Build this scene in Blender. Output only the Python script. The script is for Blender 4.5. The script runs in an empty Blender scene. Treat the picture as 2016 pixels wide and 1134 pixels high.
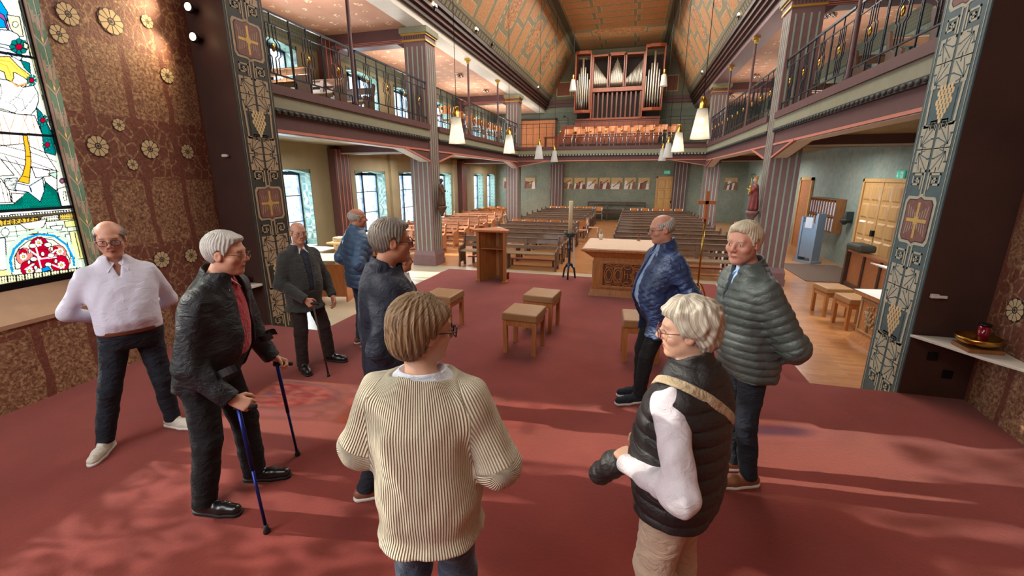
import bpy, bmesh, math, random
import numpy as np
from mathutils import Vector, Matrix
PI=math.pi; R=math.radians
random.seed(7)
S=bpy.context.scene; COL=S.collection
# ---------------------------------------------------------------- camera, sky, sun, large lights, exposure
cam_d=bpy.data.cameras.new('camera'); cam=bpy.data.objects.new('camera',cam_d); COL.objects.link(cam)
cam.location=(0,0,2.1); cam.rotation_euler=(R(90-14.42),0,R(15.4))
cam_d.sensor_width=36; cam_d.lens=15.14; cam_d.clip_start=.05
S.camera=cam
S.view_settings.view_transform='Standard'; S.view_settings.look='None'; S.view_settings.gamma=1
S.view_settings.use_curve_mapping=False
S.view_settings.exposure=0.36
W=bpy.data.worlds.new('world'); S.world=W; W.use_nodes=True
bg=W.node_tree.nodes['Background']; bg.inputs[0].default_value=(.86,.93,1,1); bg.inputs[1].default_value=1.9; W.cycles.sampling_method='NONE'
S.cycles.max_bounces=7; S.cycles.diffuse_bounces=4; S.cycles.transparent_max_bounces=12
S.cycles.caustics_reflective=False; S.cycles.caustics_refractive=False
S.cycles.sample_clamp_indirect=4
S.cycles.use_denoising=True
def light(name,kind,loc,energy,color=(1,1,1),size=None,size_y=None,target=None,spot=None,blend=.5,radius=None):
    d=bpy.data.lights.new(name,kind); d.energy=energy; d.color=color
    o=bpy.data.objects.new(name,d); COL.objects.link(o); o.location=loc
    if kind=='AREA':
        d.shape='RECTANGLE'; d.size=size; d.size_y=size_y or size
    if kind=='SPOT': d.spot_size=R(spot); d.spot_blend=blend
    if radius is not None: d.shadow_soft_size=radius
    if target is not None:
        v=Vector(target)-Vector(loc); o.rotation_euler=v.to_track_quat('-Z','Y').to_euler()
    return o
sun=light('sun','SUN',(-20,2,12),20.0,(1,.93,.82),target=(-20+1,2+.10,12-.50)); sun.data.angle=R(.7)
WARM=(1,.72,.42); DAY=(.78,.9,1)
# daylight panels outside the left windows, behind the glass
for k,(y0,y1) in enumerate(((8.2,9.8),(11.7,13.4),(14.3,16.0),(17.3,19.0),(22.0,23.5),(24.2,25.7))):
    light('window_daylight','AREA',(-8.75,(y0+y1)/2,1.5),150,DAY,1.5,2.0,target=(-7,(y0+y1)/2,1.3))
    light('window_daylight','AREA',(-8.75,(y0+y1)/2,4.5),95,DAY,1.4,1.1,target=(-7,(y0+y1)/2,4.3))
light('window_daylight','AREA',(-6.4,1.4,3.0),45,(.95,.97,1),3.6,4.0,target=(-4,1.4,2.2))
# added apse fill: unseen area lights above and behind the camera
light('apse_overhead_fill','AREA',(-1.6,-2.0,6.4),125,(1,.92,.82),3.2,2.4,target=(-1.2,3.5,0))
light('apse_rear_fill','AREA',(-4.3,-2.4,3.2),215,(.96,.97,1),3.0,3.2,target=(-.6,2.6,.8))  # added fill from the left rear; no window is modelled here
# nave ceiling lighting: floods along the wall beams
for y in (7.5,10.8,14,17,20,23):
    for sx,x in ((-1,-5.0),(1,2.6)):
        light('beam_flood','SPOT',(x,y,6.42),400,(1,.84,.62),target=(-1.2-sx*1.2,y+1.2,8.9),spot=120,blend=1,radius=.12)
light('nave_fill','AREA',(-1.2,14,8.3),900,(1,.93,.84),4,16,target=(-1.2,14,0))  # added overhead fill for the nave, not a fixture
light('organ_fill','AREA',(-1.2,21.5,7.6),90,(1,.86,.7),4,1.5,target=(-1.2,24.5,5))  # added light that brightens the organ front
light('under_gallery_fill','AREA',(-1.2,22.6,2.85),190,(1,.95,.88),6,3,target=(-1.2,23.5,0))  # added fill to brighten the far wall below the rear gallery
for y in (8,13,18,23):  # added fill panels: upward to the gallery ceilings, downward into the aisles
    light('aisle_fill','AREA',(-6.8,y,3.9),55,(1,.92,.82),.8,.8,target=(-6.6,y,6))
    light('aisle_fill','AREA',(4.3,y,3.9),26,(1,.92,.82),.8,.8,target=(4.2,y,6))
    light('aisle_fill','AREA',(4.3,y,2.7),60,(.9,.95,1),.8,.8,target=(4.3,y,0))
    light('aisle_fill','AREA',(-6.8,y,2.7),65,(1,.95,.9),.8,.8,target=(-6.8,y,0))

# ---------------------------------------------------------------- helpers
def P(o,label=None,cat=None,group=None,kind=None):
    if label: o['label']=label
    if cat: o['category']=cat
    if group: o['group']=group
    if kind: o['kind']=kind
    return o
def thing(name,label,cat,loc=(0,0,0),rz=0,group=None,sc=1):
    o=bpy.data.objects.new(name,None); COL.objects.link(o); o.location=loc; o.rotation_euler=(0,0,rz); o.empty_display_size=.1
    if sc!=1: o.scale=(sc,)*3
    return P(o,label,cat,group)
def copy_tree(o,parent=None):
    c=o.copy(); COL.objects.link(c)
    if parent is not None: c.parent=parent
    for ch in list(o.children): copy_tree(ch,c)
    return c
class MB:
    def __init__(s): s.v=[]; s.f=[]; s.m=[]; s.M=None; s.sm=[]
    def add(s,vs,fs,m=0,smooth=False):
        b=len(s.v)
        if s.M is not None: vs=[tuple(s.M@Vector(v)) for v in vs]
        s.v+= [tuple(v) for v in vs]
        for f in fs: s.f.append([b+i for i in f]); s.m.append(m); s.sm.append(smooth)
        return s
    def box(s,x0,x1,y0,y1,z0,z1,m=0):
        return s.add([(x0,y0,z0),(x1,y0,z0),(x1,y1,z0),(x0,y1,z0),(x0,y0,z1),(x1,y0,z1),(x1,y1,z1),(x0,y1,z1)],
            [(0,3,2,1),(4,5,6,7),(0,1,5,4),(1,2,6,5),(2,3,7,6),(3,0,4,7)],m)
    def hexa(s,b,t,m=0):   # four bottom points, four top points
        return s.add(list(b)+list(t),[(0,3,2,1),(4,5,6,7),(0,1,5,4),(1,2,6,5),(2,3,7,6),(3,0,4,7)],m)
    def tube(s,pts,r,n=8,m=0,cap=True,smooth=True):
        pts=[Vector(p) for p in pts]; rs=r if isinstance(r,(list,tuple)) else [r]*len(pts)
        vs=[];fs=[]; up=None
        for i,p in enumerate(pts):
            a=pts[max(i-1,0)]; b=pts[min(i+1,len(pts)-1)]; d=(b-a).normalized()
            if up is None: up=Vector((0,0,1)) if abs(d.z)<.9 else Vector((1,0,0))
            x=d.cross(up).normalized(); y=x.cross(d).normalized(); up=y
            for k in range(n):
                t=2*PI*k/n+PI/n; vs.append(p+x*math.cos(t)*rs[i]+y*math.sin(t)*rs[i])
        for i in range(len(pts)-1):
            for k in range(n): fs.append((i*n+k,i*n+(k+1)%n,(i+1)*n+(k+1)%n,(i+1)*n+k))
        if cap: fs.append(tuple(range(n))[::-1]); fs.append(tuple((len(pts)-1)*n+k for k in range(n)))
        return s.add(vs,fs,m,smooth)
    def bar(s,a,b,w,m=0): return s.tube([a,b],w*.7071,4,m,True,False)
    def lathe(s,prof,c=(0,0,0),n=16,m=0,smooth=True):
        vs=[];fs=[]
        for r,z in prof:
            for k in range(n):
                t=2*PI*k/n; vs.append((c[0]+r*math.cos(t),c[1]+r*math.sin(t),c[2]+z))
        for i in range(len(prof)-1):
            for k in range(n): fs.append((i*n+k,i*n+(k+1)%n,(i+1)*n+(k+1)%n,(i+1)*n+k))
        fs.append(tuple(range(n))[::-1]); fs.append(tuple((len(prof)-1)*n+k for k in range(n)))
        return s.add(vs,fs,m,smooth)
    def ball(s,c,r,m=0,n=10,sc=(1,1,1)):
        vs=[];fs=[]; h=n//2+1
        for i in range(h+1):
            p=PI*i/h
            for k in range(n):
                t=2*PI*k/n; vs.append((c[0]+r*sc[0]*math.sin(p)*math.cos(t),c[1]+r*sc[1]*math.sin(p)*math.sin(t),c[2]-r*sc[2]*math.cos(p)))
        for i in range(h):
            for k in range(n): fs.append((i*n+k,i*n+(k+1)%n,(i+1)*n+(k+1)%n,(i+1)*n+k))
        return s.add(vs,fs,m,True)
    def prism(s,poly,o,u,v,d,m=0):   # polygon in frame (o,u,v), extruded by vector d
        o=Vector(o);u=Vector(u);v=Vector(v);d=Vector(d); n=len(poly)
        a=[o+u*p[0]+v*p[1] for p in poly]; b=[p+d for p in a]
        fs=[tuple(range(n))[::-1],tuple(range(n,2*n))]+[(i,(i+1)%n,n+(i+1)%n,n+i) for i in range(n)]
        return s.add(a+b,fs,m)
    def flat(s,poly,o,u,v,m=0):
        o=Vector(o);u=Vector(u);v=Vector(v)
        return s.add([o+u*p[0]+v*p[1] for p in poly],[tuple(range(len(poly)))],m)
    def build(s,name,mats,parent=None,bevel=0,recalc=True,kind=None):
        me=bpy.data.meshes.new(name); me.from_pydata([tuple(v) for v in s.v],[],s.f)
        for mm in (mats if isinstance(mats,(list,tuple)) else [mats]): me.materials.append(mm)
        me.polygons.foreach_set('material_index',s.m); me.polygons.foreach_set('use_smooth',s.sm)
        if recalc:
            bm=bmesh.new(); bm.from_mesh(me); bmesh.ops.recalc_face_normals(bm,faces=bm.faces[:]); bm.to_mesh(me); bm.free()
        me.update()
        o=bpy.data.objects.new(name,me); COL.objects.link(o)
        if parent is not None: o.parent=parent
        if bevel:
            md=o.modifiers.new('bevel','BEVEL'); md.width=bevel; md.segments=2; md.limit_method='ANGLE'; md.angle_limit=R(50)
        if kind: o['kind']=kind
        return o
def BX(*a,m=0): return MB().box(*a,m=m)

# materials
def lin(c): return tuple((x/255/12.92 if x/255<=.04045 else ((x/255+.055)/1.055)**2.4) for x in c)+(1,)
_mc={}
def nt(name):
    m=bpy.data.materials.new(name); m.use_nodes=True; t=m.node_tree; return m,t,t.nodes,t.links,t.nodes['Principled BSDF']
def noise(N,L,scale,detail=4,dist=0,vec=None,rough=.5):
    n=N.new('ShaderNodeTexNoise'); n.inputs['Scale'].default_value=scale; n.inputs['Detail'].default_value=detail; n.inputs['Distortion'].default_value=dist; n.inputs['Roughness'].default_value=rough
    if vec is not None: L.new(vec,n.inputs['Vector'])
    return n
def ramp(N,L,fac,stops,interp='LINEAR'):
    r=N.new('ShaderNodeValToRGB'); r.color_ramp.interpolation=interp; e=r.color_ramp.elements
    while len(e)<len(stops): e.new(.5)
    for i,(p,c) in enumerate(stops): e[i].position=p; e[i].color=c if len(c)==4 else lin(c)
    L.new(fac,r.inputs[0]); return r
def coords(N,L,scale=(1,1,1),rot=(0,0,0),kind='Object'):
    tc=N.new('ShaderNodeTexCoord'); mp=N.new('ShaderNodeMapping'); mp.inputs['Scale'].default_value=scale; mp.inputs['Rotation'].default_value=rot
    L.new(tc.outputs[kind],mp.inputs[0]); return mp.outputs[0]
def bump(N,L,h,strength,dist,B):
    b=N.new('ShaderNodeBump'); b.inputs['Strength'].default_value=strength; b.inputs['Distance'].default_value=dist
    L.new(h,b.inputs['Height']); L.new(b.outputs[0],B.inputs['Normal'])
def M(name,c,rough=.6,metal=0,var=.12,scale=8,bmp=0,bs=60,coat=0,sheen=0,stretch=(1,1,1)):
    if name in _mc: return _mc[name]
    m,t,N,L,B=nt(name); v=coords(N,L,stretch); n=noise(N,L,scale,5,vec=v)
    c=lin(c); a=tuple(max(0,x*(1-var)) for x in c[:3])+(1,); b=tuple(min(1,x*(1+var)) for x in c[:3])+(1,)
    r=ramp(N,L,n.outputs[0],[(.3,a),(.7,b)]); L.new(r.outputs[0],B.inputs['Base Color'])
    B.inputs['Roughness'].default_value=rough; B.inputs['Metallic'].default_value=metal
    if coat: B.inputs['Coat Weight'].default_value=coat
    if sheen: B.inputs['Sheen Weight'].default_value=sheen
    if bmp: n2=noise(N,L,bs,3,vec=v); bump(N,L,n2.outputs[0],bmp,.01,B)
    _mc[name]=m; return m
def wood(name,c1,c2,rough=.45,stretch=(1,9,9),scale=3,coat=.15):
    if name in _mc: return _mc[name]
    m,t,N,L,B=nt(name); v=coords(N,L,stretch); n=noise(N,L,scale,6,.6,v,.6)
    r=ramp(N,L,n.outputs[0],[(.3,c1),(.7,c2)]); L.new(r.outputs[0],B.inputs['Base Color'])
    B.inputs['Roughness'].default_value=rough; B.inputs['Coat Weight'].default_value=coat
    bump(N,L,n.outputs[0],.25,.004,B); _mc[name]=m; return m
def emis(name,c,e):
    m,t,N,L,B=nt(name); B.inputs['Base Color'].default_value=lin(c); B.inputs['Emission Color'].default_value=lin(c); B.inputs['Emission Strength'].default_value=e; return m

m_purple=M('purple_brown_paint',(94,60,58),.55,var=.08)
m_mauve=M('mauve_paint',(122,92,92),.5,var=.08)
m_darkwood=M('dark_brown_beam',(62,38,30),.5,var=.18,stretch=(6,1,6))
m_salmon=M('salmon_paint',(196,124,104),.5,var=.05)
m_greengrey=M('grey_green_paint',(138,136,112),.6,var=.06)
m_stripegreen=M('pale_green_stripe',(146,166,146),.6,var=.05)
m_gold=M('gold_paint',(200,160,70),.35,.6,var=.1)
m_black=M('blackened_iron',(24,24,28),.35,.6,var=.1)
m_iron=M('dark_blue_iron',(52,60,74),.3,.4,var=.1)
m_dkgreen=M('dark_green_paint',(44,54,48),.6,var=.1)
m_cream=M('aged_cream_paint',(168,146,116),.6,var=.14,scale=14)
m_paleb=M('pale_grey_cream_paint',(176,172,150),.6,var=.12,scale=14)
m_teal=M('grey_teal_paint',(74,96,98),.6,var=.1)
m_white=M('white_paint',(214,208,196),.5,var=.04)
m_brass=M('polished_brass',(190,150,70),.25,1,var=.1)
m_chrome=M('chrome_steel',(190,190,195),.15,1,var=.02)
m_dkbrownwall=M('dark_brown_wall',(62,36,28),.6,var=.22,scale=2.5,bmp=.25,bs=160)
m_wallolive=M('olive_plaster',(146,134,104),.75,var=.13,scale=1.6,bmp=.2,bs=50)
def teal_plaster(name,a,b,c):
    m,t,N,L,B=nt(name); v=coords(N,L); n=noise(N,L,1.3,6,.3,v,.65); n2=noise(N,L,9,5,0,v)
    r=ramp(N,L,n.outputs[0],[(.3,a),(.5,b),(.72,c)]); mx=N.new('ShaderNodeMix'); mx.data_type='RGBA'; mx.inputs[0].default_value=.25
    r2=ramp(N,L,n2.outputs[0],[(.35,tuple(x*.8 for x in a)),(.65,c)]); L.new(r.outputs[0],mx.inputs[6]); L.new(r2.outputs[0],mx.inputs[7]); L.new(mx.outputs[2],B.inputs['Base Color'])
    B.inputs['Roughness'].default_value=.8; bump(N,L,n2.outputs[0],.2,.01,B); return m
m_wallteal=teal_plaster('mottled_teal_plaster',(112,128,116),(132,140,124),(152,148,130))
m_wallfar=teal_plaster('grey_green_plaster',(104,112,98),(122,126,108),(136,136,116))
# ---------------------------------------------------------------- floor materials
def carpet():
    m,t,N,L,B=nt('red_carpet'); v=coords(N,L); n=noise(N,L,260,2,0,v); n2=noise(N,L,2.2,4,.2,v); n3=noise(N,L,40,4,0,v)
    r=ramp(N,L,n2.outputs[0],[(.25,(108,40,32)),(.55,(126,49,40)),(.8,(138,57,47))])
    r2=ramp(N,L,n.outputs[0],[(.3,(98,36,30)),(.7,(150,64,52))]); mx=N.new('ShaderNodeMix'); mx.data_type='RGBA'; mx.inputs[0].default_value=.45
    L.new(r.outputs[0],mx.inputs[6]); L.new(r2.outputs[0],mx.inputs[7]); L.new(mx.outputs[2],B.inputs['Base Color'])
    B.inputs['Roughness'].default_value=.95; B.inputs['Sheen Weight'].default_value=.15; B.inputs['Specular IOR Level'].default_value=.15
    a=N.new('ShaderNodeMath'); a.operation='ADD'; L.new(n.outputs[0],a.inputs[0]); L.new(n3.outputs[0],a.inputs[1]); bump(N,L,a.outputs[0],.5,.006,B); return m
m_carpet=carpet()
def parquet():
    m,t,N,L,B=nt('oak_parquet'); v=coords(N,L); b=N.new('ShaderNodeTexBrick'); L.new(v,b.inputs[0]); b.inputs['Scale'].default_value=1.0
    b.inputs['Brick Width'].default_value=.5; b.inputs['Row Height'].default_value=.07; b.inputs['Mortar Size'].default_value=.0015
    b.inputs['Color1'].default_value=lin((196,138,84)); b.inputs['Color2'].default_value=lin((172,114,66)); b.inputs['Mortar'].default_value=lin((120,80,50))
    n=noise(N,L,3,6,.5,coords(N,L,(2,14,1))); mx=N.new('ShaderNodeMix'); mx.data_type='RGBA'; mx.blend_type='MULTIPLY'; mx.inputs[0].default_value=.5
    r=ramp(N,L,n.outputs[0],[(.3,(190,170,150)),(.7,(255,250,240))]); L.new(b.outputs[0],mx.inputs[6]); L.new(r.outputs[0],mx.inputs[7]); L.new(mx.outputs[2],B.inputs['Base Color'])
    B.inputs['Roughness'].default_value=.28; B.inputs['Coat Weight'].default_value=.3; return m
m_parquet=parquet()
m_stone=M('pale_stone_floor',(186,172,146),.3,var=.08,scale=3,coat=.3)
m_doormat=M('brown_doormat',(92,72,58),.9,var=.15,scale=30)
NZ=-.3
# floors: carpeted sanctuary, its one lower step, the nave floor
MB().box(-5.9,3.7,-3.0,4.83,-.34,0).box(-4.1,1.72,4.83,9.25,-.34,0).build('floor',m_carpet,kind='structure')
fs=MB().box(-4.42,2.06,4.83,9.62,-.34,-.15); fs.build('floor_step',m_carpet,kind='structure')
MB().box(-8.15,5.75,4.83,26,-.45,NZ).build('floor_nave',m_parquet,kind='structure')
MB().box(-8.1,-4.44,4.86,10.9,NZ,NZ+.003).box(-4.44,2.6,9.64,10.9,NZ,NZ+.003).build('floor_stone_border',m_stone,kind='structure')
MB().box(4.1,5.62,11.5,13.8,NZ,NZ+.012).build('doormat',m_doormat); P(bpy.data.objects['doormat'],'large dull brown doormat in front of the panelled entrance doors','mat')

# ---------------------------------------------------------------- patterned motifs (mesh pattern inside a surface's own mesh)
def ribbon(mb,pts,w,o,u,v,m):
    for i in range(len(pts)-1):
        a=Vector(pts[i]);b=Vector(pts[i+1]);d=(b-a).normalized(); n=Vector((-d.y,d.x))*w/2; a=a-d*w/2; b=b+d*w/2
        mb.flat([a+n,a-n,b-n,b+n][::-1],o,u,v,m)
def spiral(mb,cx,cy,s,o,u,v,m,fl=1,w=.02):
    st=s/3.2; pts=[(cx+fl*p[0]*st,cy+p[1]*st) for p in ((0,0),(.55,0),(.55,.6),(-.6,.6),(-.6,-.6),(1.5,-.6),(1.5,1.5),(-1.5,1.5),(-1.5,-1.4))]
    ribbon(mb,pts,w,o,u,v,m)
def leaf(mb,cx,cy,s,o,u,v,m,mv,fl=1,fy=1):
    h=s/2; k=.18*s; e=.045*s
    raw=[(-h,-h),(-k,-h),(-k+e*.3,-h+.22*s),(-k+e*1.6,-h+.22*s),(-k+2*e,-h),(h,-h),(h,-.1*s),(h-.2*s,-.1*s),(h-.2*s,-.1*s+e*1.5),(h,-.1*s+e*1.5),(h,h),(.12*s,h),(.12*s,h-.2*s),(.12*s-e*1.5,h-.2*s),(.12*s-e*1.5,h),(-h,h),(-h,.12*s),(-h+.2*s,.12*s),(-h+.2*s,.12*s-e*1.5),(-h,.12*s-e*1.5)]
    poly=[(cx+fl*p[0],cy+fy*p[1]) for p in raw]; 
    mb.flat(poly,o,u,v,m)
    oo=Vector(o)+Vector(u).cross(Vector(v)).normalized()*.0012*(1)
    b=(cx+fl*(h-.12*s)*-1,cy-fy*(h-.15*s)); b=(cx-fl*.30*s,cy-fy*.32*s)
    for t in ((.34,.36),(-.1,.4),(.4,-.05),(.1,-.42),(-.42,.1)):
        ribbon(mb,[b,(cx+fl*t[0]*s,cy+fy*t[1]*s)],.045*s,oo,u,v,mv)
def grapes(mb,cx,cy,w,o,u,v,m):
    rows=[4,5,4,5,4,3,2,1]; r=w/11
    for i,n in enumerate(rows):
        for k in range(n):
            x=cx+(k-(n-1)/2)*w/5.2; y=cy+w*.55-i*w*.165
            mb.flat([(x+r*.8*math.cos(a),y+r*1.25*math.sin(a)) for a in [PI*j/4 for j in range(8)]],o,u,v,m)
def medallion(mb,cy,W_,H_,o,u,v,cream,red,gold,dark):
    w=W_/2;h=H_/2
    out=[(-w,-h*.8),(-w*.85,-h),(-w*.25,-h),(0,-h*1.12),(w*.25,-h),(w*.85,-h),(w,-h*.8),(w,h*.8),(w*.85,h),(w*.25,h),(0,h*1.12),(-w*.25,h),(-w*.85,h),(-w,h*.8)]
    n=Vector(u).cross(Vector(v)).normalized()*.0012
    mb.flat([(a,cy+b) for a,b in out],o,u,v,cream)
    mb.flat([(a*.86,cy+b*.88) for a,b in out],Vector(o)+n,u,v,dark)
    mb.flat([(a*.80,cy+b*.84) for a,b in out],Vector(o)+n*2,u,v,red)
    for k in range(1,5):   # faint radiating lines
        for sx in (-1,1):
            for sy in (-1,1):
                ribbon(mb,[(sx*w*.18*k*.8,cy+sy*h*.14),(sx*w*.16*k,cy+sy*h*(.25+.09*k))],.008,Vector(o)+n*2.5,u,v,cream)
    for pts in ([(0,cy-h*.68),(0,cy+h*.68)],[(-w*.58,cy),(w*.58,cy)]): ribbon(mb,pts,.035,Vector(o)+n*3,u,v,gold)
    mb.flat([(.045*math.cos(a*PI/4),cy+.045*math.sin(a*PI/4)) for a in range(8)],Vector(o)+n*4,u,v,gold)
def strip_pattern(mb,o,u,v,w,z0,z1,zc):   # o at strip centre z=0; materials: 0 dark ground 1 cream 2 red 3 gold 4 outline
    P_=2.1; a=w*.5
    ribbon(mb,[(-a+.022,z0),(-a+.022,z1)],.009,o,u,v,1); ribbon(mb,[(a-.022,z0),(a-.022,z1)],.009,o,u,v,1)
    iw=w-.10; q=iw/4
    def ok(z,h=.1): return z0+h<z<z1-h
    for k in range(-3,5):
        b=zc+k*P_
        if ok(b,.3): medallion(mb,b,iw*.96,.46,o,u,v,1,2,3,4)
        for sg in (1,-1):
            for fx in (-1,1):
                if ok(b+sg*.36,.1): spiral(mb,fx*q*1.05,b+sg*.37,q*1.15,o,u,v,1,fx,.019)
                ribbon(mb,[(fx*.03,b+sg*.25),(fx*.03,b+sg*.47)],.022,o,u,v,1) if ok(b+sg*.36,.15) else None
                for zz in ((.565,.775)):
                    if ok(b+sg*zz,.1): leaf(mb,fx*q*1.02,b+sg*zz,q*1.75,o,u,v,1,0,-fx,-1 if zz<.6 else 1)
        c=b+P_/2
        if ok(c,.2):
            mb.flat([(-q*1.25,c-.16),(q*1.25,c-.16),(q*1.25,c+.13),(-q*1.25,c+.13)],o,u,v,0)
            grapes(mb,0,c+.02,q*2.0,Vector(o)+Vector(u).cross(Vector(v)).normalized()*.001,u,v,5)
            for fx in (-1,1):
                ribbon(mb,[(fx*q*1.7,c+.15),(fx*q*1.62,c-.17),(fx*q*1.2,c-.17)],.03,o,u,v,1); spiral(mb,fx*q*.62,c-.17,q*.7,o,u,v,1,fx,.014)
m_stripred=M('faded_red_medallion',(122,80,70),.6,var=.15,scale=20)
m_stripgold=M('gilded_cross_paint',(206,168,92),.4,.3,var=.1)
m_grape=M('pale_grape_paint',(216,190,140),.5,.1,var=.1)
m_dkline=M('dark_outline_paint',(52,36,34),.6)
m_stripbase_l=M('charcoal_green_paint',(48,50,44),.6,var=.12)
# triumphal arch piers: dark face to the apse, painted inner side
def pier(name,xi,xo,sgn,base,cream,zc):
    mb=MB().box(min(xi,xo),max(xi,xo),4.83,5.46,NZ,9.0,m=6)
    mb.box(min(xi,xi+sgn*.012),max(xi,xi+sgn*.012),4.83,5.46,NZ,9.0,m=0)
    o=(xi+sgn*.015,5.145,0); u=(0,-sgn,0) ; 
    strip_pattern(mb,o,(0,1,0) if sgn>0 else (0,-1,0),(0,0,1),.60,NZ,6.8,zc)
    return mb.build(name,[base,cream,m_stripred,m_stripgold,m_dkline,m_grape,m_dkbrownwall],kind='structure',recalc=False)
pier('wall_arch_left',-5.03,-5.75,1,m_stripbase_l,m_cream,1.74)
pier('wall_arch_right',2.70,3.35,-1,m_teal,m_paleb,1.69)
for xx in (-5.03+.002,2.70-.002):
    pass
MB().box(-5.03,2.7,4.83,5.46,8.9,10.6).build('wall_arch_top',m_dkbrownwall,kind='structure')

# ---------------------------------------------------------------- apse side walls with painted flowers
def flower_wall_mat():
    m,t,N,L,B=nt('painted_floral_wall'); v=coords(N,L); 
    n1=noise(N,L,34,5,.6,v,.6); n2=noise(N,L,2.0,4,.4,v)
    base=ramp(N,L,n1.outputs[0],[(.36,(100,66,48)),(.5,(144,104,76)),(.64,(186,150,114))])
    # vertical red vine stripes (along the wall = object Y)
    sp=N.new('ShaderNodeSeparateXYZ'); L.new(v,sp.inputs[0])
    def math_(op,a,b=None):
        k=N.new('ShaderNodeMath'); k.operation=op
        for i,x in enumerate((a,b)):
            if x is None: continue
            if isinstance(x,(int,float)): k.inputs[i].default_value=x
            else: L.new(x,k.inputs[i])
        return k.outputs[0]
    wob=math_('MULTIPLY',math_('SUBTRACT',n2.outputs[0],.5),.14)
    y=math_('ADD',sp.outputs[1],wob)
    st=math_('LESS_THAN',math_('ABSOLUTE',math_('SUBTRACT',math_('FRACT',math_('DIVIDE',y,.46)),.5)),.075)
    # leaf belts
    z=sp.outputs[2]; zb=math_('ABSOLUTE',math_('SUBTRACT',math_('FRACT',math_('DIVIDE',math_('SUBTRACT',z,1.7),1.42)),.5))
    belt=math_('LESS_THAN',zb,.24)
    vo=N.new('ShaderNodeTexVoronoi'); vo.inputs['Scale'].default_value=9; vo.feature='DISTANCE_TO_EDGE'; 
    L.new(coords(N,L,(1,1,.8)),vo.inputs['Vector'])
    lf=math_('GREATER_THAN',math_('ADD',vo.outputs[0],math_('MULTIPLY',math_('SUBTRACT',n1.outputs[0],.5),.12)),.07)
    fac=math_('MAXIMUM',st,math_('MULTIPLY',belt,lf)); fac=math_('MULTIPLY',fac,.82)
    n3=noise(N,L,60,4,0,v); red=ramp(N,L,n3.outputs[0],[(.3,(92,44,36)),(.7,(128,66,52))])
    mx=N.new('ShaderNodeMix'); mx.data_type='RGBA'; L.new(fac,mx.inputs[0]); L.new(base.outputs[0],mx.inputs[6]); L.new(red.outputs[0],mx.inputs[7]); L.new(mx.outputs[2],B.inputs['Base Color'])
    B.inputs['Roughness'].default_value=.6; bump(N,L,n1.outputs[0],.5,.01,B); return m
m_floral=flower_wall_mat()
def rosette(mb,o,u,v,cx,cy,r,mp,md,mc,n=10):
    nn=Vector(u).cross(Vector(v)).normalized()*.002; o=Vector(o)+nn
    pts=[]
    for i in range(n*6):
        a=2*PI*i/(n*6); rr=r*(.93+.07*abs(math.sin(a*n/2))); pts.append((cx+1.07*rr*math.cos(a),cy+1.07*rr*math.sin(a)))
    mb.flat(pts,o,u,v,md)
    for k in range(n):
        a=2*PI*k/n; da=PI/n*.88; pl=[]
        for t in (-1,-.5,0,.5,1):
            rr=r*(.99-.07*t*t*1.2); pl.append((cx+rr*math.cos(a+da*t),cy+rr*math.sin(a+da*t)))
        pl+= [(cx+r*.32*math.cos(a+da*t),cy+r*.32*math.sin(a+da*t)) for t in (.85,-.85)]
        mb.flat(pl,o+nn,u,v,mp)
    mb.flat([(cx+r*.22*math.cos(PI*j/6),cy+r*.22*math.sin(PI*j/6)) for j in range(12)],o+nn,u,v,mc)
    mb.flat([(cx+r*.12*math.cos(PI*j/6),cy+r*.12*math.sin(PI*j/6)) for j in range(12)],o+nn*2,u,v,md)
m_petal=M('cream_petal_paint',(206,184,140),.5,var=.08); m_pcenter=M('petal_centre_paint',(150,140,120),.5)
# left wall: line from (-5.62,4.83) toward (-5.28,0.6)
LW0=Vector((-5.62,4.83,0)); LW1=Vector((-5.22,.05,0)); lu=(LW1-LW0).normalized(); ln=Vector((0,0,1)).cross(lu)*1.0
if ln.x<0: ln=-ln
def LP(s,z,d=0): return LW0+lu*s+Vector((0,0,z))+ln*d     # s metres along the wall from the arch, d outwards into the room
sw=1.60   # where the window recess begins
mb=MB()
def wallq(mb,s0,s1,z0,z1,m=0,d=0): mb.add([LP(s0,z0,d),LP(s1,z0,d),LP(s1,z1,d),LP(s0,z1,d)],[(0,1,2,3)],m)
wallq(mb,-.05,sw,-.02,9); wallq(mb,sw,5.2,-.02,.80); wallq(mb,sw,5.2,6.2,9)
fo=LP(0,0,.004); fu=tuple(-lu); 
for (s,z,r) in ((.97,3.72,.125),(1.38,3.66,.10),(1.38,2.42,.105),(.82,2.42,.105),(.33,2.42,.09),(1.12,2.66,.065),(1.06,2.24,.06),(.95,1.12,.10),(.55,1.10,.09),(.25,1.35,.05),(.42,3.3,.085),(1.50,3.45,.08),(.55,3.85,.07)):
    rosette(mb,fo,fu,(0,0,1),-s,z,r,1,2,3,10 if r>.08 else 8)
mb.build('wall_left',[m_floral,m_petal,m_dkline,m_pcenter],kind='structure',recalc=False)
# right wall
RW0=Vector((3.24,4.83,0)); RW1=Vector((2.86,.2,0)); ru=(RW1-RW0).normalized()
mb=MB(); rp=lambda s,z: RW0+ru*s+Vector((0,0,z))
mb.add([rp(-.05,-.02),rp(5.2,-.02),rp(5.2,9),rp(-.05,9)],[(0,1,2,3)],0)
for (s,z,r) in ((.30,1.0,.10),(.74,.80,.062),(.62,2.4,.1),(1.2,2.4,.1),(1.3,.9,.1),(.95,1.15,.06)):
    rosette(mb,rp(0,0)-Vector((.004,0,0)),tuple(ru),(0,0,1),s,z,r,1,2,3)
mb.build('wall_right',[m_floral,m_petal,m_dkline,m_pcenter],kind='structure',recalc=False)

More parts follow.
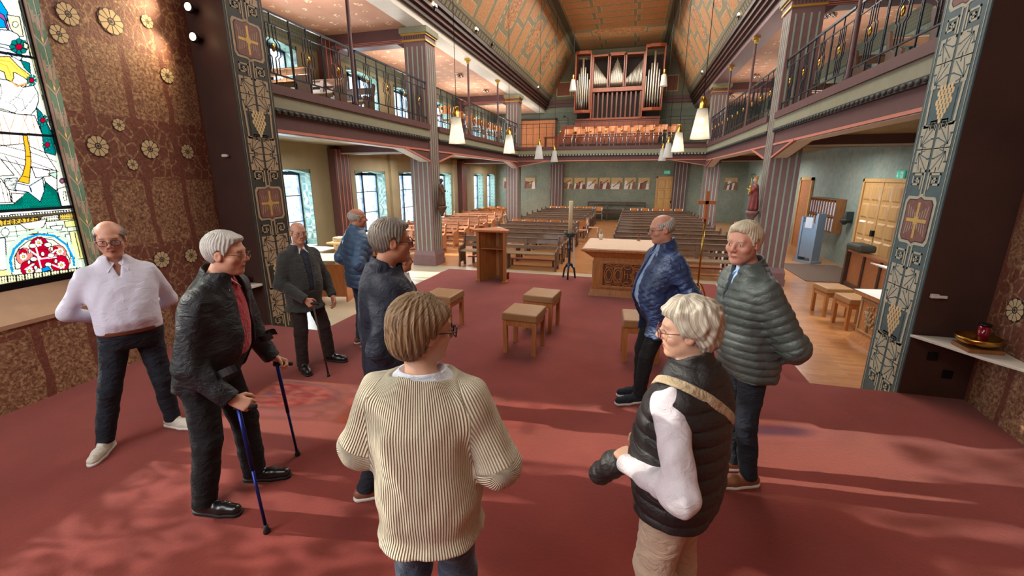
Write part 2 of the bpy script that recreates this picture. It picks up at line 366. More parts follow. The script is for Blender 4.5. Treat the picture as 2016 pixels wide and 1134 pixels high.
# ---------------------------------------------------------------- nave shell
def stripes(mb,x0,x1,y0,y1,z0,z1,m,n,axis,side,w=.025):
    # slim raised vertical stripes on a face: axis 'x' -> face at y=side; axis 'y' -> face at x=side
    a,b=(x0,x1) if axis=='x' else (y0,y1)
    for k in range(n):
        c=a+(b-a)*(k+.5)/n
        if axis=='x': mb.box(c-w/2,c+w/2,side-.006,side+.006,z0,z1,m)
        else: mb.box(side-.006,side+.006,c-w/2,c+w/2,z0,z1,m)
XL,XR=-5.2,2.8; XWL,XWR=-8.15,5.75; YE=26.0; YG=5.46
WIN=((8.2,9.8),(11.7,13.4),(14.3,16.0),(17.3,19.0),(22.0,23.5),(24.2,25.7))
def wall_with_holes(name,x,holes_lo,holes_hi,mat,th):
    mb=MB(); x0,x1=min(x,x+th),max(x,x+th)
    ys=sorted({4.83,YE}|{a for h in holes_lo for a in h[:2]}|{a for h in holes_hi for a in h[:2]})
    zl,zh=.30,2.30; ul,uh=3.95,5.18
    for a,b in zip(ys[:-1],ys[1:]):
        c=(a+b)/2; lo=any(h[0]<c<h[1] for h in holes_lo); hi=any(h[0]<c<h[1] for h in holes_hi)
        segs=[(NZ-.1,zl if lo else 3.2)]
        if lo: segs.append((zh,3.2))
        segs+= [(3.2,ul),(uh,6.0)] if hi else [(3.2,6.0)]
        for z0,z1 in segs: mb.box(x0,x1,a,b,z0,z1)
    return mb.build(name,mat,kind='structure')
wall_with_holes('wall_aisle_left',XWL,WIN,WIN,m_wallolive,-.45)
WR_=((24.2,25.2),(22.3,23.3))
wall_with_holes('wall_aisle_right',XWR,WR_,((8.2,9.8),(11.7,13.4),(14.3,16.0),(17.3,19.0)),m_wallteal,.45)
MB().box(XWL-.4,XWR+.4,YE,YE+.3,NZ-.1,9.5).build('wall_far',m_wallfar,kind='structure')
# closing wall on the apse side of the aisles
MB().box(XWL,-5.75,5.0,5.46,NZ,6.2).build('wall_aisle_end_left',m_wallolive,kind='structure')
MB().box(3.35,XWR,5.0,5.46,NZ,6.2).build('wall_aisle_end_right',m_wallteal,kind='structure')

# windows of the left aisle: leaded clear glass in iron frames, painted reveals
def glass_mat(name,c,tr=.75,em=0,lead=.16):
    m,t,N,L,B=nt(name); out=N['Material Output']; v=coords(N,L,(1,1,1))
    n=noise(N,L,5,4,1.5,v); r=ramp(N,L,n.outputs[0],[(.30,tuple(x*.86 for x in c)),(.45,c),(.6,(255,255,255))])
    tb=N.new('ShaderNodeBsdfTransparent'); L.new(r.outputs[0],tb.inputs[0]); B.inputs['Roughness'].default_value=.3; B.inputs['Base Color'].default_value=(.6,.65,.7,1)
    mx=N.new('ShaderNodeMixShader'); mx.inputs[0].default_value=tr; L.new(B.outputs[0],mx.inputs[1]); L.new(tb.outputs[0],mx.inputs[2]); L.new(mx.outputs[0],out.inputs[0]); return m
m_glass=glass_mat('milky_leaded_glass',(225,238,246),.88)
def reveal_mat():
    m,t,N,L,B=nt('turquoise_painted_reveal'); v=coords(N,L); sp=N.new('ShaderNodeSeparateXYZ'); L.new(v,sp.inputs[0])
    w=N.new('ShaderNodeTexVoronoi'); w.feature='DISTANCE_TO_EDGE'; w.inputs['Scale'].default_value=5.5; w.inputs['Randomness'].default_value=.25; L.new(v,w.inputs['Vector'])
    r=ramp(N,L,w.outputs[0],[(.0,(40,66,66)),(.07,(150,156,132)),(.11,(44,84,80)),(.26,(120,144,124)),(.32,(40,76,74))]); L.new(r.outputs[0],B.inputs['Base Color']); B.inputs['Roughness'].default_value=.6; return m
m_reveal=reveal_mat()
m_skyview=glass_mat('pale_daylight_glass',(235,245,255),.95)
def aisle_window(idx,xw,th,y0,y1,z0,z1,mullions,rows,dark=False):
    s=1 if th>0 else -1; xo=xw+th; mb=MB(); T=.03
    # painted reveal lining with a shallow arched head
    mb.box(min(xw,xo),max(xw,xo),y0,y0+T,z0,z1,0); mb.box(min(xw,xo),max(xw,xo),y1-T,y1,z0,z1,0)
    mb.box(min(xw,xo),max(xw,xo),y0,y1,z0,z0+.04,1)
    n=8
    for k in range(n):
        a=y0+(y1-y0)*k/n; b=y0+(y1-y0)*(k+1)/n; f=lambda y:z1-.02-.09*((2*(y-y0)/(y1-y0)-1)**2)
        mb.hexa([(xw,a,f(a)),(xo,a,f(a)),(xo,b,f(b)),(xw,b,f(b))],[(xw,a,z1),(xo,a,z1),(xo,b,z1),(xw,b,z1)],0)
    w=P(mb.build('window_%d'%idx,[m_reveal,m_white]),kind='structure')
    xg=xw+th*.8; fr=MB(); 
    for y in [y0+T,y1-T]+[y0+(y1-y0)*k/(mullions+1) for k in range(1,mullions+1)]: fr.box(xg-.03,xg+.03,y-.045,y+.045,z0,z1)
    for z in (z0+.05,z1-.1): fr.box(xg-.03,xg+.03,y0,y1,z-.045,z+.045)
    for k in range(1,rows): z=z0+(z1-z0)*k/rows; fr.box(xg-.012,xg+.012,y0,y1,z-.012,z+.012)
    fr.build('window_frame',m_iron,w)
    g=MB().box(xg-.003,xg+.003,y0,y1,z0,z1); g.build('pane',m_glass,w)
    # fine lead lines and a few tinted quarries per pane
    return w
wi=1
for (a,b) in WIN:
    aisle_window(wi,XWL,-.45,a,b,.30,2.30,1,3); wi+=1
    aisle_window(wi,XWL,-.45,a,b,3.95,5.18,2,2); wi+=1
for (a,b) in WR_: aisle_window(wi,XWR,.45,a,b,.30,2.30,1,3); wi+=1
for (a,b) in ((8.2,9.8),(11.7,13.4),(14.3,16.0),(17.3,19.0)): aisle_window(wi,XWR,.45,a,b,3.95,5.18,2,2); wi+=1

# pilasters on outer and far walls
def pilaster(i,x0,x1,y0,y1,z0,z1,faces):
    mb=MB().box(x0,x1,y0,y1,z0,z1,0)
    for ax,side in faces: stripes(mb,x0,x1,y0,y1,z0,z1,1,4,ax,side,.03)
    mb.build('trim_%d'%i,[m_purple,m_salmon if x0<-7 else m_stripegreen],kind='structure')
ti=1
for y in (10.85,20.1):
    for z0,z1 in ((NZ,2.85),(3.42,5.55)):
        pilaster(ti,XWL,XWL+.22,y-.3,y+.35,z0,z1,(('y',XWL+.22),)); ti+=1
        pilaster(ti,XWR-.22,XWR,y-.3,y+.35,z0,z1,(('y',XWR-.22),)); ti+=1
for x in (-4.75,1.75+.3):
    pilaster(ti,x-.0,x+.75,YE-.2,YE,NZ,2.85,(('x',YE-.2),)); ti+=1
for y in (13.85,19.3): MB().box(XWL,XWL+.10,y-.22,y+.22,NZ,2.85).build('trim_%d'%ti,m_wallolive,kind='structure'); ti+=1

# columns of the nave
def column(x0,x1,y0,y1,lab,group='square striped nave columns'):
    t=thing('nave_column',lab,'column',((x0+x1)/2,(y0+y1)/2,NZ),group=None)
    cx,cy=(x0+x1)/2,(y0+y1)/2; w=(x1-x0)/2; d=(y1-y0)/2
    sh=MB().box(-w,w,-d,d,.42,5.66,0)
    for ax,side,(p,q) in (('x',-d,(-w,w)),('x',d,(-w,w)),('y',-w,(-d,d)),('y',w,(-d,d))):
        stripes(sh,-w+.02,w-.02,-d+.02,d-.02,.42,5.55,1,4,ax,side,.032)
    sh.build('shaft',[m_mauve,m_stripegreen],t)
    MB().box(-w-.05,w+.05,-d-.05,d+.05,0,.16).box(-w-.035,w+.035,-d-.035,d+.035,.16,.3).hexa([(-w-.035,-d-.035,.3),(w+.035,-d-.035,.3),(w+.035,d+.035,.3),(-w-.035,d+.035,.3)],[(-w,-d,.42),(w,-d,.42),(w,d,.42),(-w,d,.42)]).build('base',m_mauve,t)
    cp=MB().box(-w-.03,w+.03,-d-.03,d+.03,5.66,5.70,1).box(-w-.02,w+.02,-d-.02,d+.02,5.70,5.80,0).box(-w-.05,w+.05,-d-.05,d+.05,5.80,5.84,1).box(-w-.08,w+.08,-d-.08,d+.08,5.84,5.98,2)
    for k in range(9):
        xx=-w+(2*w)*(k+.5)/9; cp.box(xx-.012,xx+.012,-d-.032,-d-.02,5.715,5.785,3)
    cp.build('capital',[m_mauve,m_gold,m_greengrey,m_purple],t)
    return t
CY=((10.8,11.35),(19.95,20.5))
column(-5.78,XL,*CY[0],'square mauve column with pale green stripes, nearest on the window side')
column(-5.78,XL,*CY[1],'square mauve striped column at the far end of the window side')
column(XR,3.38,*CY[0],'square mauve column with pale green stripes, nearest on the entrance side')
column(XR,3.38,*CY[1],'square striped column at the far right where the two balconies meet')

# gallery slabs, fascias and arched beams
def gallery_beam_long(i,x,sg,y0,y1):
    # sg=+1: nave is to the +x side of the fascia plane x
    mb=MB(); xi=x-sg*.32
    X0,X1=min(xi,x),max(xi,x)
    mb.box(X0,X1,y0,y1,2.76,3.02,0)
    def lip(d,z0,z1,m,ya=y0,yb=y1): mb.box(min(x,x+sg*d),max(x,x+sg*d),ya,yb,z0,z1,m)
    lip(.015,2.76,2.80,1); mb.box(X0,X1,y0,y1,3.02,3.42,0)
    lip(.05,3.02,3.10,4); lip(.035,3.10,3.29,2); lip(.07,3.29,3.42,0)
    # scalloped dark frieze
    n=int((y1-y0)/.13)
    for k in range(n):
        y=y0+(y1-y0)*(k+.5)/n; mb.ball((x+sg*.055,y,3.055),.05,3,6,(.45,.95,.62))
    # haunches
    for (ya,yb) in (((y0,y0+1.2),) if y0>YG else ())+((y1,y1-1.3),):
        mb.add([(X0,ya,2.76),(X1,ya,2.76),(X1,ya,2.50),(X0,ya,2.50),(X0,yb,2.76),(X1,yb,2.76)],[(0,1,2,3),(0,4,5,1),(3,2,5,4),(1,5,2),(0,3,4)],0)
        mb.add([(X0+.03,ya,2.497),(X1-.03,ya,2.497),(X1-.03,yb,2.757),(X0+.03,yb,2.757)],[(0,1,2,3)],5)
        a=(x+sg*.012,ya,2.51); b=(x+sg*.012,yb,2.77); mb.bar(a,b,.035,1)
    # striped pale soffit
    mb.box(X0+.03,X1-.03,y0+(1.2 if y0>YG else 0),y1-1.3,2.75,2.76,5)
    mb.build('trim_%d'%i,[m_purple,m_salmon,m_greengrey,m_dkgreen,m_dkline,m_white],kind='structure')
for (a,b) in ((YG,10.8),(11.35,19.95)):
    gallery_beam_long(ti,XL-.02,1,a,b); ti+=1
    gallery_beam_long(ti,XR+.02,-1,a,b); ti+=1
# slabs
MB().box(XWL,XL-.3,YG,YE,2.95,3.40).build('floor_gallery_left',m_wallolive,kind='structure')
MB().box(XR+.3,XWR,YG,YE,2.95,3.40).build('floor_gallery_right',m_wallolive,kind='structure')
MB().box(XL-.3,XR+.3,20.1,YE,2.95,3.40).build('floor_organ_gallery',m_wallolive,kind='structure')
# rear gallery fascia
mb=MB(); y=20.0
mb.box(XL,XR,y,y+.35,2.80,3.42,0); mb.box(XL,XR,y-.015,y,2.80,2.835,1); mb.box(XL,XR,y-.035,y,3.10,3.29,2); mb.box(XL,XR,y-.07,y,3.29,3.42,0); mb.box(XL,XR,y-.05,y,3.02,3.10,3)
for k in range(62): xx=XL+8*(k+.5)/62; mb.box(xx-.035,xx+.035,y-.075,y-.05,3.03,3.09,4)
for (a,b) in ((XL,XL+1.3),(XR,XR-1.3)):
    mb.add([(a,y,2.80),(a,y+.35,2.80),(a,y+.35,2.58),(a,y,2.58),(b,y,2.80),(b,y+.35,2.80)],[(0,1,2,3),(0,4,5,1),(3,2,5,4),(0,3,4),(1,5,2)],0); mb.bar((a,y-.012,2.58),(b,y-.012,2.80),.03,1)
mb.build('trim_%d'%ti,[m_purple,m_salmon,m_greengrey,m_dkline,m_stripegreen],kind='structure'); ti+=1
# cross beams in the aisles, upper and lower
for y in (10.85,20.1):
    for (a,b) in ((XWL,XL-.3),(XR+.3,XWR)):
        MB().box(a,b,y,y+.35,2.72,2.97,0).box(a,b,y-.01,y,2.72,2.76,1).build('trim_%d'%ti,[m_purple,m_white],kind='structure'); ti+=1
        mb=MB().box(a,b,y,y+.35,5.35,5.70,0)
        for (p,q) in ((a,a+.5),(b,b-.5)):
            mb.add([(p,y,5.35),(p,y+.35,5.35),(p,y+.35,5.05),(p,y,5.05),(q,y,5.35),(q,y+.35,5.35)],[(0,1,2,3),(0,4,5,1),(3,2,5,4),(0,3,4),(1,5,2)],0)
        for k in range(3): mb.box(a,b,y-.008,y,5.36+k*.035,5.372+k*.035,1)
        mb.build('trim_%d'%ti,[m_purple,m_salmon],kind='structure'); ti+=1
# gallery ceilings: salmon with small white flowers
def gal_ceil_mat():
    m,t,N,L,B=nt('salmon_ceiling_with_flowers'); v=coords(N,L); vo=N.new('ShaderNodeTexVoronoi'); vo.inputs['Scale'].default_value=2.3; vo.inputs['Randomness'].default_value=.35; L.new(v,vo.inputs['Vector'])
    vo2=N.new('ShaderNodeTexVoronoi'); vo2.inputs['Scale'].default_value=14; L.new(v,vo2.inputs['Vector'])
    def mt(op,a,b):
        k=N.new('ShaderNodeMath'); k.operation=op
        for i,x in enumerate((a,b)):
            if isinstance(x,(int,float)): k.inputs[i].default_value=x
            else: L.new(x,k.inputs[i])
        return k.outputs[0]
    f=mt('MULTIPLY',mt('LESS_THAN',vo.outputs[0],.24),mt('LESS_THAN',vo2.outputs[0],.42))
    n=noise(N,L,1.5,3,0,v); base=ramp(N,L,n.outputs[0],[(.3,(184,132,106)),(.7,(200,150,122))])
    mx=N.new('ShaderNodeMix'); mx.data_type='RGBA'; L.new(f,mx.inputs[0]); L.new(base.outputs[0],mx.inputs[6]); mx.inputs[7].default_value=lin((236,214,178)); L.new(mx.outputs[2],B.inputs['Base Color']); B.inputs['Roughness'].default_value=.7; return m
m_galceil=gal_ceil_mat()
MB().box(XWL,XL,YG,YE,5.70,5.80).build('ceiling_gallery_left',m_galceil,kind='structure')
MB().box(XR,XWR,YG,YE,5.70,5.80).build('ceiling_gallery_right',m_galceil,kind='structure')
# green frieze below the gallery ceilings and along the far wall
def frieze_mat():
    m,t,N,L,B=nt('green_leaf_frieze'); v=coords(N,L,(1,1,1),(R(45),0,0)); w=N.new('ShaderNodeTexChecker'); w.inputs['Scale'].default_value=17; L.new(v,w.inputs[0]); w.inputs[1].default_value=lin((66,78,68)); w.inputs[2].default_value=lin((118,122,102))
    n=noise(N,L,30,3,0,v); mx=N.new('ShaderNodeMix'); mx.data_type='RGBA'; L.new(n.outputs[0],mx.inputs[0]); L.new(w.outputs[0],mx.inputs[6]); mx.inputs[7].default_value=lin((92,104,90)); L.new(mx.outputs[2],B.inputs['Base Color']); return m
m_frieze=frieze_mat()
def frieze(x0,x1,y0,y1,z0,z1):
    global ti
    MB().box(x0,x1,y0,y1,z0,z1).build('trim_%d'%ti,m_frieze,kind='structure'); ti+=1
frieze(XWL,XWL+.06,YG,YE,5.25,5.62); frieze(XWR-.06,XWR,YG,YE,5.25,5.62)
frieze(XWL,XWR,YE-.06,YE,5.25,5.62)
# long beams carrying the vault: dark stepped moulding
for sg,x in ((1,XL),(-1,XR)):
    mb=MB()
    for d0,d1,z0,z1,m in ((-.45,.02,5.68,5.84,1),(-.45,.10,5.84,5.95,0),(-.45,.17,5.95,6.05,2),(-.45,.24,6.05,6.17,0),(-.45,.30,6.17,6.27,0)):
        a,b=sorted((x+sg*d0,x+sg*d1)); mb.box(a,b,YG,YE,z0,z1,m)
    mb.build('trim_%d'%ti,[m_darkwood,m_mauve if sg<0 else m_white,m_purple],kind='structure'); ti+=1

# ---------------------------------------------------------------- painted vault
def vault_mats():
    def pan(name,a,b,c):
        m,t,N,L,B=nt(name); v=coords(N,L); n=noise(N,L,22,6,.8,v,.7); r=ramp(N,L,n.outputs[0],[(.32,a),(.5,b),(.68,c)]); L.new(r.outputs[0],B.inputs['Base Color']); B.inputs['Roughness'].default_value=.6; return m
    g=pan('grey_green_vault_bands',(112,108,86),(138,130,104),(158,148,122)); o=pan('orange_vault_panel',(156,104,66),(190,138,92),(210,166,122))
    l=M('pale_vault_outline',(196,176,132),.6)
    m,t,N,L,B=nt('figure_painting'); v=coords(N,L,(1,1,1)); n=noise(N,L,3.5,8,2.2,v,.7); r=ramp(N,L,n.outputs[0],[(.3,(76,34,22)),(.42,(150,78,46)),(.5,(226,182,130)),(.55,(120,54,32)),(.62,(196,140,92)),(.75,(92,50,30))]); L.new(r.outputs[0],B.inputs['Base Color'])
    return [g,o,l,m,M('dark_vault_seam',(84,84,72),.6,var=.2,scale=20)]
VM=vault_mats()
VL0=Vector((XL+.28,0,6.27)); VL1=Vector((-3.52,0,8.75)); VR1=Vector((1.22,0,8.75)); VR0=Vector((XR-.28,0,6.27))
def vault_face(name,A,B,inner):
    mb=MB(); T=(B-A); Ls=T.length; T.normalize(); Y=Vector((0,1,0)); n=T.cross(Y).normalized()
    if n.dot(inner)<0: n=-n
    ys,ye=YG,YE
    A0=Vector((A.x,0,A.z))
    mb.add([A0+Y*ys,A0+Y*ye,A0+Y*ye+T*Ls,A0+Y*ys+T*Ls],[(0,1,2,3)],0)
    def panel(y0,y1,t0,t1,m,cham=0):
        def pl(e,c): 
            a0,a1,b0,b1=y0+e,y1-e,t0+e,t1-e
            if c: k=min(a1-a0,b1-b0)*.28; return [(a0+k,b0),(a1-k,b0),(a1,b0+k*.9),(a1,b1-k*.9),(a1-k,b1),(a0+k,b1),(a0,b1-k*.9),(a0,b0+k*.9)]
            return [(a0,b0),(a1,b0),(a1,b1),(a0,b1)]
        mb.flat(pl(.02,cham),A0+n*.003,Y,T,2); mb.flat(pl(.045,cham),A0+n*.006,Y,T,m)
    # edge borders
    e=.34
    for tt in (0,Ls-.22): mb.flat([(ys,tt),(ye,tt),(ye,tt+.22),(ys,tt+.22)],A0+n*.002,Y,T,4)
    for k in range(int((ye-ys)/.22)):
        y=ys+k*.22+.03
        for tt in (.04,Ls-.18): mb.flat([(y,tt),(y+.15,tt),(y+.15,tt+.14),(y,tt+.14)],A0+n*.004,Y,T,0)
    per=3.05; y=ys+.55; k=0; t0,t1=.28,Ls-.28; H=t1-t0
    while y<ye:
        panel(y,y+.95,t0,t0+H*.16,1); panel(y,y+.95,t0+H*.21,t0+H*.79,3,1); panel(y,y+.95,t0+H*.84,t1,1)
        for j in range(2):
            yy=y+1.10+j*.90
            cuts=[0,.46,1] if j==0 else [0,.62,1]
            for a,b in zip(cuts[:-1],cuts[1:]): panel(yy,yy+.76,t0+H*a+.04,t0+H*b-.08,1)
        # narrow band beside the figures, small squares
        for q in range(9): mb.flat([(y+2.82,t0+H*q/9),(y+2.90,t0+H*q/9),(y+2.90,t0+H*(q+.5)/9),(y+2.82,t0+H*(q+.5)/9)],A0+n*.004,Y,T,2)
        y+=per; k+=1
    mb.build(name,VM,kind='structure',recalc=False)
vault_face('ceiling_slope_left',VL0,VL1,Vector((1,0,-1)))
vault_face('ceiling_slope_right',VR0,VR1,Vector((-1,0,-1)))
# the flat middle
mb=MB(); Wd=VR1.x-VL1.x; A0=Vector((VL1.x,0,8.75)); X=Vector((1,0,0)); Y=Vector((0,1,0)); n=Vector((0,0,-1))
mb.add([A0+Y*YG,A0+Y*YE,A0+Y*YE+X*Wd,A0+Y*YG+X*Wd],[(0,1,2,3)],0)
def fpan(x0,x1,y0,y1,m,c=0):
    def pl(e): 
        a0,a1,b0,b1=x0+e,x1-e,y0+e,y1-e
        if c: k=.16; return [(a0+k,b0),(a1-k,b0),(a1,b0+k),(a1,b1-k),(a1-k,b1),(a0+k,b1),(a0,b1-k),(a0,b0+k)]
        return [(a0,b0),(a1,b0),(a1,b1),(a0,b1)]
    mb.flat(pl(0),A0+n*.003,X,Y,2); mb.flat(pl(.03),A0+n*.006,X,Y,m)
for tt in (0,Wd-.22): mb.flat([(tt,YG),(tt+.22,YG),(tt+.22,YE),(tt,YE)],A0+n*.002,X,Y,4)
y=YE-.35; k=0
while y>YG+1:
    y0=y-.62
    if k%6==3: 
        fpan(1.15,Wd-1.15,y0-.3,y,3,1); fpan(.3,1.05,y0+.02,y,1); fpan(Wd-1.05,Wd-.3,y0+.02,y,1); y=y0-.08-.3
    else:
        off=.25 if k%2 else 0
        xs=[.28,1.45+off,Wd-1.6+off*.6,Wd-.28]
        for a,b in zip(xs[:-1],xs[1:]): fpan(a+.04,b-.10,y0,y,1)
        y=y0-.08
    k+=1
mb.build('ceiling_centre',VM,kind='structure',recalc=False)
# gable of the vault above the far wall
m_gable=M('russet_gable_panel',(132,74,46),.6,var=.2,scale=12)
mb=MB(); yy=YE-.02
mb.add([(XL+.2,yy,6.2),(XR-.2,yy,6.2),(VR1.x,yy,8.75),(VL1.x,yy,8.75)],[(0,1,2,3)],0)
for a,b,z0,z1,c in ((-4.55,-3.75,6.5,7.25,0),(-3.65,-2.9,6.5,7.4,0),(-3.5,-2.9,7.5,8.4,0),(1.3,1.9,6.5,7.3,0),(.6,1.2,6.5,7.3,0),(.6,1.15,7.4,8.4,0)):
    mb.flat([(a,z0),(b,z0),(b,z1),(a,z1)],(0,yy-.003,0),(1,0,0),(0,0,1),1); mb.flat([(a+.04,z0+.04),(b-.04,z0+.04),(b-.04,z1-.04),(a+.04,z1-.04)],(0,yy-.006,0),(1,0,0),(0,0,1),2)
mb.build('wall_gable',[M('grey_green_gable',(112,108,84),.6),M('pale_vault_outline',(196,176,132)),m_gable],kind='structure',recalc=False)
MB().box(XL,XR,YE-.12,YE-.02,5.95,6.2,0).box(XL,XR,YE-.17,YE-.02,6.12,6.27,0).build('trim_%d'%ti,m_purple,kind='structure'); ti+=1
# roof above
MB().box(XWL-.5,XWR+.5,YG,YE+.3,9.6,9.7).build('ceiling_roof',m_dkbrownwall,kind='structure')
for sg,x in ((1,XL),(-1,XR)):
    MB().box(x-.45 if sg>0 else x,x if sg>0 else x+.45,YG,YE,6.27,9.6).build('wall_clerestory_%s'%('left' if sg>0 else 'right'),m_dkbrownwall,kind='structure')

# apse behind the photographer: closing walls and ceiling
MB().box(-6.2,4.2,-3.3,-3.0,-.1,9.2).build('wall_back',m_floral,kind='structure')
MB().box(-6.2,4.2,-3.3,5.46,9.0,9.2).build('ceiling_apse',m_dkbrownwall,kind='structure')
mb=MB(); mb.add([LP(5.1,-.02),LP(5.1,9),(-5.3,-3.2,9),(-5.3,-3.2,-.02)],[(0,1,2,3)]); mb.build('wall_apse_left',m_floral,kind='structure')
mb=MB(); mb.add([rp(5.1,-.02),rp(5.1,9),(2.7,-3.2,9),(2.7,-3.2,-.02)],[(0,1,2,3)]); mb.build('wall_apse_right',m_floral,kind='structure')
# ---------------------------------------------------------------- stained glass window of the apse
_f=848.;_p=R(14.42);_y=R(15.4)
def _lw(x,y,d=-.3):       # photograph point -> (distance along the wall, height) on the glass plane
    u=(x-1008)/_f; v=(567-y)/_f
    dx,dy,dz=u,math.cos(_p)+v*math.sin(_p),-math.sin(_p)+v*math.cos(_p)
    c,s=math.cos(_y),math.sin(_y); X,Y=dx*c-dy*s,dx*s+dy*c
    O=LW0+ln*d; t=(ln.x*O.x+ln.y*O.y)/(ln.x*X+ln.y*Y)
    return ((X*t-O.x)*lu.x+(Y*t-O.y)*lu.y, dz*t+2.1)
G0,G1,GZ0,GZ1=1.55,2.55,1.10,3.95; gh=.0042
nu=int((G1-G0)/gh); nz=int((GZ1-GZ0)/gh)
UU,ZZ=np.meshgrid(G0+np.arange(nu+1)*gh,GZ0+np.arange(nz+1)*gh)
IMG=np.ones((nz+1,nu+1,3))*np.array([.80,.84,.74])
rng=np.random.RandomState(5)
def inpoly(pl):
    ins=np.zeros(UU.shape,bool); n=len(pl)
    for i in range(n):
        x0,y0=pl[i]; x1,y1=pl[(i+1)%n]
        if y0==y1: continue
        c=((y0>ZZ)!=(y1>ZZ))&(UU<(x1-x0)*(ZZ-y0)/(y1-y0)+x0); ins^=c
    return ins
def dseg(a,b):
    ax,ay=a;bx,by=b; l=(bx-ax)**2+(by-ay)**2+1e-12; t=np.clip(((UU-ax)*(bx-ax)+(ZZ-ay)*(by-ay))/l,0,1)
    return np.hypot(UU-ax-t*(bx-ax),ZZ-ay-t*(by-ay))
LEAD=(.012,.012,.016)
def gl(pts,w=1,c=LEAD):
    P_=[_lw(*p) for p in pts]
    for a,b in zip(P_[:-1],P_[1:]): IMG[dseg(a,b)<w*.0042]=c
def gp(pts,c,out=1):
    P_=[_lw(*p) for p in pts]; IMG[inpoly(P_)]=c
    if out:
        for a,b in zip(P_,P_[1:]+P_[:1]): IMG[dseg(a,b)<.0042*out]=LEAD
def gc(x,y,r,c,out=.8,sx=1,n=14):
    gp([(x+r*sx*math.cos(2*PI*k/n),y+r*math.sin(2*PI*k/n)) for k in range(n)],c,out)
CY_,TEAL,DG=(.0,.30,.62),(.0,.20,.19),(.0,.13,.10)
WHT=(.95,.93,.9); PE=(.95,.80,.68); OR_=(.95,.42,.02); RED=(.42,.0,.03); PK=(.75,.22,.2); CRM=(.85,.80,.5); LB=(.62,.74,.95)
gp([(-60,-30),(-60,112),(60,112),(30,-30)],(.86,.9,.84))
gp([(-30,0),(0,0),(15,24),(13,54),(-30,56)],CY_); gp([(-5,22),(8,30),(19,62),(15,61),(8,40),(-6,30)],(.35,.08,.3))
gp([(13,29),(38,33),(46,72),(30,70),(20,55)],CRM); gc(30,48,6,(.8,.8,.6)); gp([(0,58),(20,60),(36,68),(40,82),(20,90),(-10,84)],LB)
for k in range(8): a=k*PI/4; gp([(37,92),(37+17*math.cos(a-.35),92+15*math.sin(a-.35)),(37+19*math.cos(a),92+17*math.sin(a)),(37+17*math.cos(a+.35),92+15*math.sin(a+.35))],TEAL,.6)
gc(37,92,6,RED,.8,1.2)
gp([(46,83),(56,88),(54,97),(47,94)],CRM); gp([(0,92),(20,98),(44,112),(40,120),(15,106),(-10,103)],LB); gp([(40,118),(58,124),(60,145),(48,134)],TEAL)
# the bending figure: hair, face, white robe
gp([(26,141),(44,150),(55,159),(50,170),(30,166),(22,160),(10,150)],(.97,.90,.82)); gp([(-20,112),(18,111),(38,132),(59,148),(57,160),(46,152),(30,143),(26,143),(27,153),(23,161),(12,156),(8,142),(-20,130)],(.95,.62,.12))
for q in ([(0,118),(20,122),(38,140)],[(0,125),(14,130),(22,150)],[(40,136),(50,146),(55,156)]): gl(q,.5,(.5,.25,.02))
gp([(-30,150),(12,157),(30,165),(46,172),(66,168),(74,182),(76,198),(70,216),(60,226),(35,225),(10,216),(-30,208)],WHT)
gl([(22,160),(34,170),(58,162)],1.6,(.7,.3,.08))
for q in ([(46,172),(35,190),(20,200)],[(28,190),(44,195),(50,215)],[(70,185),(60,200),(40,222)],[(10,200),(25,205),(34,216),(28,222)],[(0,165),(4,180),(0,196)]): gl(q,.55)
gp([(-30,210),(35,225),(68,227),(82,262),(88,300),(-30,300)],PE)
for q in ([(5,224),(20,262)],[(30,226),(18,262),(22,290)],[(52,228),(40,262),(36,290)],[(62,228),(70,262),(78,292)],[(45,228),(58,262),(58,290)],[(0,240),(8,290)]): gl(q,.6,(.45,.24,.14))
gp([(72,212),(82,222),(102,262),(110,300),(109,306),(88,300),(82,262),(74,232)],TEAL); 
for (x,y) in ((84,237),(93,285),(62,158)):
    for k in range(7): a=k*2*PI/7; gp([(x,y),(x+10*math.cos(a-.3),y+12*math.sin(a-.3)),(x+10*math.cos(a+.3),y+12*math.sin(a+.3))],(0,.26,.25),.5)
    gc(x,y,5,RED)
gp([(56,92),(62,92),(108,262),(150,408),(143,408),(102,262)],(.72,.76,.45),.6)
for k in range(26): t=k/26; gl([(56+t*88,92+t*316),(63+t*88,91+t*316)],.5)
# timber, drapery and axe
gp([(-30,290),(45,283),(88,300),(112,336),(60,330),(-30,305)],(.92,.86,.8)); gl([(-10,298),(60,318),(115,338)],.8); gl([(0,285),(60,300),(110,318)],.8); gl([(10,308),(40,345)],.8); gl([(30,315),(55,350)],.8)
gp([(-30,305),(0,312),(28,345),(-30,348)],PE); gp([(62,328),(98,336),(96,347),(70,350)],(.9,.88,.86)); gp([(8,352),(34,350),(32,376),(12,372)],(.6,.66,.62))
for k in range(30): x,y=8+26*rng.rand(),350+24*rng.rand(); gc(x,y,1.6,(.8,.85,.8),.4,n=6)
gp([(-30,345),(2,352),(18,376),(22,398),(-30,402)],(.95,.86,.78)); gl([(0,356),(10,398)],.6); gl([(8,354),(18,398)],.6); gp([(22,380),(48,382),(44,390),(34,401),(24,398)],PE)
gp([(85,348),(112,345),(112,376),(90,360)],(.92,.84,.78)); gp([(95,342),(112,338),(111,352)],(.45,.62,.5))
gp([(-30,416),(-30,404),(26,402),(45,386),(57,374),(79,396),(87,374),(89,358),(111,376),(121,408)],DG)
for i in range(5):
    for k in range(14):
        x=46+k*5.5+(i%2)*2.5; y=402-i*7
        if y>372 and x<114 and y>408-(120-x)*.9-8+(0): gl([(x-2.5,y),(x,y-3.6),(x+2.5,y),(x,y+2.5),(x-2.5,y)],.45,(0,.26,.2))
for k in range(12): gl([(k*5,414),(k*5+1,404),(k*5+4,412)],.5,(0,.26,.2))
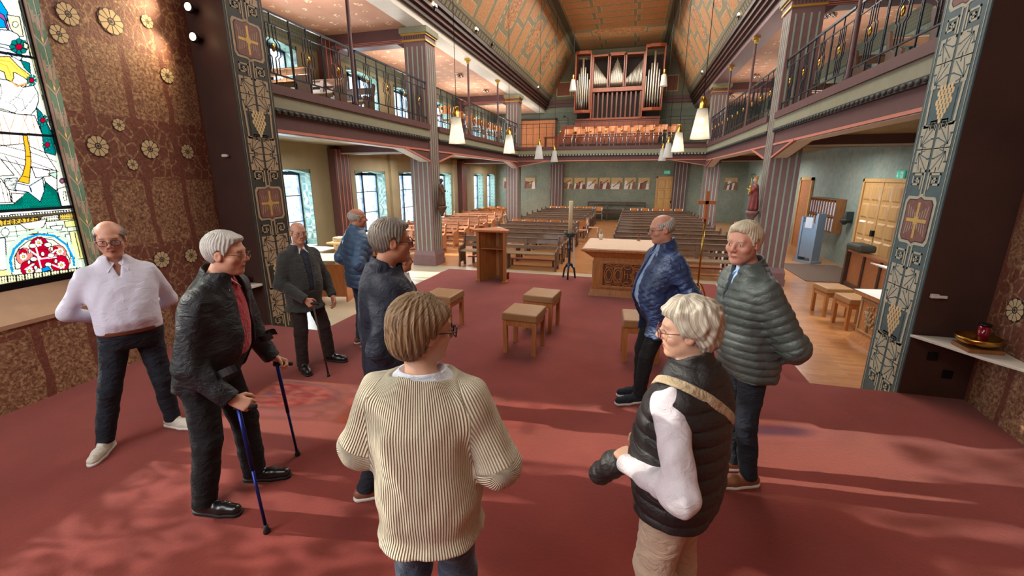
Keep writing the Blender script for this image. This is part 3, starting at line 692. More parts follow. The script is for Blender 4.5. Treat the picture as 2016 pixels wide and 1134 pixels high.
gp([(113,372),(134,366),(141,404),(121,406)],(.88,.9,.8)); gl([(124,378),(129,377),(131,394),(126,395),(124,378)],.7); gc(122,356,5,(.3,.1,.2)); gc(122,356,2,(.7,.5,.6))
gp([(29,374),(32,360),(58,366),(84,350),(87,376),(79,397),(55,378)],(.62,.74,.98)); gl([(58,366),(62,378)],1.2)
gp([(44,262),(53,266),(59,296),(61,318),(57,362),(35,357),(44,344),(50,323),(50,299)],OR_); gl([(50,308),(61,308)],.8); gl([(42,346),(59,350)],.8)
# iron cross bars
gl([(-60,93),(62,113)],3); gl([(-60,258),(112,268)],3); gl([(-60,420),(160,407)],3.4)
# lettering band
gp([(-40,444),(-40,428),(150,412),(152,426)],(.1,.08,.05)); 
for k in range(30): gc(-10+k*5.3,427-k*.43,1.9,(.9,.9,.88),.3,n=7)
gp([(-40,448),(-40,436),(0,433),(75,427),(76,441),(0,446)],(.62,.42,.06)); gp([(79,427),(114,423),(116,434),(80,438)],(.85,.82,.7)); gp([(117,422),(148,419),(150,430),(118,434)],(.62,.46,.1))
for k in range(14): gc(82+(k%7)*5,429.5+(k//7)*5-(k%7)*.4,1.5,(.5,.45,.3),.4,n=6); gc(121+(k%7)*4.2,424+(k//7)*5-(k%7)*.3,1.2,(.15,.1,.05),.2,n=6)
GLY={'A':[[(0,1),(.5,0),(1,1)],[(.2,.6),(.8,.6)]],'T':[[(0,0),(1,0)],[(.5,0),(.5,1)]],'E':[[(1,0),(0,0),(0,1),(1,1)],[(0,.5),(.8,.5)]],'B':[[(0,0),(0,1),(.9,.8),(.5,.5),(.9,.2),(0,0)]],'R':[[(0,1),(0,0),(.9,.2),(0,.5),(1,1)]],'O':[[(.5,0),(1,.5),(.5,1),(0,.5),(.5,0)]]}
x=-6
for ch in 'ATEBROTRE':
    for st in GLY[ch]: gl([(x+p[0]*5.6,434.5-x*.09+p[1]*9) for p in st],.9)
    x+=9.2
# lower panel: arch with red roses
gp([(-30,448),(155,430),(172,536),(-30,566)],(.60,.74,.58))
for k in range(9): gl([(-10+k*20,448-k*1.6),(-6+k*20,470-k*1.6)],.6)
for yy in (452,461,470): gl([(-20,yy+8),(160,yy-8)],.6)
gp([(38,440),(60,437),(92,431),(86,446),(70,455),(50,450)],(.92,.72,.6)); gp([(58,452),(76,450),(74,460),(60,460)],(.75,.66,.25)); gp([(98,446),(124,443),(120,453),(102,452)],(.95,.95,.95)); gc(10,457,8,(.85,.9,.85))
gp([(126,436),(147,433),(150,446),(129,448)],(.85,.80,.3)); gp([(-20,470),(10,468),(14,534),(-20,540)],(.70,.74,.8)); gp([(136,456),(154,454),(165,508),(148,511)],(.82,.80,.35)); gl([(147,458),(158,506)],1); gp([(128,462),(137,460),(147,508),(140,510)],(.7,.78,.9)); gp([(-20,534),(20,530),(30,560),(-20,562)],(.8,.74,.3))
arc=[(24,534),(20,512),(28,490),(48,471),(76,461),(106,464),(131,482),(144,508),(146,522)]
gl([(a+(a-82)*.10,b+(b-520)*.16) for a,b in arc],3.6,(.50,.66,.5)); gl(arc,2.4); gl(arc,1.8,(.0,.30,.70))
gp([(30,530),(28,506),(38,488),(56,474),(78,469),(104,472),(124,487),(137,510),(138,518)],(.92,.70,.55))
for (x,y,r,c) in ((77,485,19,RED),(48,505,17,PK),(113,500,18,PK),(55,528,15,RED),(118,520,18,RED),(84,510,20,RED)): gc(x,y,r,c)
for (x,y) in ((45,498),(108,493),(77,476)): gc(x,y,8,RED,.5)
for (a,b) in (((70,485),(84,540)),((60,512),(110,506)),((50,530),(66,520)),((100,520),(120,528)),((60,494),(80,508)),((110,492),(92,508))): gl([a,b],1.6,(.82,.86,.78)); 
for (x,y,sx) in ((58,494,.6),(64,484,1.6),(94,482,1.6),(102,490,.6),(66,510,1.5),(100,503,1.5),(57,516,.6),(110,514,.7),(70,527,.8),(95,521,1.5),(84,500,.8)): gc(x,y,4.6,(.75,.85,.72),.8,sx)
for (x,y) in ((76,478),(46,505),(118,495),(58,533),(121,522)):
    for k in range(7): a=k*2*PI/7; gc(x+5.2*math.cos(a),y+5.2*math.sin(a),2.8,(.95,.92,.82),.35,n=8)
    gc(x,y,2.4,(.85,.55,.05),.4,n=8)
gp([(82,528),(94,524),(101,531),(84,536)],(.0,.25,.65))
gp([(-30,566),(-30,548),(172,526),(174,540)],(.84,.82,.5)); 
for k in range(34): x=-20+k*5.7; gl([(x,549-k*.72),(x+1,559-k*.72)],.8 if k%3 else 1.8)
IMG=np.clip(IMG,0,1)**1.15*(.80-.10*rng.rand(*UU.shape))[...,None]
def stained():
    vs=[tuple(LW0+lu*float(a)+Vector((0,0,float(b)))+ln*-.3) for a,b in zip(UU.ravel(),ZZ.ravel())]
    n=nu+1; i=np.arange(nz)[:,None]*n+np.arange(nu)[None,:]; i=i.ravel()
    fs=np.stack([i,i+1,i+n+1,i+n],1).tolist()
    me=bpy.data.meshes.new('stained_glass'); me.from_pydata(vs,[],fs)
    at=me.color_attributes.new('glass_colour','FLOAT_COLOR','POINT'); c=np.ones((len(vs),4),'f'); c[:,:3]=IMG.reshape(-1,3); at.data.foreach_set('color',c.ravel())
    m,t,N,L,B=nt('coloured_leaded_glass'); out=N['Material Output']; a=N.new('ShaderNodeVertexColor'); a.layer_name='glass_colour'
    tb=N.new('ShaderNodeBsdfTransparent'); L.new(a.outputs[0],tb.inputs[0]); L.new(a.outputs[0],B.inputs['Base Color']); B.inputs['Roughness'].default_value=.25
    mx=N.new('ShaderNodeMixShader'); mx.inputs[0].default_value=.42; tl=N.new('ShaderNodeBsdfTranslucent'); dk=N.new('ShaderNodeMix'); dk.data_type='RGBA'; dk.inputs[0].default_value=.72; dk.inputs[7].default_value=(0,0,0,1); L.new(a.outputs[0],dk.inputs[6]); L.new(dk.outputs[2],tl.inputs[0]); L.new(tl.outputs[0],mx.inputs[1]); L.new(tb.outputs[0],mx.inputs[2]); L.new(mx.outputs[0],out.inputs[0])
    me.materials.append(m); return me
# window body: reveal with stepped painted band, frame, sloping sill
win=thing('window_apse','tall stained glass window with a bending white-robed figure above a panel of red roses','window',tuple(LP(1.53,.8)))
win['kind']='structure'
def WP(o): o.parent=win; o.matrix_parent_inverse=Matrix.Translation(-Vector(win.location)); return o
gme=stained(); go=bpy.data.objects.new('stained_pane',gme); COL.objects.link(go); WP(go)
m_sidepane=glass_mat('greenish_side_glass',(60,84,60),.22)
mb=MB(); wallq(mb,G1,4.9,1.10,6.2,0,-.3); wallq(mb,G0,G1,GZ1,6.2,0,-.3); WP(mb.build('pane',m_sidepane,recalc=False))
mb=MB()
for a,b,z0,z1 in ((1.50,1.56,1.05,6.2),(4.88,4.94,1.05,6.2),(1.5,4.94,1.05,1.12),(G1-.02,G1+.02,1.1,6.2)):
    mb.hexa([LP(a,z0,-.34),LP(b,z0,-.34),LP(b,z0,-.27),LP(a,z0,-.27)],[LP(a,z1,-.34),LP(b,z1,-.34),LP(b,z1,-.27),LP(a,z1,-.27)])
WP(mb.build('window_frame',m_black))
# reveal on the arch side: salmon ground, green stepped vine, pale lines, yellow diamonds
m_revground=M('pinkish_grey_reveal',(150,120,100),.6,var=.1); m_revgreen=M('sage_green_vine_paint',(84,108,80),.6,var=.12); m_revline=M('pale_vine_line',(178,158,132),.6); m_diamond=M('yellow_diamond_paint',(214,186,90),.5)
mb=MB(); ro=LP(1.535,0,0); rd=(LP(1.545,0,-.31)-ro); rw=rd.length; rdu=tuple(rd.normalized())
def RQ(poly,m,k=1): mb.flat([(p[0],p[1]) for p in poly],Vector(ro)+lu*.0015*k,rdu,(0,0,1),m)
RQ([(0,.78),(rw,.92),(rw,6.2),(0,6.2)],0,0)
RQ([(0,.78),(.045,.8),(.045,6.2),(0,6.2)],4,1)
x0,x1=.06,.235; xc=(x0+x1)/2
z=.95; H_=.44
while z<6:
    for sgn in (-1,1):
        st=[(xc+sgn*.006,z),(xc+sgn*.035,z),(xc+sgn*.035,z+.07),(xc+sgn*.06,z+.07),(xc+sgn*.06,z+.13),(xc+sgn*.085,z+.13),(xc+sgn*.085,z+.27),(xc+sgn*.006,z+.17)]
        RQ(st,1,1)
        RQ([(xc+sgn*.02,z+.22),(xc+sgn*.07,z+.29),(xc+sgn*.07,z+.40),(xc+sgn*.045,z+.40),(xc+sgn*.045,z+.33),(xc+sgn*.02,z+.33)],1,1)
        RQ([(xc+sgn*.078,z-.14),(xc+sgn*.088,z-.14),(xc+sgn*.088,z+.12),(xc+sgn*.078,z+.12)],5,1)
        ribbon(mb,[(xc,z+.19),(xc+sgn*.088,z+.29)],.009,Vector(ro)+lu*.003,rdu,(0,0,1),2)
        ribbon(mb,[(xc+sgn*.012,z+.38),(xc+sgn*.012,z+H_+.02),(xc+sgn*.03,z+H_+.02)],.007,Vector(ro)+lu*.003,rdu,(0,0,1),2)
    ribbon(mb,[(xc,z-.10),(xc,z+.19)],.010,Vector(ro)+lu*.003,rdu,(0,0,1),2)
    RQ([(xc,z+.22),(xc+.014,z+.25),(xc,z+.28),(xc-.014,z+.25)],3,3)
    z+=H_
WP(mb.build('painted_reveal',[m_revground,m_revgreen,m_revline,m_diamond,M('mauve_grey_edge',(150,126,124),.6),M('grey_line_paint',(96,96,86),.6)],recalc=False))
# sloping sill and lip, opposite reveal, head
mb=MB(); mb.add([LP(1.53,.80,.02),LP(4.95,.80,.02),LP(4.95,1.08,-.31),LP(1.53,1.08,-.31),LP(1.53,.76,.02),LP(4.95,.76,.02)],[(0,1,2,3),(4,5,1,0)]); WP(mb.build('window_sill',M('beige_plaster_sill',(176,140,112),.6,var=.06),recalc=False))
mb=MB(); mb.add([LP(4.95,.8,0),LP(4.95,.8,-.31),LP(4.95,6.2,-.31),LP(4.95,6.2,0)],[(0,1,2,3)]); mb.add([LP(1.53,6.2,0),LP(4.95,6.2,0),LP(4.95,6.2,-.35),LP(1.53,6.2,-.35)],[(0,1,2,3)]); WP(mb.build('reveal',m_revground,recalc=False))

# ---------------------------------------------------------------- gallery posts, railings
ORD=['first','second','third','fourth','fifth','sixth','seventh','eighth','ninth','tenth','eleventh','twelfth','thirteenth','fourteenth']
SIDE={1:'window side',-1:'entrance side'}
def railing(sg,x,y0,y1,lab):
    t=thing('gallery_railing',lab,'railing',(x,(y0+y1)/2,3.42),group=None); h=(y1-y0)/2; L_=y1-y0
    r=MB().box(-.02,.02,-h,h,.98,1.01).box(-.008,.008,-h,h,.835,.85).box(-.012,.012,-h,h,.16,.18)
    n=int(L_/.36)
    for k in range(n+1): yy=-h+L_*k/n; r.box(-.008,.008,yy-.008,yy+.008,.835,.98); r.box(-.008,.008,yy-.008,yy+.008,0,.17)
    r.build('rail',m_iron,t)
    n=max(2,round(L_/.72))
    for k in range(n):
        yc=-h+L_*(k+.5)/n
        for d in (-.36*L_/n/.72,):
            for e in (-.014,.014): BX(-.008,.008,yc+d+e-.006,yc+d+e+.006,.17,.84).build('baluster',m_iron,t)
        for e in (-1,1):
            pts=[(0,yc+e*.035,.17),(0,yc+e*.035,.40),(0,yc+e*.085,.44),(0,yc+e*.085,.60),(0,yc+e*.035,.64),(0,yc+e*.035,.84)]
            MB().tube(pts,.009,4,0,True,False).tube([(p[0],p[1]+e*.06,p[2]) for p in pts],.008,4,0,True,False).build('stepped_baluster',m_iron,t)
        MB().ball((sg*.012,yc,.53),.042,0,8,(.5,.8,1.5)).build('gilded_boss',m_brass,t)
    return t
bays=((YG,7.69),(7.87,10.8),(11.35,13.81),(13.99,16.95),(17.13,19.93))
where=('beside the painted pier','up to the nearest column','just past the nearest column','in the middle of the balcony','up to the organ gallery')
for sg,x in ((1,XL-.06),(-1,XR+.06)):
    for (a,b),wh in zip(bays,where): railing(sg,x,a,b,'dark iron railing on the %s balcony, %s'%(SIDE[sg],wh))
    for y,wh in ((7.78,'closest to the painted pier'),(13.9,'just past the nearest column'),(17.04,'before the organ gallery')):
        t=thing('gallery_post','slim purple post with gilt cap on the %s balcony, %s'%(SIDE[sg],wh),'post',(x-sg*.0,y,3.42))
        MB().lathe([(.05,0),(.05,.06),(.034,.1),(.034,2.1),(.03,2.12)],n=10).build('shaft',m_purple,t)
        MB().lathe([(.04,2.1),(.045,2.13),(.04,2.15),(.07,2.2)],n=10).box(-.08,.08,-.08,.08,2.2,2.26).build('cap',m_gold,t)
# organ gallery railing
t=thing('gallery_railing','thin iron grid railing along the front of the organ gallery','railing',(-1.2,20.06,3.42))
r=MB().box(-3.98,3.98,-.015,.015,.98,1.0).box(-3.98,3.98,-.008,.008,.82,.83).box(-3.98,3.98,-.008,.008,.12,.135).box(-3.98,3.98,-.006,.006,.55,.558); r.build('rail',m_iron,t)
for k in range(27):
    xx=-3.95+7.9*k/26; BX(xx-.008,xx+.008,-.008,.008,0,.98).build('baluster',m_iron,t)
for k in range(7): MB().lathe([(.05,-.01),(.05,.01),(.03,.02),(.0,.02)],n=10).build('brass_roundel',m_brass,t).location=(-2.1+k*.66,-.03,.62)
for o in t.children:
    if o.name.startswith('brass_roundel'): o.rotation_euler=(PI/2,0,0)

# small ceiling spots in the galleries
def ceil_spot(x,y,lab):
    t=thing('ceiling_spotlight',lab,'lamp',(x,y,5.70))
    MB().lathe([(.07,0),(.07,-.03),(.02,-.03)],n=12).build('mount',m_brass,t)
    for k in range(3): a=k*2.1; MB().lathe([(.045,-.11),(.05,-.05),(.03,-.03)],(.09*math.cos(a),.09*math.sin(a),0),10).build('lamp_head',m_chrome,t)
for i,y in enumerate((7.0,12.4,15.8,18.7,23.0)):
    ceil_spot(-6.3,y,'small chrome spotlight cluster on the left balcony ceiling, %s from the pier'%ORD[i])
    ceil_spot(4.0,y,'small chrome spotlight cluster on the right balcony ceiling, %s from the pier'%ORD[i])

# flood lamps on the beams
m_bulb=emis('glowing_warm_bulb',(255,214,160),14)
def flood(x,y,z,sg,lab,on=True,glow=1):
    t=thing('flood_lamp',lab,'lamp',(x,y,z)); MB().box(-.05,.05,-.06,.06,-.04,.04).build('lamp_housing',m_black if not on else m_chrome,t,bevel=.01); MB().box(-.012,.012,-.012,.012,-.12,-.04).build('bracket',m_black,t)
    if on: MB().ball((0,-.065,.02),.035,0,8).build('bulb',m_bulb,t)
flood(-5.25,10.55,6.05,1,'lit flood lamp left of the nearest left capital'); flood(-4.95,10.9,6.13,1,'lit flood lamp above the nearest left capital')
flood(-4.85,13.6,6.28+.1,1,'lit flood lamp on the left beam above the second slim post'); flood(-4.85,15.1,6.38,1,'unlit black flood lamp on the left beam',False); flood(-4.85,22.5,6.38,1,'lit flood lamp at the far end of the left beam')
flood(2.45,12.2,6.38,1,'white boxy flood lamp on the right beam, nearer one',True); flood(2.45,14.4,6.38,1,'white boxy flood lamp on the right beam, farther one',True); flood(2.45,21.2,6.38,1,'bright flood lamp at the far end of the right beam')
# two spots on the dark pier at the left
for z,w_ in ((4.12,'upper'),(3.79,'lower')):
    t=thing('wall_spotlight','%s of the two glowing round spotlights on the dark left pier'%w_,'lamp',(-5.42,4.72,z))
    MB().lathe([(.03,-.1),(.05,-.06),(.055,.02),(.05,.03)],n=14).build('lamp_head',m_black,t).rotation_euler=(PI/2,0,R(35))
    MB().ball((0.02,-.035,0),.045,0,12,(1,.5,1)).build('bulb',m_bulb,t); MB().box(-.015,.015,0,.11,-.015,.015).build('bracket',m_black,t)
    light('spot_glow','SPOT',(-5.36,4.6,z),38,WARM,target=(-5.5,3.4,z-.9 if z<4 else z-.2),spot=110,blend=1,radius=.05)

# ---------------------------------------------------------------- pendant lamps
m_frost=None
def frost():
    m,t,N,L,B=nt('frosted_ribbed_glass'); out=N['Material Output']; B.inputs['Base Color'].default_value=(.86,.88,.86,1); B.inputs['Roughness'].default_value=.4
    tr=N.new('ShaderNodeBsdfTranslucent'); tr.inputs[0].default_value=(.9,.88,.84,1); tp=N.new('ShaderNodeBsdfTransparent'); tp.inputs[0].default_value=(.9,.9,.88,1)
    m1=N.new('ShaderNodeMixShader'); m1.inputs[0].default_value=.45; L.new(B.outputs[0],m1.inputs[1]); L.new(tr.outputs[0],m1.inputs[2])
    m2=N.new('ShaderNodeMixShader'); m2.inputs[0].default_value=.42; L.new(m1.outputs[0],m2.inputs[1]); L.new(tp.outputs[0],m2.inputs[2]); L.new(m2.outputs[0],out.inputs[0]); return m
m_frost=frost(); m_lampbulb=emis('pendant_bulb',(255,226,180),9)
def pendant(x,y,zb,on,lab,ztop=8.7):
    t=thing('pendant_lamp',lab,'lamp',(x,y,zb))
    MB().lathe([(.17,0),(.165,.01),(.085,.50),(.08,.50),(.158,.02)],n=20).build('glass_shade',m_frost,t)
    MB().lathe([(.09,.495),(.06,.51),(.055,.51),(.05,.68),(.05,.69)],n=14).build('brass_holder',m_brass,t)
    MB().tube([(0,0,.69),(0,0,ztop-zb)],.006,6).build('cord',m_black,t)
    MB().ball((0,0,.30),.05,0,10).build('bulb',m_lampbulb if on else m_white,t)
    if on:
        MB().ball((0,0,.05),.03,0,8,(1.6,1.6,.5)).build('lower_bulb',m_lampbulb,t)
        light('pendant_glow','POINT',(x,y,zb+.14),2.2,(1,.82,.6),radius=.05)
for i,(y,on) in enumerate(((8.53,1),(12.4,1),(16.5,0),(20.7-.9,0))): pendant(-3.5,y,2.76,on,'frosted cone pendant lamp in the left row, %s from the front'%ORD[i])
for i,(y,on) in enumerate(((8.66,1),(12.9,1),(16.6,0),(19.8,0))): pendant(1.07,y,2.76,on,'frosted cone pendant lamp in the right row, %s from the front'%ORD[i])
pendant(-3.08,22,6.05,0,'small frosted pendant lamp hanging left of the organ'); pendant(.98,22,6.05,0,'small frosted pendant lamp hanging right of the organ')

# ---------------------------------------------------------------- organ
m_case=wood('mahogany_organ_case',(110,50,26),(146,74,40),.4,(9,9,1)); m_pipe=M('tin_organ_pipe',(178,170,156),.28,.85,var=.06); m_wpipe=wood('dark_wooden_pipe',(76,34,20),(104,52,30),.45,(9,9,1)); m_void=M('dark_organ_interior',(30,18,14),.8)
org=thing('pipe_organ','large mahogany pipe organ with silver pipes on the rear gallery','organ',(-1.1,24.0,3.42))
oz_=lambda z:z-3.42
def ob(name,x0,x1,y0,y1,z0,z1,m=m_case,bev=.01): return BX(x0+1.1,x1+1.1,y0,y1,oz_(z0),oz_(z1)).build(name,m,org,bevel=bev)
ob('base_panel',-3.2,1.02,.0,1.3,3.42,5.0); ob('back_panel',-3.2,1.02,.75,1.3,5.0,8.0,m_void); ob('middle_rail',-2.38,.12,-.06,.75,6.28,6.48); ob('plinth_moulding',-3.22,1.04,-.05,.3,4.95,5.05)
for a,b,zt in ((-3.23,-2.42,8.02),(.13,1.05,8.12)):
    w=(a+b)/2
    mb=MB().box(a+1.1,a+1.16,-.32,.75,oz_(5.35),oz_(zt)).box(b+1.04,b+1.1,-.32,.75,oz_(5.35),oz_(zt)); mb.build('side_panel',m_case,org)
    mb=MB().prism([(a+1.1,.0),(a+1.1,-.32),(w+1.1-.2,-.45),(w+1.1+.2,-.45),(b+1.1,-.32),(b+1.1,.0)],(0,0,oz_(zt)-.02),(1,0,0),(0,1,0),(0,0,.14)); mb.build('cornice',m_case,org)
    mb=MB().prism([(a+1.1,.0),(a+1.1,-.34),(w+1.1,-.5),(b+1.1,-.34),(b+1.1,.0)],(0,0,oz_(5.28)),(1,0,0),(0,1,0),(0,0,.14)); mb.build('foot_board',m_case,org)
    n=7
    for k in range(n):
        t_=1-abs(k-(n-1)/2)/((n-1)/2); xx=a+.1+(b-a-.2)*k/(n-1); ztop=6.9+.8*t_ if k!=3 else zt-.18; r=.042+.014*t_; yy=-.10-.22*t_
        MB().lathe([(.014,0),(r,.42),(r,ztop-5.45),(r*.9,ztop-5.44)],n=10).build('pipe',m_pipe,org).location=(xx+1.1,yy,oz_(5.43))
for j,(a,b) in enumerate(((-2.38,-1.6),(-1.56,-.82),(-.78,.10))):
    mb=MB().box(a+1.1,a+1.15,-.08,.4,oz_(6.48),oz_(7.98)).box(b+1.05,b+1.1,-.08,.4,oz_(6.48),oz_(7.98)).box(a+1.1,b+1.1,-.08,.4,oz_(7.92),oz_(8.0 if j!=1 else 8.06)); mb.build('pipe_frame',m_case,org)
    n=13
    for k in range(n):
        q=k/(n-1); h={0:1.15-.75*q,1:.65+.65*(1-abs(2*q-1)),2:.4+.75*q}[j]; xx=a+.09+(b-a-.18)*q; r=.022
        MB().lathe([(.008,0),(r,.2),(r,h),(r*.9,h+.004)],n=8).build('pipe',m_pipe,org).location=(xx+1.1,.02,oz_(6.5))
for k in range(11):
    xx=-2.28+2.3*k/10; BX(-.045,.045,-.04,.04,0,1.2).build('wooden_pipe',m_wpipe,org,bevel=.01).location=(xx+1.1,.05,oz_(5.06))
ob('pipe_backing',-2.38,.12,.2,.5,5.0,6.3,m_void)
for x in (-2.40,.10): ob('case_post',x-.03,x+.05,-.1,.3,5.0,8.02)
t=thing('organ_console','reddish wooden organ console left of the organ with a music lamp','console',(-3.35,22.6,3.42))
MB().prism([(-.55,0),(-.55,.55),(-.3,.85),(-.2,1.12),(.35,1.12),(.55,.9),(.55,0)],(0,-.35,0),(1,0,0),(0,0,1),(0,.7,0)).build('cabinet',m_case,t,bevel=.02)
MB().tube([(0,0,1.12),(0,0,1.5),(-.18,0,1.62)],.012,6).build('lamp_arm',m_black,t); MB().lathe([(.07,0),(.03,.06)],(-.2,0,1.56),10).build('lamp_shade',m_black,t)
t=thing('organ_bench','dark reddish bench in front of the organ console','bench',(-3.9,21.0,3.42)); BX(-.3,.3,-.2,.2,.45,.5).build('seat',m_case,t); 
for x in (-.27,.23): BX(x,x+.04,-.18,.18,0,.45).build('leg',m_case,t)
# orange door on the organ gallery
m_door=wood('orange_oak_door',(176,104,58),(206,130,78),.4,(9,9,1))
t=thing('gallery_door','wide orange wooden door on the organ gallery behind the left column','door',(-5.55,25.93,3.42)); BX(-1.0,1.0,-.05,0,0,1.85).build('door_leaf',m_door,t); MB().box(-1.08,-1.0,-.08,0,0,1.93).box(1.0,1.08,-.08,0,0,1.93).box(-1.08,1.08,-.08,0,1.85,1.93).build('door_frame',m_darkwood,t)

# ---------------------------------------------------------------- chairs
m_seat=wood('orange_plywood_chair',(182,110,58),(212,140,84),.35,(3,9,9))
def make_chair(name,label,cat,dark=False):
    t=thing(name,label,cat)
    MB().box(-.2,.2,-.2,.2,.44,.46).build('seat',m_seat,t,bevel=.01)
    n=6; mb=MB()
    for k in range(n):
        a=-.2+.4*k/n; b=-.2+.4*(k+1)/n; f=lambda x:.2+.04*(1-(x/.2)**2)
        mb.hexa([(a,f(a),.60),(b,f(b),.60),(b,f(b)+.012,.60),(a,f(a)+.012,.60)],[(a,f(a)+.05,.83),(b,f(b)+.05,.83),(b,f(b)+.062,.83),(a,f(a)+.062,.83)])
    mb.build('backrest',m_seat,t)
    for x in (-.19,.19):
        MB().tube([(x,-.2,0),(x,-.17,.44)],.012,6).build('leg',m_chrome,t); MB().tube([(x,.24,0),(x,.19,.44),(x,.26,.8)],.012,6).build('leg',m_chrome,t)
    return t
ch0=make_chair('wooden_chair','x','chair')
first=[True]
def chair(x,y,z,rz,label,group):
    t=ch0 if first[0] else copy_tree(ch0); first[0]=False
    t.location=(x,y,z); t.rotation_euler=(0,0,rz); P(t,label,'chair',group); return t
for k in range(9): chair(-3.05+k*.56,20.75,3.42,0,'orange chair in the front row of the organ gallery, %s from left'%ORD[k],'orange chairs on the organ gallery')
MB().box(-3.6,3.2,21.5,22.3,3.40,3.62).build('floor_choir_step',m_darkwood,kind='structure')
for k in range(9): chair(-2.8+k*.56,21.85,3.62,0,'orange chair in the raised second row of the organ gallery, %s from left'%ORD[k],'orange chairs on the organ gallery')
for k in range(6): chair(-4.3+k*.5,16.62,NZ,PI,'orange plywood chair between the pews of the left block, %s from the window side'%ORD[k],'orange chairs among the pews')
for k in range(6): chair(-4.3+k*.5,24.75,NZ,PI,'orange plywood chair behind the last left pews, %s from the window side'%ORD[k],'orange chairs at the back')
for k in range(5): chair(.1+k*.55,24.2,NZ,PI,'orange plywood chair behind the last right pews, %s from the aisle'%ORD[k],'orange chairs at the back')
chair(-1.45,17.6,NZ,PI/2,'pale wooden chair standing in the centre aisle beside the left pews','chairs in the aisle')
for k,(x,y,rz) in enumerate(((3.95,17.6,2.6),(4.45,17.4,2.9),(4.25,16.4,2.9),(4.85,16.5,3.0),(4.9,17.9,2.8))): chair(x,y,NZ,rz,'orange chair of the loose group in the right aisle, %s from the column'%ORD[k],'orange chairs in the right aisle')
for i in range(4):
    for k in range(3): chair(-7.6+k*.55,20.9+i*.85,NZ,PI,'sunlit wooden chair by the far left windows, row %s, %s from the wall'%(ORD[i],ORD[k]),'sunlit chairs at the far left windows')
for i,y in enumerate((12.5,13.6,14.8,15.9)): chair(-5.86,y,3.42,PI,'wooden chair on the window side balcony, %s from the pier'%ORD[i],'chairs on the window side balcony')
for i,y in enumerate((16.8,17.6,18.4,19.2)): chair(-5.9,y,3.42,PI,'wooden chair on the window side balcony near the organ, %s from the pier'%ORD[i],'chairs on the window side balcony')

# ---------------------------------------------------------------- pews
m_pew=wood('weathered_brown_pew',(82,58,42),(122,92,68),.5,(2,14,14)); m_pewend=wood('dark_pew_end',(66,44,32),(96,68,50),.5,(9,9,1)); m_kneel=M('reddish_kneeler',(140,72,56),.5); m_pewseat=wood('worn_pew_seat',(120,98,74),(156,132,104),.4,(2,14,14)); m_pewlight=wood('light_side_pew',(150,92,54),(184,122,78),.45,(2,14,14))
def make_pew(L_,mt=None,me=None,shelf=True):
    t=thing('church_pew','x','pew'); h=L_/2; a=mt or m_pew; b=me or m_pewend
    # seat faces -y (towards the altar)
    MB().box(-h,h,-.20,.16,.42,.455).build('seat',m_pewseat if not mt else a,t,bevel=.008)
    mb=MB().hexa([(-h,.17,.52),(h,.17,.52),(h,.195,.52),(-h,.195,.52)],[(-h,.20,.60),(h,.20,.60),(h,.225,.60),(-h,.225,.60)]); mb.build('lower_back_rail',a,t)
    MB().hexa([(-h,.205,.66),(h,.205,.66),(h,.23,.66),(-h,.23,.66)],[(-h,.23,.78),(h,.23,.78),(h,.255,.78),(-h,.255,.78)]).build('upper_back_rail',a,t)
    MB().box(-h,h,.215,.30,.78,.81).build('top_rail',a,t,bevel=.008)
    for x in (-h/3,h/3): MB().hexa([(x-.04,.15,.45),(x+.04,.15,.45),(x+.04,.175,.45),(x-.04,.175,.45)],[(x-.04,.215,.78),(x+.04,.215,.78),(x+.04,.24,.78),(x-.04,.24,.78)]).build('back_stile',a,t)
    prof=[(-.24,0),(-.17,0),(-.16,.12),(.12,.12),(.14,0),(.24,0),(.22,.35),(.24,.6),(.30,.80),(.31,.87),(.25,.90),(.21,.86),(.19,.76),(.15,.62),(.02,.56),(-.16,.57),(-.23,.52),(-.24,.44),(-.20,.38),(-.21,.2)]
    for x in (-h-.045,h): MB().prism(prof,(x,0,0),(0,1,0),(0,0,1),(.045,0,0)).build('end_panel',b,t,bevel=.006)
    BX(-.03,.03,-.16,.14,0,.42).build('centre_leg',b,t)
    if shelf:
        MB().box(-h,h,.36,.50,.17,.20).build('kneeler',m_kneel,t); MB().box(-h,h,.30,.42,.66,.68).build('book_shelf',a,t)
        for x in (-h+.15,0,h-.15): BX(x-.02,x+.02,.38,.48,0,.17).build('kneeler_foot',b,t)
    return t
def pew_rows(x0,x1,ys,where,grp,proto=None,**k):
    pr=make_pew(x1-x0,**k)
    for i,y in enumerate(ys):
        t=pr if i==0 else copy_tree(pr); t.location=((x0+x1)/2,y,NZ)
        P(t,'brown wooden pew in the %s, %s row from the altar'%(where,ORD[i]),'pew',grp)
pew_rows(-4.50,-1.86,[11.15+1.08*i for i in range(12) if i not in (5,)][:11],'left block beside the centre aisle','pews of the left block')
pew_rows(-.42,2.62,[11.15+1.0*i for i in range(12)],'right block beside the centre aisle','pews of the right block')
pew_rows(-7.85,-5.95,[11.9+1.08*i for i in range(8)],'left side aisle under the windows','pews of the left side aisle',mt=m_pewlight,me=m_pewlight)
t=thing('wall_bench','long dark bench with lattice back against the far wall across the aisle','bench',(-.9,25.6,NZ)); BX(-1.6,1.6,-.25,.1,.42,.46).build('seat',m_pewend,t); BX(-1.6,1.6,.1,.13,.5,.62).build('lower_back_rail',m_pewend,t); BX(-1.6,1.6,.1,.14,.95,1.05).build('top_rail',m_pewend,t)
for x in (-1.6,-.5,.5,1.55): BX(x,x+.05,-.2,.16,0,1.02).build('upright',m_pewend,t)
for i,y in enumerate((6.6,7.7,8.8,9.9)):
    if i==0: pg=make_pew(1.7,shelf=False); q=pg
    else: q=copy_tree(pg)
    q.location=(-7.2,y,3.42); P(q,'dark bench on the window side balcony, %s from the pier'%ORD[i],'pew','benches on the balcony')
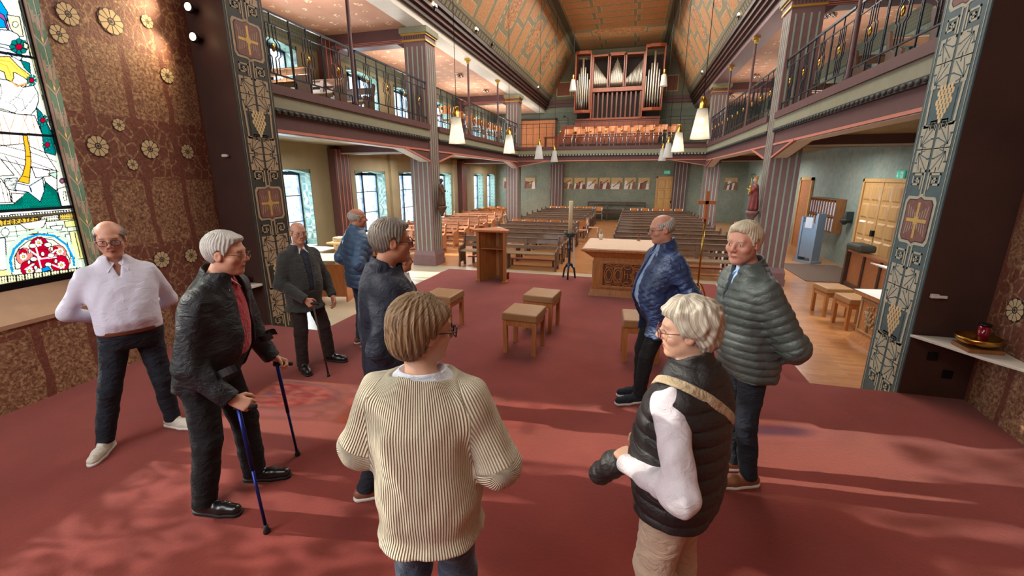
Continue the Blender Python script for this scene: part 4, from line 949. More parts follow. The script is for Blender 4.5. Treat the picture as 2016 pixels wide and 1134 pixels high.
for i,y in enumerate((6.4,7.5,8.6,9.7,12.3,13.4)):
    q=copy_tree(pg); q.location=(4.6,y,3.42); P(q,'dark bench on the entrance side balcony, %s from the pier'%ORD[i],'pew','benches on the balcony')

# ---------------------------------------------------------------- altar, lectern, candle, cross, stools
m_oak=wood('golden_oak',(158,100,52),(190,130,76),.4,(9,9,1)); m_oakdark=wood('carved_oak',(120,74,38),(150,98,54),.45,(9,9,1)); m_cloth=M('cream_altar_cloth',(206,180,158),.85,var=.05)
al=thing('altar','carved oak altar table with cream cloth in front of the pews','altar',(-.01,8.35,0),0)
hw,hd=.62,.58
MB().hexa([(-hw-.06,-hd-.05,0),(hw+.06,-hd-.05,0),(hw+.06,hd+.05,0),(-hw-.06,hd+.05,0)],[(-hw-.02,-hd-.02,.12),(hw+.02,-hd-.02,.12),(hw+.02,hd+.02,.12),(-hw-.02,hd+.02,.12)]).build('plinth',m_oak,al)
MB().hexa([(-hw,-hd,.12),(hw,-hd,.12),(hw,hd,.12),(-hw,hd,.12)],[(-hw+.02,-hd,.70),(hw-.02,-hd,.70),(hw-.02,hd,.70),(-hw+.02,hd,.70)]).build('body',m_oak,al)
MB().hexa([(-hw,-hd,.70),(hw,-hd,.70),(hw,hd,.70),(-hw,hd,.70)],[(-hw-.16,-hd-.1,.82),(hw+.16,-hd-.1,.82),(hw+.16,hd+.1,.82),(-hw-.16,hd+.1,.82)]).build('cornice',m_oak,al)
MB().box(-hw-.2,hw+.2,-hd-.13,hd+.13,.82,.87).build('table_top',m_oak,al,bevel=.008)
m_oakrecess=wood('deep_oak_recess',(84,50,26),(112,68,36),.6,(9,9,1))
# framed front panel with carved relief and IHS
fr=MB()
px0,px1,pz0,pz1=-.42,.42,.20,.60; y=-hd
for a,b,c,d in ((px0-.06,px1+.06,pz0-.05,pz0),(px0-.06,px1+.06,pz1,pz1+.05),(px0-.06,px0,pz0,pz1),(px1,px1+.06,pz0,pz1)): fr.box(a,b,y-.025,y,c,d)
fr.build('panel_frame',m_oak,al,bevel=.006)
cv=MB().box(px0,px1,y-.004,y+.01,pz0,pz1)
for cx in (-.32,-.16,0,.16,.32):
    for r_ in ((.078,.05) if cx else (.118,)): cv.tube([(cx+r_*math.cos(a),y-.012,.40+1.9*r_*math.sin(a)) for a in [2*PI*k/14 for k in range(15)]],.012,5,1)
    for dz in (-.15,.15): cv.tube([(cx+.06*math.cos(a),y-.01,.40+dz+.035*math.sin(a)) for a in [2*PI*k/8 for k in range(9)]],.010,5,1)
for cx in (-.24,.24): cv.tube([(cx,y-.01,pz0),(cx+.02,y-.012,.4),(cx,y-.01,pz1)],.011,5,1); cv.ball((cx,y-.01,.4),.024,1,6)
cv.build('carved_panel',[m_oakrecess,m_oak],al)
def textmesh(name,body,size,mat,parent,loc,rot,ext=.004,align='CENTER'):
    c=bpy.data.curves.new(name,'FONT'); c.body=body; c.size=size; c.extrude=ext; c.align_x=align; c.align_y='CENTER'
    tmp=bpy.data.objects.new('tmp',c); COL.objects.link(tmp); dg=bpy.context.evaluated_depsgraph_get(); me=bpy.data.meshes.new_from_object(tmp.evaluated_get(dg)); bpy.data.objects.remove(tmp)
    me.materials.clear(); me.materials.append(mat); o=bpy.data.objects.new(name,me); COL.objects.link(o); o.parent=parent; o.location=loc; o.rotation_euler=rot; return o
textmesh('monogram','ihs',.20,m_oak,al,(0,y-.02,.41),(PI/2,0,0),.014)
for sx in (-1,1):
    sp_=MB()
    sp_.tube([(sx*(hw+.003),-.42,.2+.05*k) if k%2 else (sx*(hw+.003),-.34,.2+.05*k) for k in range(9)],.014,5).tube([(sx*(hw+.003),-.34,.2+.05*k) if k%2 else (sx*(hw+.003),-.42,.2+.05*k) for k in range(9)],.012,5)
    sp_.build('side_carving',m_cream,al)
cl=MB().box(-hw-.17,hw+.17,-hd-.10,hd+.10,.871,.879); c_=cl.build('altar_cloth',m_cloth); c_.location=(-.01,8.35,0); P(c_,'pinkish cream cloth covering the top of the oak altar','cloth')
t=thing('altar_candle','short cream candle in a white holder on the altar corner','candle',(-.58,8.88,.88)); MB().lathe([(.035,0),(.042,.11),(.03,.11)],n=14).build('holder',m_white,t); MB().lathe([(.02,.11),(.02,.2),(.004,.205)],n=12).build('candle',m_cream,t)
t=thing('small_crucifix','tiny metal standing cross on the altar','cross',(.16,8.88,.88)); MB().box(-.01,.01,-.01,.01,0,.17).box(-.05,.05,-.01,.01,.11,.13).build('cross',m_oakdark,t); MB().lathe([(.035,0),(.035,.01)],n=10).build('foot',m_oakdark,t)
# lectern: triangular plan, open back with one shelf
t=thing('lectern','open-backed oak lectern with one shelf and pentagonal sloping top','lectern',(-2.70,8.35,0),R(0))
MB().prism([(-.30,-.12),(-.26,-.12),(-.03,.30),(-.05,.33)],(0,0,0),(1,0,0),(0,1,0),(0,0,1.04)).build('side_panel',m_oak,t)
MB().prism([(.30,-.12),(.26,-.12),(.03,.30),(.05,.33)],(0,0,0),(1,0,0),(0,1,0),(0,0,1.04)).build('side_panel',m_oak,t)
MB().box(-.05,.05,.30,.34,.0,1.04).build('front_post',m_oak,t)
for sx in (-1,1): BX(sx*.28-.03,sx*.28+.03,-.15,-.09,0,1.04).build('corner_post',m_oak,t); 
for sx in (-1,1): BX(sx*.28-.05,sx*.28+.05,-.18,-.06,0,.04).build('foot',m_oak,t)
MB().prism([(-.26,-.10),(.26,-.10),(.02,.30),(-.02,.30)],(0,0,.68),(1,0,0),(0,1,0),(0,0,.02)).build('shelf',m_oak,t)
MB().prism([(-.38,-.22),(.38,-.22),(.38,-.06),(0,.42),(-.38,-.06)],(0,0,1.04),(1,0,0),(0,1,0),(0,0,.045)).build('top',m_door,t,bevel=.008)
MB().prism([(-.26,.0),(.26,.0),(.26,.15),(.12,.06),(-.12,.06),(-.26,.15)],(0,.26,0.0),(1,0,0),(0,0,1),(0,.02,0)).build('base_rail',m_oakdark,t)
t=thing('microphone','thin black gooseneck microphone on the lectern top','microphone',(-2.70,8.62,1.085)); MB().tube([(0,0,0),(0,.0,.15),(.005,-.02,.22)],.005,6).build('stem',m_black,t); MB().ball((.006,-.03,.23),.012,0,8).build('head',m_black,t)
# paschal candle
t=thing('paschal_candlestick','tall wrought iron candlestick standing at the carpet edge','candlestick',(-1.22,9.0,0))
MB().lathe([(.03,.28),(.04,.30),(.028,.34),(.026,.60),(.038,.62),(.038,.66),(.026,.68),(.026,.86),(.05,.88),(.10,.90),(.11,.935),(.04,.94)],n=14).build('stem',m_iron,t)
for k in range(3):
    a=R(90+120*k+180); MB().tube([(0,0,.32),(.05*math.cos(a),.05*math.sin(a),.30),(.12*math.cos(a),.12*math.sin(a),.20),(.15*math.cos(a),.15*math.sin(a),.0)],[.03,.03,.022,.02],6).build('leg',m_iron,t)
wr=MB()
for k in range(14): a=2*PI*k/14; wr.ball((.10*math.cos(a),.10*math.sin(a),.955),.022,0,6)
wr.build('wreath',M('dark_green_wreath',(40,50,36),.7),t)
t=thing('paschal_candle','tall thick ivory paschal candle on the iron candlestick','candle',(-1.22,9.0,.94)); MB().lathe([(.042,0),(.042,.68),(.036,.69),(.0,.685)],n=18).build('wax',M('ivory_wax',(220,208,166),.4,var=.03),t); MB().tube([(0,0,.685),(0,0,.71)],.003,5).build('wick',m_black,t)
t=thing('hanging_ribbon','white ribbon hanging from the iron candlestick','ribbon',(-1.22+.07,9.0,0)); MB().hexa([(.02,-.01,.25),(.06,-.01,.25),(.06,0,.25),(.02,0,.25)],[(-.01,-.01,.88),(.02,-.01,.88),(.02,0,.88),(-.01,0,.88)]).build('ribbon',m_white,t)
# processional cross
t=thing('processional_cross','brown wooden cross on a slim gilded pole beside the altar','cross',(1.20,7.95,0))
MB().tube([(0,0,.25),(0,0,1.42)],[.014,.02],8).build('pole',m_brass,t)
MB().box(-.06,.06,-.05,.05,1.42,1.44).build('plate',m_door,t)
MB().box(-.03,.03,-.015,.015,1.44,1.88).box(-.14,.14,-.015,.015,1.66,1.72).build('cross',m_door,t,bevel=.004)
for k in range(4): a=R(20+90*k); MB().tube([(0,0,.30),(.06*math.cos(a),.06*math.sin(a),.28),(.13*math.cos(a),.13*math.sin(a),.14),(.17*math.cos(a),.17*math.sin(a),.0)],.012,6).build('foot',m_brass,t)
# stools
m_leather=M('tan_leather',(154,112,68),.45,var=.06,bmp=.2,bs=90)
def make_stool(label,loc,rz,L_=.42,W_=.44):
    t=thing('upholstered_stool',label,'stool',loc,rz,'oak stools with tan leather tops'); 
    for sx in (-1,1):
        for sy in (-1,1): MB().hexa([(sx*(L_/2-.055),sy*(W_/2-.055),0),(sx*(L_/2-.005),sy*(W_/2-.055),0),(sx*(L_/2-.005),sy*(W_/2-.005),0),(sx*(L_/2-.055),sy*(W_/2-.005),0)],[(sx*(L_/2-.05),sy*(W_/2-.05),.42),(sx*(L_/2),sy*(W_/2-.05),.42),(sx*(L_/2),sy*(W_/2),.42),(sx*(L_/2-.05),sy*(W_/2),.42)]).build('leg',m_oak,t)
    mb=MB()
    for s in (-1,1): mb.box(-L_/2+.01,L_/2-.01,s*(W_/2-.02)-.012,s*(W_/2-.02)+.012,.36,.43); mb.box(s*(L_/2-.02)-.012,s*(L_/2-.02)+.012,-W_/2+.01,W_/2-.01,.36,.43)
    mb.build('apron',m_oak,t)
    a,b=L_/2+.015,W_/2+.015
    MB().hexa([(-a,-b,.43),(a,-b,.43),(a,b,.43),(-a,b,.43)],[(-a+.01,-b+.01,.525),(a-.01,-b+.01,.525),(a-.01,b-.01,.525),(-a+.01,b-.01,.525)]).build('cushion',m_leather,t,bevel=.016)
    return t
s0=make_stool('tan leather oak stool, the nearer of the two in the middle of the carpet',(-1.20,4.95,0),R(-4))
def cstool(label,loc,rz,g=None):
    t=copy_tree(s0); t.location=loc; t.rotation_euler=(0,0,rz); P(t,label,'stool'); return t
cstool('tan leather oak stool, the farther of the two in the middle of the carpet',(-1.15,5.80,0),R(-6))
cstool('tan leather oak stool half hidden behind the bob-haired woman',(-2.50,5.42,0),R(-3))
cstool('tan leather oak stool half hidden behind the man in the blue quilted jacket',(.19,5.08,0),R(4))
cstool('tan leather oak stool on the parquet, nearer the entrance doors',(3.55,8.7,NZ),R(8))
cstool('tan leather oak stool on the parquet, beside the carved credence table',(3.62,8.0,NZ),R(6))

# ---------------------------------------------------------------- right side: credence, panelled bench, doors, rack, stand
t=thing('credence_table','small carved oak credence table with a white cloth by the right pier','table',(3.72,7.15,NZ),R(6))
MB().hexa([(-.36,-.32,0),(.4,-.32,0),(.4,.32,0),(-.36,.32,0)],[(-.3,-.28,.12),(.4,-.28,.12),(.4,.28,.12),(-.3,.28,.12)]).build('plinth',m_oak,t)
BX(-.29,.4,-.27,.27,.12,.70).build('body',m_oak,t); BX(-.36,.42,-.34,.34,.70,.76).build('top',m_oak,t,bevel=.01)
cv=MB()
for k in range(26):
    a=random.random()*6.28; r_=random.random()**.5*.17; yy=r_*math.cos(a); zz=.42+r_*1.15*math.sin(a); cv.ball((-.30,yy,zz),.022,0,6,(.6,1,1))
cv.tube([(-.3,.0,.2),(-.3,.02,.35),(-.3,-.03,.5)],.015,5); cv.tube([(-.3,.02,.33),(-.3,.1,.5)],.012,5)
for s in (-1,1): cv.box(-.305,-.29,s*.22-.012,s*.22+.012,.17,.66)
cv.box(-.305,-.29,-.22,.22,.17,.19).box(-.305,-.29,-.22,.22,.64,.66); cv.build('tree_carving',m_cream,t)
c_=BX(-.37,.43,-.35,.35,.762,.768).build('credence_cloth',m_white); c_.location=(3.72,7.15,NZ); c_.rotation_euler=(0,0,R(6)); P(c_,'white cloth on the small carved credence table','cloth')
t=thing('panelled_stall','long reddish panelled wooden stall front behind the leather stools','pew',(4.85,10.2,NZ),0)
BX(-.02,.02,-1.6,1.15,.1,.78).build('front_panel',m_pewlight,t)
for k in range(5): y=-1.55+k*.66; BX(-.045,-.02,y,y+.07,.05,.80).build('panel_stile',m_darkwood,t)
BX(-.07,.10,-1.65,1.2,.78,.83).build('top_rail',m_pewlight,t); BX(-.05,.3,-1.6,1.15,0,.1).build('base_rail',m_pewend,t); BX(-.08,.35,1.15,1.22,0,.92).build('end_panel',m_pewend,t)
t=P(MB().box(-.17,.17,-.3,.3,0,.16).build('kneeling_cushion',M('dark_olive_cushion',(66,62,48),.7),bevel=.05),'rolled dark olive cushion lying on the panelled stall front','cushion'); t.location=(4.865,11.0,.534)
t=thing('reading_desk','white paper on a small desk top beside the right painted pier','desk',(4.3,8.6,NZ)); MB().hexa([(-.2,-.25,.93),(.2,-.25,.85),(.2,.25,.85),(-.2,.25,.93)],[(-.2,-.25,.95),(.2,-.25,.87),(.2,.25,.87),(-.2,.25,.95)]).build('desk_top',m_white,t); BX(-.03,.03,-.03,.03,0,.9).build('stem',m_oak,t); BX(-.2,.2,-.2,.2,0,.04).build('foot',m_oak,t)
def panel_door(name,label,w,h,n,mat,rows=5,cols=2,leaves=1,st=True):
    t=thing(name,label,'door')
    for lf in range(leaves):
        x0=-w/2+w/leaves*lf; x1=x0+w/leaves
        d=BX(x0+.01,x1-.01,-.03,.0,0,h).build('door_leaf',mat,t)
        cw=(x1-x0-.06)/cols; rh=(h-.12)/rows
        for i in range(cols):
            for j in range(rows):
                a=x0+.05+cw*i; z=.08+rh*j
                MB().hexa([(a+.02,-.03,z+.03),(a+cw-.05,-.03,z+.03),(a+cw-.05,-.03,z+rh-.04),(a+.02,-.03,z+rh-.04)][::-1],[(a+.06,-.055,z+.07),(a+cw-.09,-.055,z+.07),(a+cw-.09,-.055,z+rh-.08),(a+.06,-.055,z+rh-.08)][::-1]).build('raised_panel',mat,d)
    MB().box(-w/2-.09,-w/2,-.06,0,0,h+.09).box(w/2,w/2+.09,-.06,0,0,h+.09).box(-w/2-.09,w/2+.09,-.06,0,h,h+.09).build('door_frame',mat,t,bevel=.01)
    MB().box(-.08 if leaves>1 else w/2-.16,.02 if leaves>1 else w/2-.08,-.09,-.03,1.0,1.14).build('lock',m_black,t)
    return t
m_doorpale=wood('pale_golden_door',(176,128,70),(204,158,98),.4,(9,9,1))
d=panel_door('entrance_door','golden oak double entrance door with square raised panels','x' and 1.78,2.28,1,m_doorpale,5,2,2); d.location=(XWR-.005,12.45,NZ); d.rotation_euler=(0,0,-PI/2)
d=panel_door('far_door','pale golden panelled door in the far wall','x' and .88,2.35,1,m_doorpale,4,2,1); d.location=(1.72,YE-.005,NZ)
d=thing('side_door','brown wooden door frame on the right aisle wall past the rack','door',(XWR-.01,17.35,NZ),-PI/2); BX(-.45,.45,-.03,0,0,2.3).build('door_leaf',m_pewlight,d); MB().box(.45,.55,-.06,0,0,2.4).box(-.55,-.45,-.06,0,0,2.4).box(-.55,.55,-.06,0,2.3,2.4).build('door_frame',m_doorpale,d)
# exit signs
m_exit=M('exit_green',(34,150,120),.4,var=.02); m_exit.node_tree.nodes['Principled BSDF'].inputs['Emission Color'].default_value=lin((34,150,120)); m_exit.node_tree.nodes['Principled BSDF'].inputs['Emission Strength'].default_value=.5
def exit_sign(label,loc,rz,down):
    t=thing('exit_sign',label,'sign',loc,rz); BX(-.16,.16,-.03,0,0,.17).build('panel',m_exit,t,bevel=.004)
    a=MB(); a.flat([(-.015,.13),(.015,.13),(.015,.07),(.05,.07),(0,.02),(-.05,.07),(-.015,.07)][::-1] if down else [(-.06,.1),(.0,.1),(.0,.13),(.05,.085),(.0,.04),(.0,.07),(-.06,.07)],(-.08 if down else .0,-.033,0),(1,0,0),(0,0,1)); a.build('arrow',m_white,t,recalc=False)
    b=MB(); o=(.08,-.033,.02)
    b.flat([(-.045,0),(.045,0),(.045,.13),(-.045,.13)],o,(1,0,0),(0,0,1),0)
    o2=(.08,-.036,.02)
    for pl in ([(-.01,.095),(.01,.095),(.01,.115),(-.01,.115)],[(-.02,.05),(.01,.05),(.015,.09),(-.015,.09)],[(-.02,.05),(-.005,.055),(-.025,.01),(-.04,.015)],[(-.005,.055),(.012,.05),(.03,.02),(.018,.01)],[(.01,.09),(.035,.07),(.03,.06),(.005,.078)]): b.flat(pl,o2,(1,0,0),(0,0,1),1)
    b.build('running_figure',[m_white,m_exit],t,recalc=False)
exit_sign('green exit sign with a downward arrow above the entrance doors',(XWR-.005,11.9,2.07),-PI/2,True)
exit_sign('green exit sign above the pale door in the far wall',(1.72,YE-.005,2.28),0,False)
# brochure rack, donation stand
t=thing('leaflet_rack','wooden wall rack full of white leaflets beside the entrance doors','rack',(XWR-.005,15.2,.55),-PI/2)
BX(-.95,.95,-.02,0,0,.95).build('back_board',m_oakdark,t)
for k in range(11): x=-.95+1.9*k/10; BX(x-.015,x+.015,-.25,-.02,0,.95).build('divider',m_oakdark,t)
for z in (.0,.44,.92): BX(-.95,.95,-.25,-.02,z,z+.03).build('shelf',m_oakdark,t)
m_paper=M('bluish_white_paper',(206,216,226),.6,var=.06)
for r_ in range(2):
    for k in range(10):
        x=-.95+1.9*(k+.5)/10; o=MB().box(x-.07,x+.07,-.22,-.06,.04+r_*.45,.40+r_*.45).build('leaflet_stack',m_paper); o.location=t.location; o.rotation_euler=t.rotation_euler
        P(o,'white leaflets in the %s row of the wall rack, %s from far end'%(('lower','upper')[r_],ORD[k]),'leaflet','leaflets in the wall rack')
t=thing('information_stand','blue-grey metal information stand beside the entrance doors','stand',(5.0,14.2,NZ),R(-60)); m_steelblue=M('blue_grey_steel',(132,150,168),.35,.4,var=.04)
BX(-.2,.2,-.12,.12,.15,1.15).build('cabinet',m_steelblue,t,bevel=.01); BX(-.26,-.2,-.14,.14,0,1.3).build('side_post',m_steelblue,t); BX(.2,.26,-.14,.14,0,1.42).build('side_post',m_steelblue,t); BX(-.3,.3,-.2,.2,0,.06).build('foot',m_steelblue,t); BX(-.1,.12,-.16,-.12,1.0,1.3).build('screen',m_paper,t)
t=thing('holy_water_font','dark holy water font on the wall left of the entrance doors','font',(5.58,13.75,.95)); MB().lathe([(.03,-.1),(.12,0),(.14,.05),(.1,.05)],n=14).build('basin',m_dkgreen,t); BX(0,.16,-.05,.05,-.05,.25).build('wall_plate',m_dkgreen,t)

# ---------------------------------------------------------------- stations of the cross (plain generic pictures)
def pic_mat(i):
    m,t,N,L,B=nt('painted_icon_%d'%i); v=coords(N,L); n=noise(N,L,6,5,2.0,v,.6); n.noise_dimensions='4D'; n.inputs['W'].default_value=i*3.7
    r=ramp(N,L,n.outputs[0],[(.3,(60,34,30)),(.42,(132,82,60)),(.48,(206,190,170)),(.55,(120,70,52)),(.62,(210,166,84)),(.8,(226,190,110))],'CONSTANT'); L.new(r.outputs[0],B.inputs['Base Color']); return m
pm=[pic_mat(i) for i in range(4)]; m_skinpic=M('painted_flesh_tone',(196,150,118)); m_goldpic=M('painted_gold_ground',(178,146,92),.5)
def picture(x,i,label,y=YE-.005,z=1.42,w=.62,h=.66):
    t=thing('station_picture',label,'picture',(x,y,z),0,'painted station pictures on the far wall'); 
    BX(-w/2,w/2,-.03,0,0,h).build('picture_board',m_goldpic,t,bevel=.004)
    a=MB(); rr=random.Random(i)
    for k in range(5):
        cx=-w*.35+w*.7*k/4+rr.uniform(-.03,.03); hh=rr.uniform(.28,.50); ww=rr.uniform(.08,.13); c=rr.choice((0,0,1,2))
        a.flat([(cx-ww,.02),(cx+ww,.02),(cx+ww*.6,hh),(cx-ww*.5,hh)],(0,-.031-k*.0006,0),(1,0,0),(0,0,1),c)
        a.flat([(cx+.035*math.cos(j*PI/4),hh+.03+.04*math.sin(j*PI/4)) for j in range(8)],(0,-.0315-k*.0006,0),(1,0,0),(0,0,1),3)
    ribbon(a,[(-w*.3,.15+rr.random()*.2),(w*.3,.45+rr.random()*.1)],.04,(0,-.035,0),(1,0,0),(0,0,1),4)
    a.build('painted_figures',[M('painted_white_robe',(206,196,184)),M('painted_maroon_robe',(110,52,44)),M('painted_brown_robe',(120,84,60)),m_skinpic,M('painted_dark_timber',(72,44,34))],t,recalc=False)
for i,px_ in enumerate((1001,1044,1093,1117,1141,1166,1190,1214,1240,1267)):
    u=(px_-1008)/_f; X_=None
    v=(567-367)/_f; dx,dy=u,math.cos(_p)+v*math.sin(_p); c,s=math.cos(_y),math.sin(_y); X_=(dx*c-dy*s)/(dx*s+dy*c)*YE
    picture(X_,i,'small painted picture on the far wall, %s from the left'%ORD[i])
for i,x in enumerate((4.1,5.0)): picture(x,20+i,'small painted picture on the far wall in the right aisle, %s from the column'%ORD[i])

# ---------------------------------------------------------------- shelves by the piers
t=thing('wall_shelf','white curved corner shelf on the dark right pier','shelf',(3.2,4.6,.60))
arc_=[(-.52,.22),(.02,.22),(-.02,-.55),(-.12,-.5),(-.25,-.30),(-.40,0)]
MB().prism(arc_,(0,0,0),(1,0,0),(0,1,0),(0,0,.025)).build('shelf_board',m_white,t,bevel=.004)
t=thing('altar_bell_bowl','wide polished brass bowl on a wooden base on the right shelf','bowl',(3.00,4.50,.626),0); 
MB().box(-.11,.14,-.10,.12,0,.035).build('wooden_base',m_oakdark,t); MB().lathe([(.03,.035),(.05,.05),(.13,.07),(.155,.10),(.16,.125),(.15,.125),(.12,.085),(.02,.07)],n=24).build('bowl',m_brass,t)
t=thing('sanctuary_candle','red glass sanctuary light standing in the brass bowl','candle',(3.02,4.50,.70)); m_redglass=M('ruby_glass',(120,6,30),.12,coat=.6,var=.05); MB().lathe([(.038,0),(.042,.15),(.036,.15),(.03,.06)],n=18).build('glass',m_redglass,t); MB().lathe([(.043,.15),(.043,.17),(.036,.17)],n=18).build('rim',m_black,t)
t=thing('wall_shelf','white shelf on the dark left pier beside the painted strip','shelf',(-5.3,4.62,.60)); BX(-.27,.27,-.14,.20,0,.03).build('shelf_board',m_white,t)
m_books=M('dark_red_book_cover',(92,46,38),.6,var=.1)
for k in range(4):
    o=BX(-.13,.13,-.1,.1,0,.028).build('hymn_book',m_books,bevel=.004); o.location=(-5.32+.008*(k%2),4.64,.631+k*.030); o.rotation_euler=(0,0,.06*(k%3-1)); P(o,'dark red hymn book on the left shelf, %s from the bottom of the pile'%ORD[k],'book','hymn books on the left shelf')
for (x,z,n_) in ((2.9,.42,'upper'),(3.05,.25,'lower')):
    t=thing('wall_socket','dark wall socket below the right shelf, %s one'%n_,'socket',(x,4.825,z)); BX(-.04,.04,-.015,0,-.04,.04).build('plate',m_black,t,bevel=.004); MB().lathe([(.02,0),(.02,.004)],n=10).build('outlet',m_iron,t).rotation_euler=(PI/2,0,0)
for (x,z,l) in ((-5.33,2.38,'small white coat hook bracket on the dark left pier'),(2.79,1.02,'small white switch knob on the dark right pier')):
    t=thing('wall_fitting',l,'fitting',(x,4.825,z)); BX(-.03,.03,-.03,0,-.02,.02).build('plate',m_white,t,bevel=.004); BX(-.02,.08,-.05,-.03,-.012,.012).build('arm',m_white,t)

# ---------------------------------------------------------------- left aisle furniture near the window
m_palewood=wood('pale_ledge_wood',(196,150,98),(222,182,130),.4,(3,9,9))  # pale wood tone for the ledge table
t=thing('side_table','white topped side table by the nearest left window','table',(-7.3,8.6,NZ)); BX(-.45,.45,-.3,.3,.72,.75).build('table_top',m_white,t)
for sx in (-1,1):
    for sy in (-1,1): BX(sx*.41-.02,sx*.41+.02,sy*.26-.02,sy*.26+.02,0,.72).build('leg',m_white,t)
t=thing('kneeler_desk','orange wooden prayer desk with a rounded side panel behind the man with the cane','desk',(-5.75,7.2,NZ),R(15))
MB().prism([(-.25,0),(.25,0),(.25,.7),(.18,.85),(0,.95),(-.18,.85),(-.25,.7)],(-.35,0,0),(0,1,0),(0,0,1),(.03,0,0)).build('side_panel',m_door,t); MB().prism([(-.25,0),(.25,0),(.25,.7),(.18,.85),(0,.95),(-.18,.85),(-.25,.7)],(.35,0,0),(0,1,0),(0,0,1),(.03,0,0)).build('side_panel',m_door,t)
BX(-.33,.35,-.22,-.19,.1,.75).build('front_panel',m_door,t); MB().hexa([(-.33,-.2,.80),(.36,-.2,.80),(.36,.2,.88),(-.33,.2,.88)],[(-.33,-.2,.82),(.36,-.2,.82),(.36,.2,.90),(-.33,.2,.90)]).build('desk_top',m_white,t)
t=thing('flower_box','pale box lying on the ledge behind the blue puffer jacket','box',(-6.55,8.7,.62)); BX(-.18,.18,-.12,.12,0,.12).build('box',m_cream,t,bevel=.02); 
t=thing('ledge_table','pale wooden ledge table beside the nearest left window','table',(-6.5,8.75,NZ)); BX(-.35,.4,-.25,.25,.88,.92).build('table_top',m_palewood,t); BX(-.33,.38,-.03,.03,0,.88).build('leg_panel',m_palewood,t)
# ================================================================ people: smooth distance-field figures meshed with surface nets
F4=np.float32
def V3(*a): return np.array(a,F4)
def cap(p,a,b,ra,rb=None):
    rb=ra if rb is None else rb; a=np.asarray(a,F4); b=np.asarray(b,F4); ab=b-a; t=np.clip(((p-a)@ab)/max(float(ab@ab),1e-9),0,1)
    q=p-a-t[:,None]*ab; return np.sqrt((q*q).sum(1))-(ra+(rb-ra)*t)
def ell(p,c,r):
    q=p-np.asarray(c,F4); r=np.asarray(r,F4); k0=np.sqrt(((q/r)**2).sum(1)); k1=np.sqrt(((q/(r*r))**2).sum(1))+1e-9; return k0*(k0-1)/k1
def smin(a,b,k):
    h=np.maximum(k-np.abs(a-b),0)/k; return np.minimum(a,b)-h*h*k*.25
def smax(a,b,k): return -smin(-a,-b,k)
def interp(z,xs,ys): return np.interp(z,xs,ys).astype(F4)
def near(p,c,r,f):
    q=p-np.asarray(c,F4); m=(q*q).sum(1)<r*r; d=np.full(len(p),1.0,F4)
    if m.any(): d[m]=f(p[m])
    return d
def wave(p,f,seed=0):
    r=np.random.RandomState(seed); x,y,z=p[:,0]*f,p[:,1]*f,p[:,2]*f; a=r.rand(9)*6.28
    u=np.sin(x+1.7*np.sin(.6*y+a[0])+.8*np.sin(z*.9+a[1])+a[2]); v=np.sin(y*1.1+1.5*np.sin(.7*z+a[3])+.9*np.sin(x*.8+a[4])+a[5]); w=np.sin(z*.9+1.6*np.sin(.8*x+a[6])+.7*np.sin(1.2*y+a[7])+a[8])
    return (u*v+w*.7*u).astype(F4)*.6
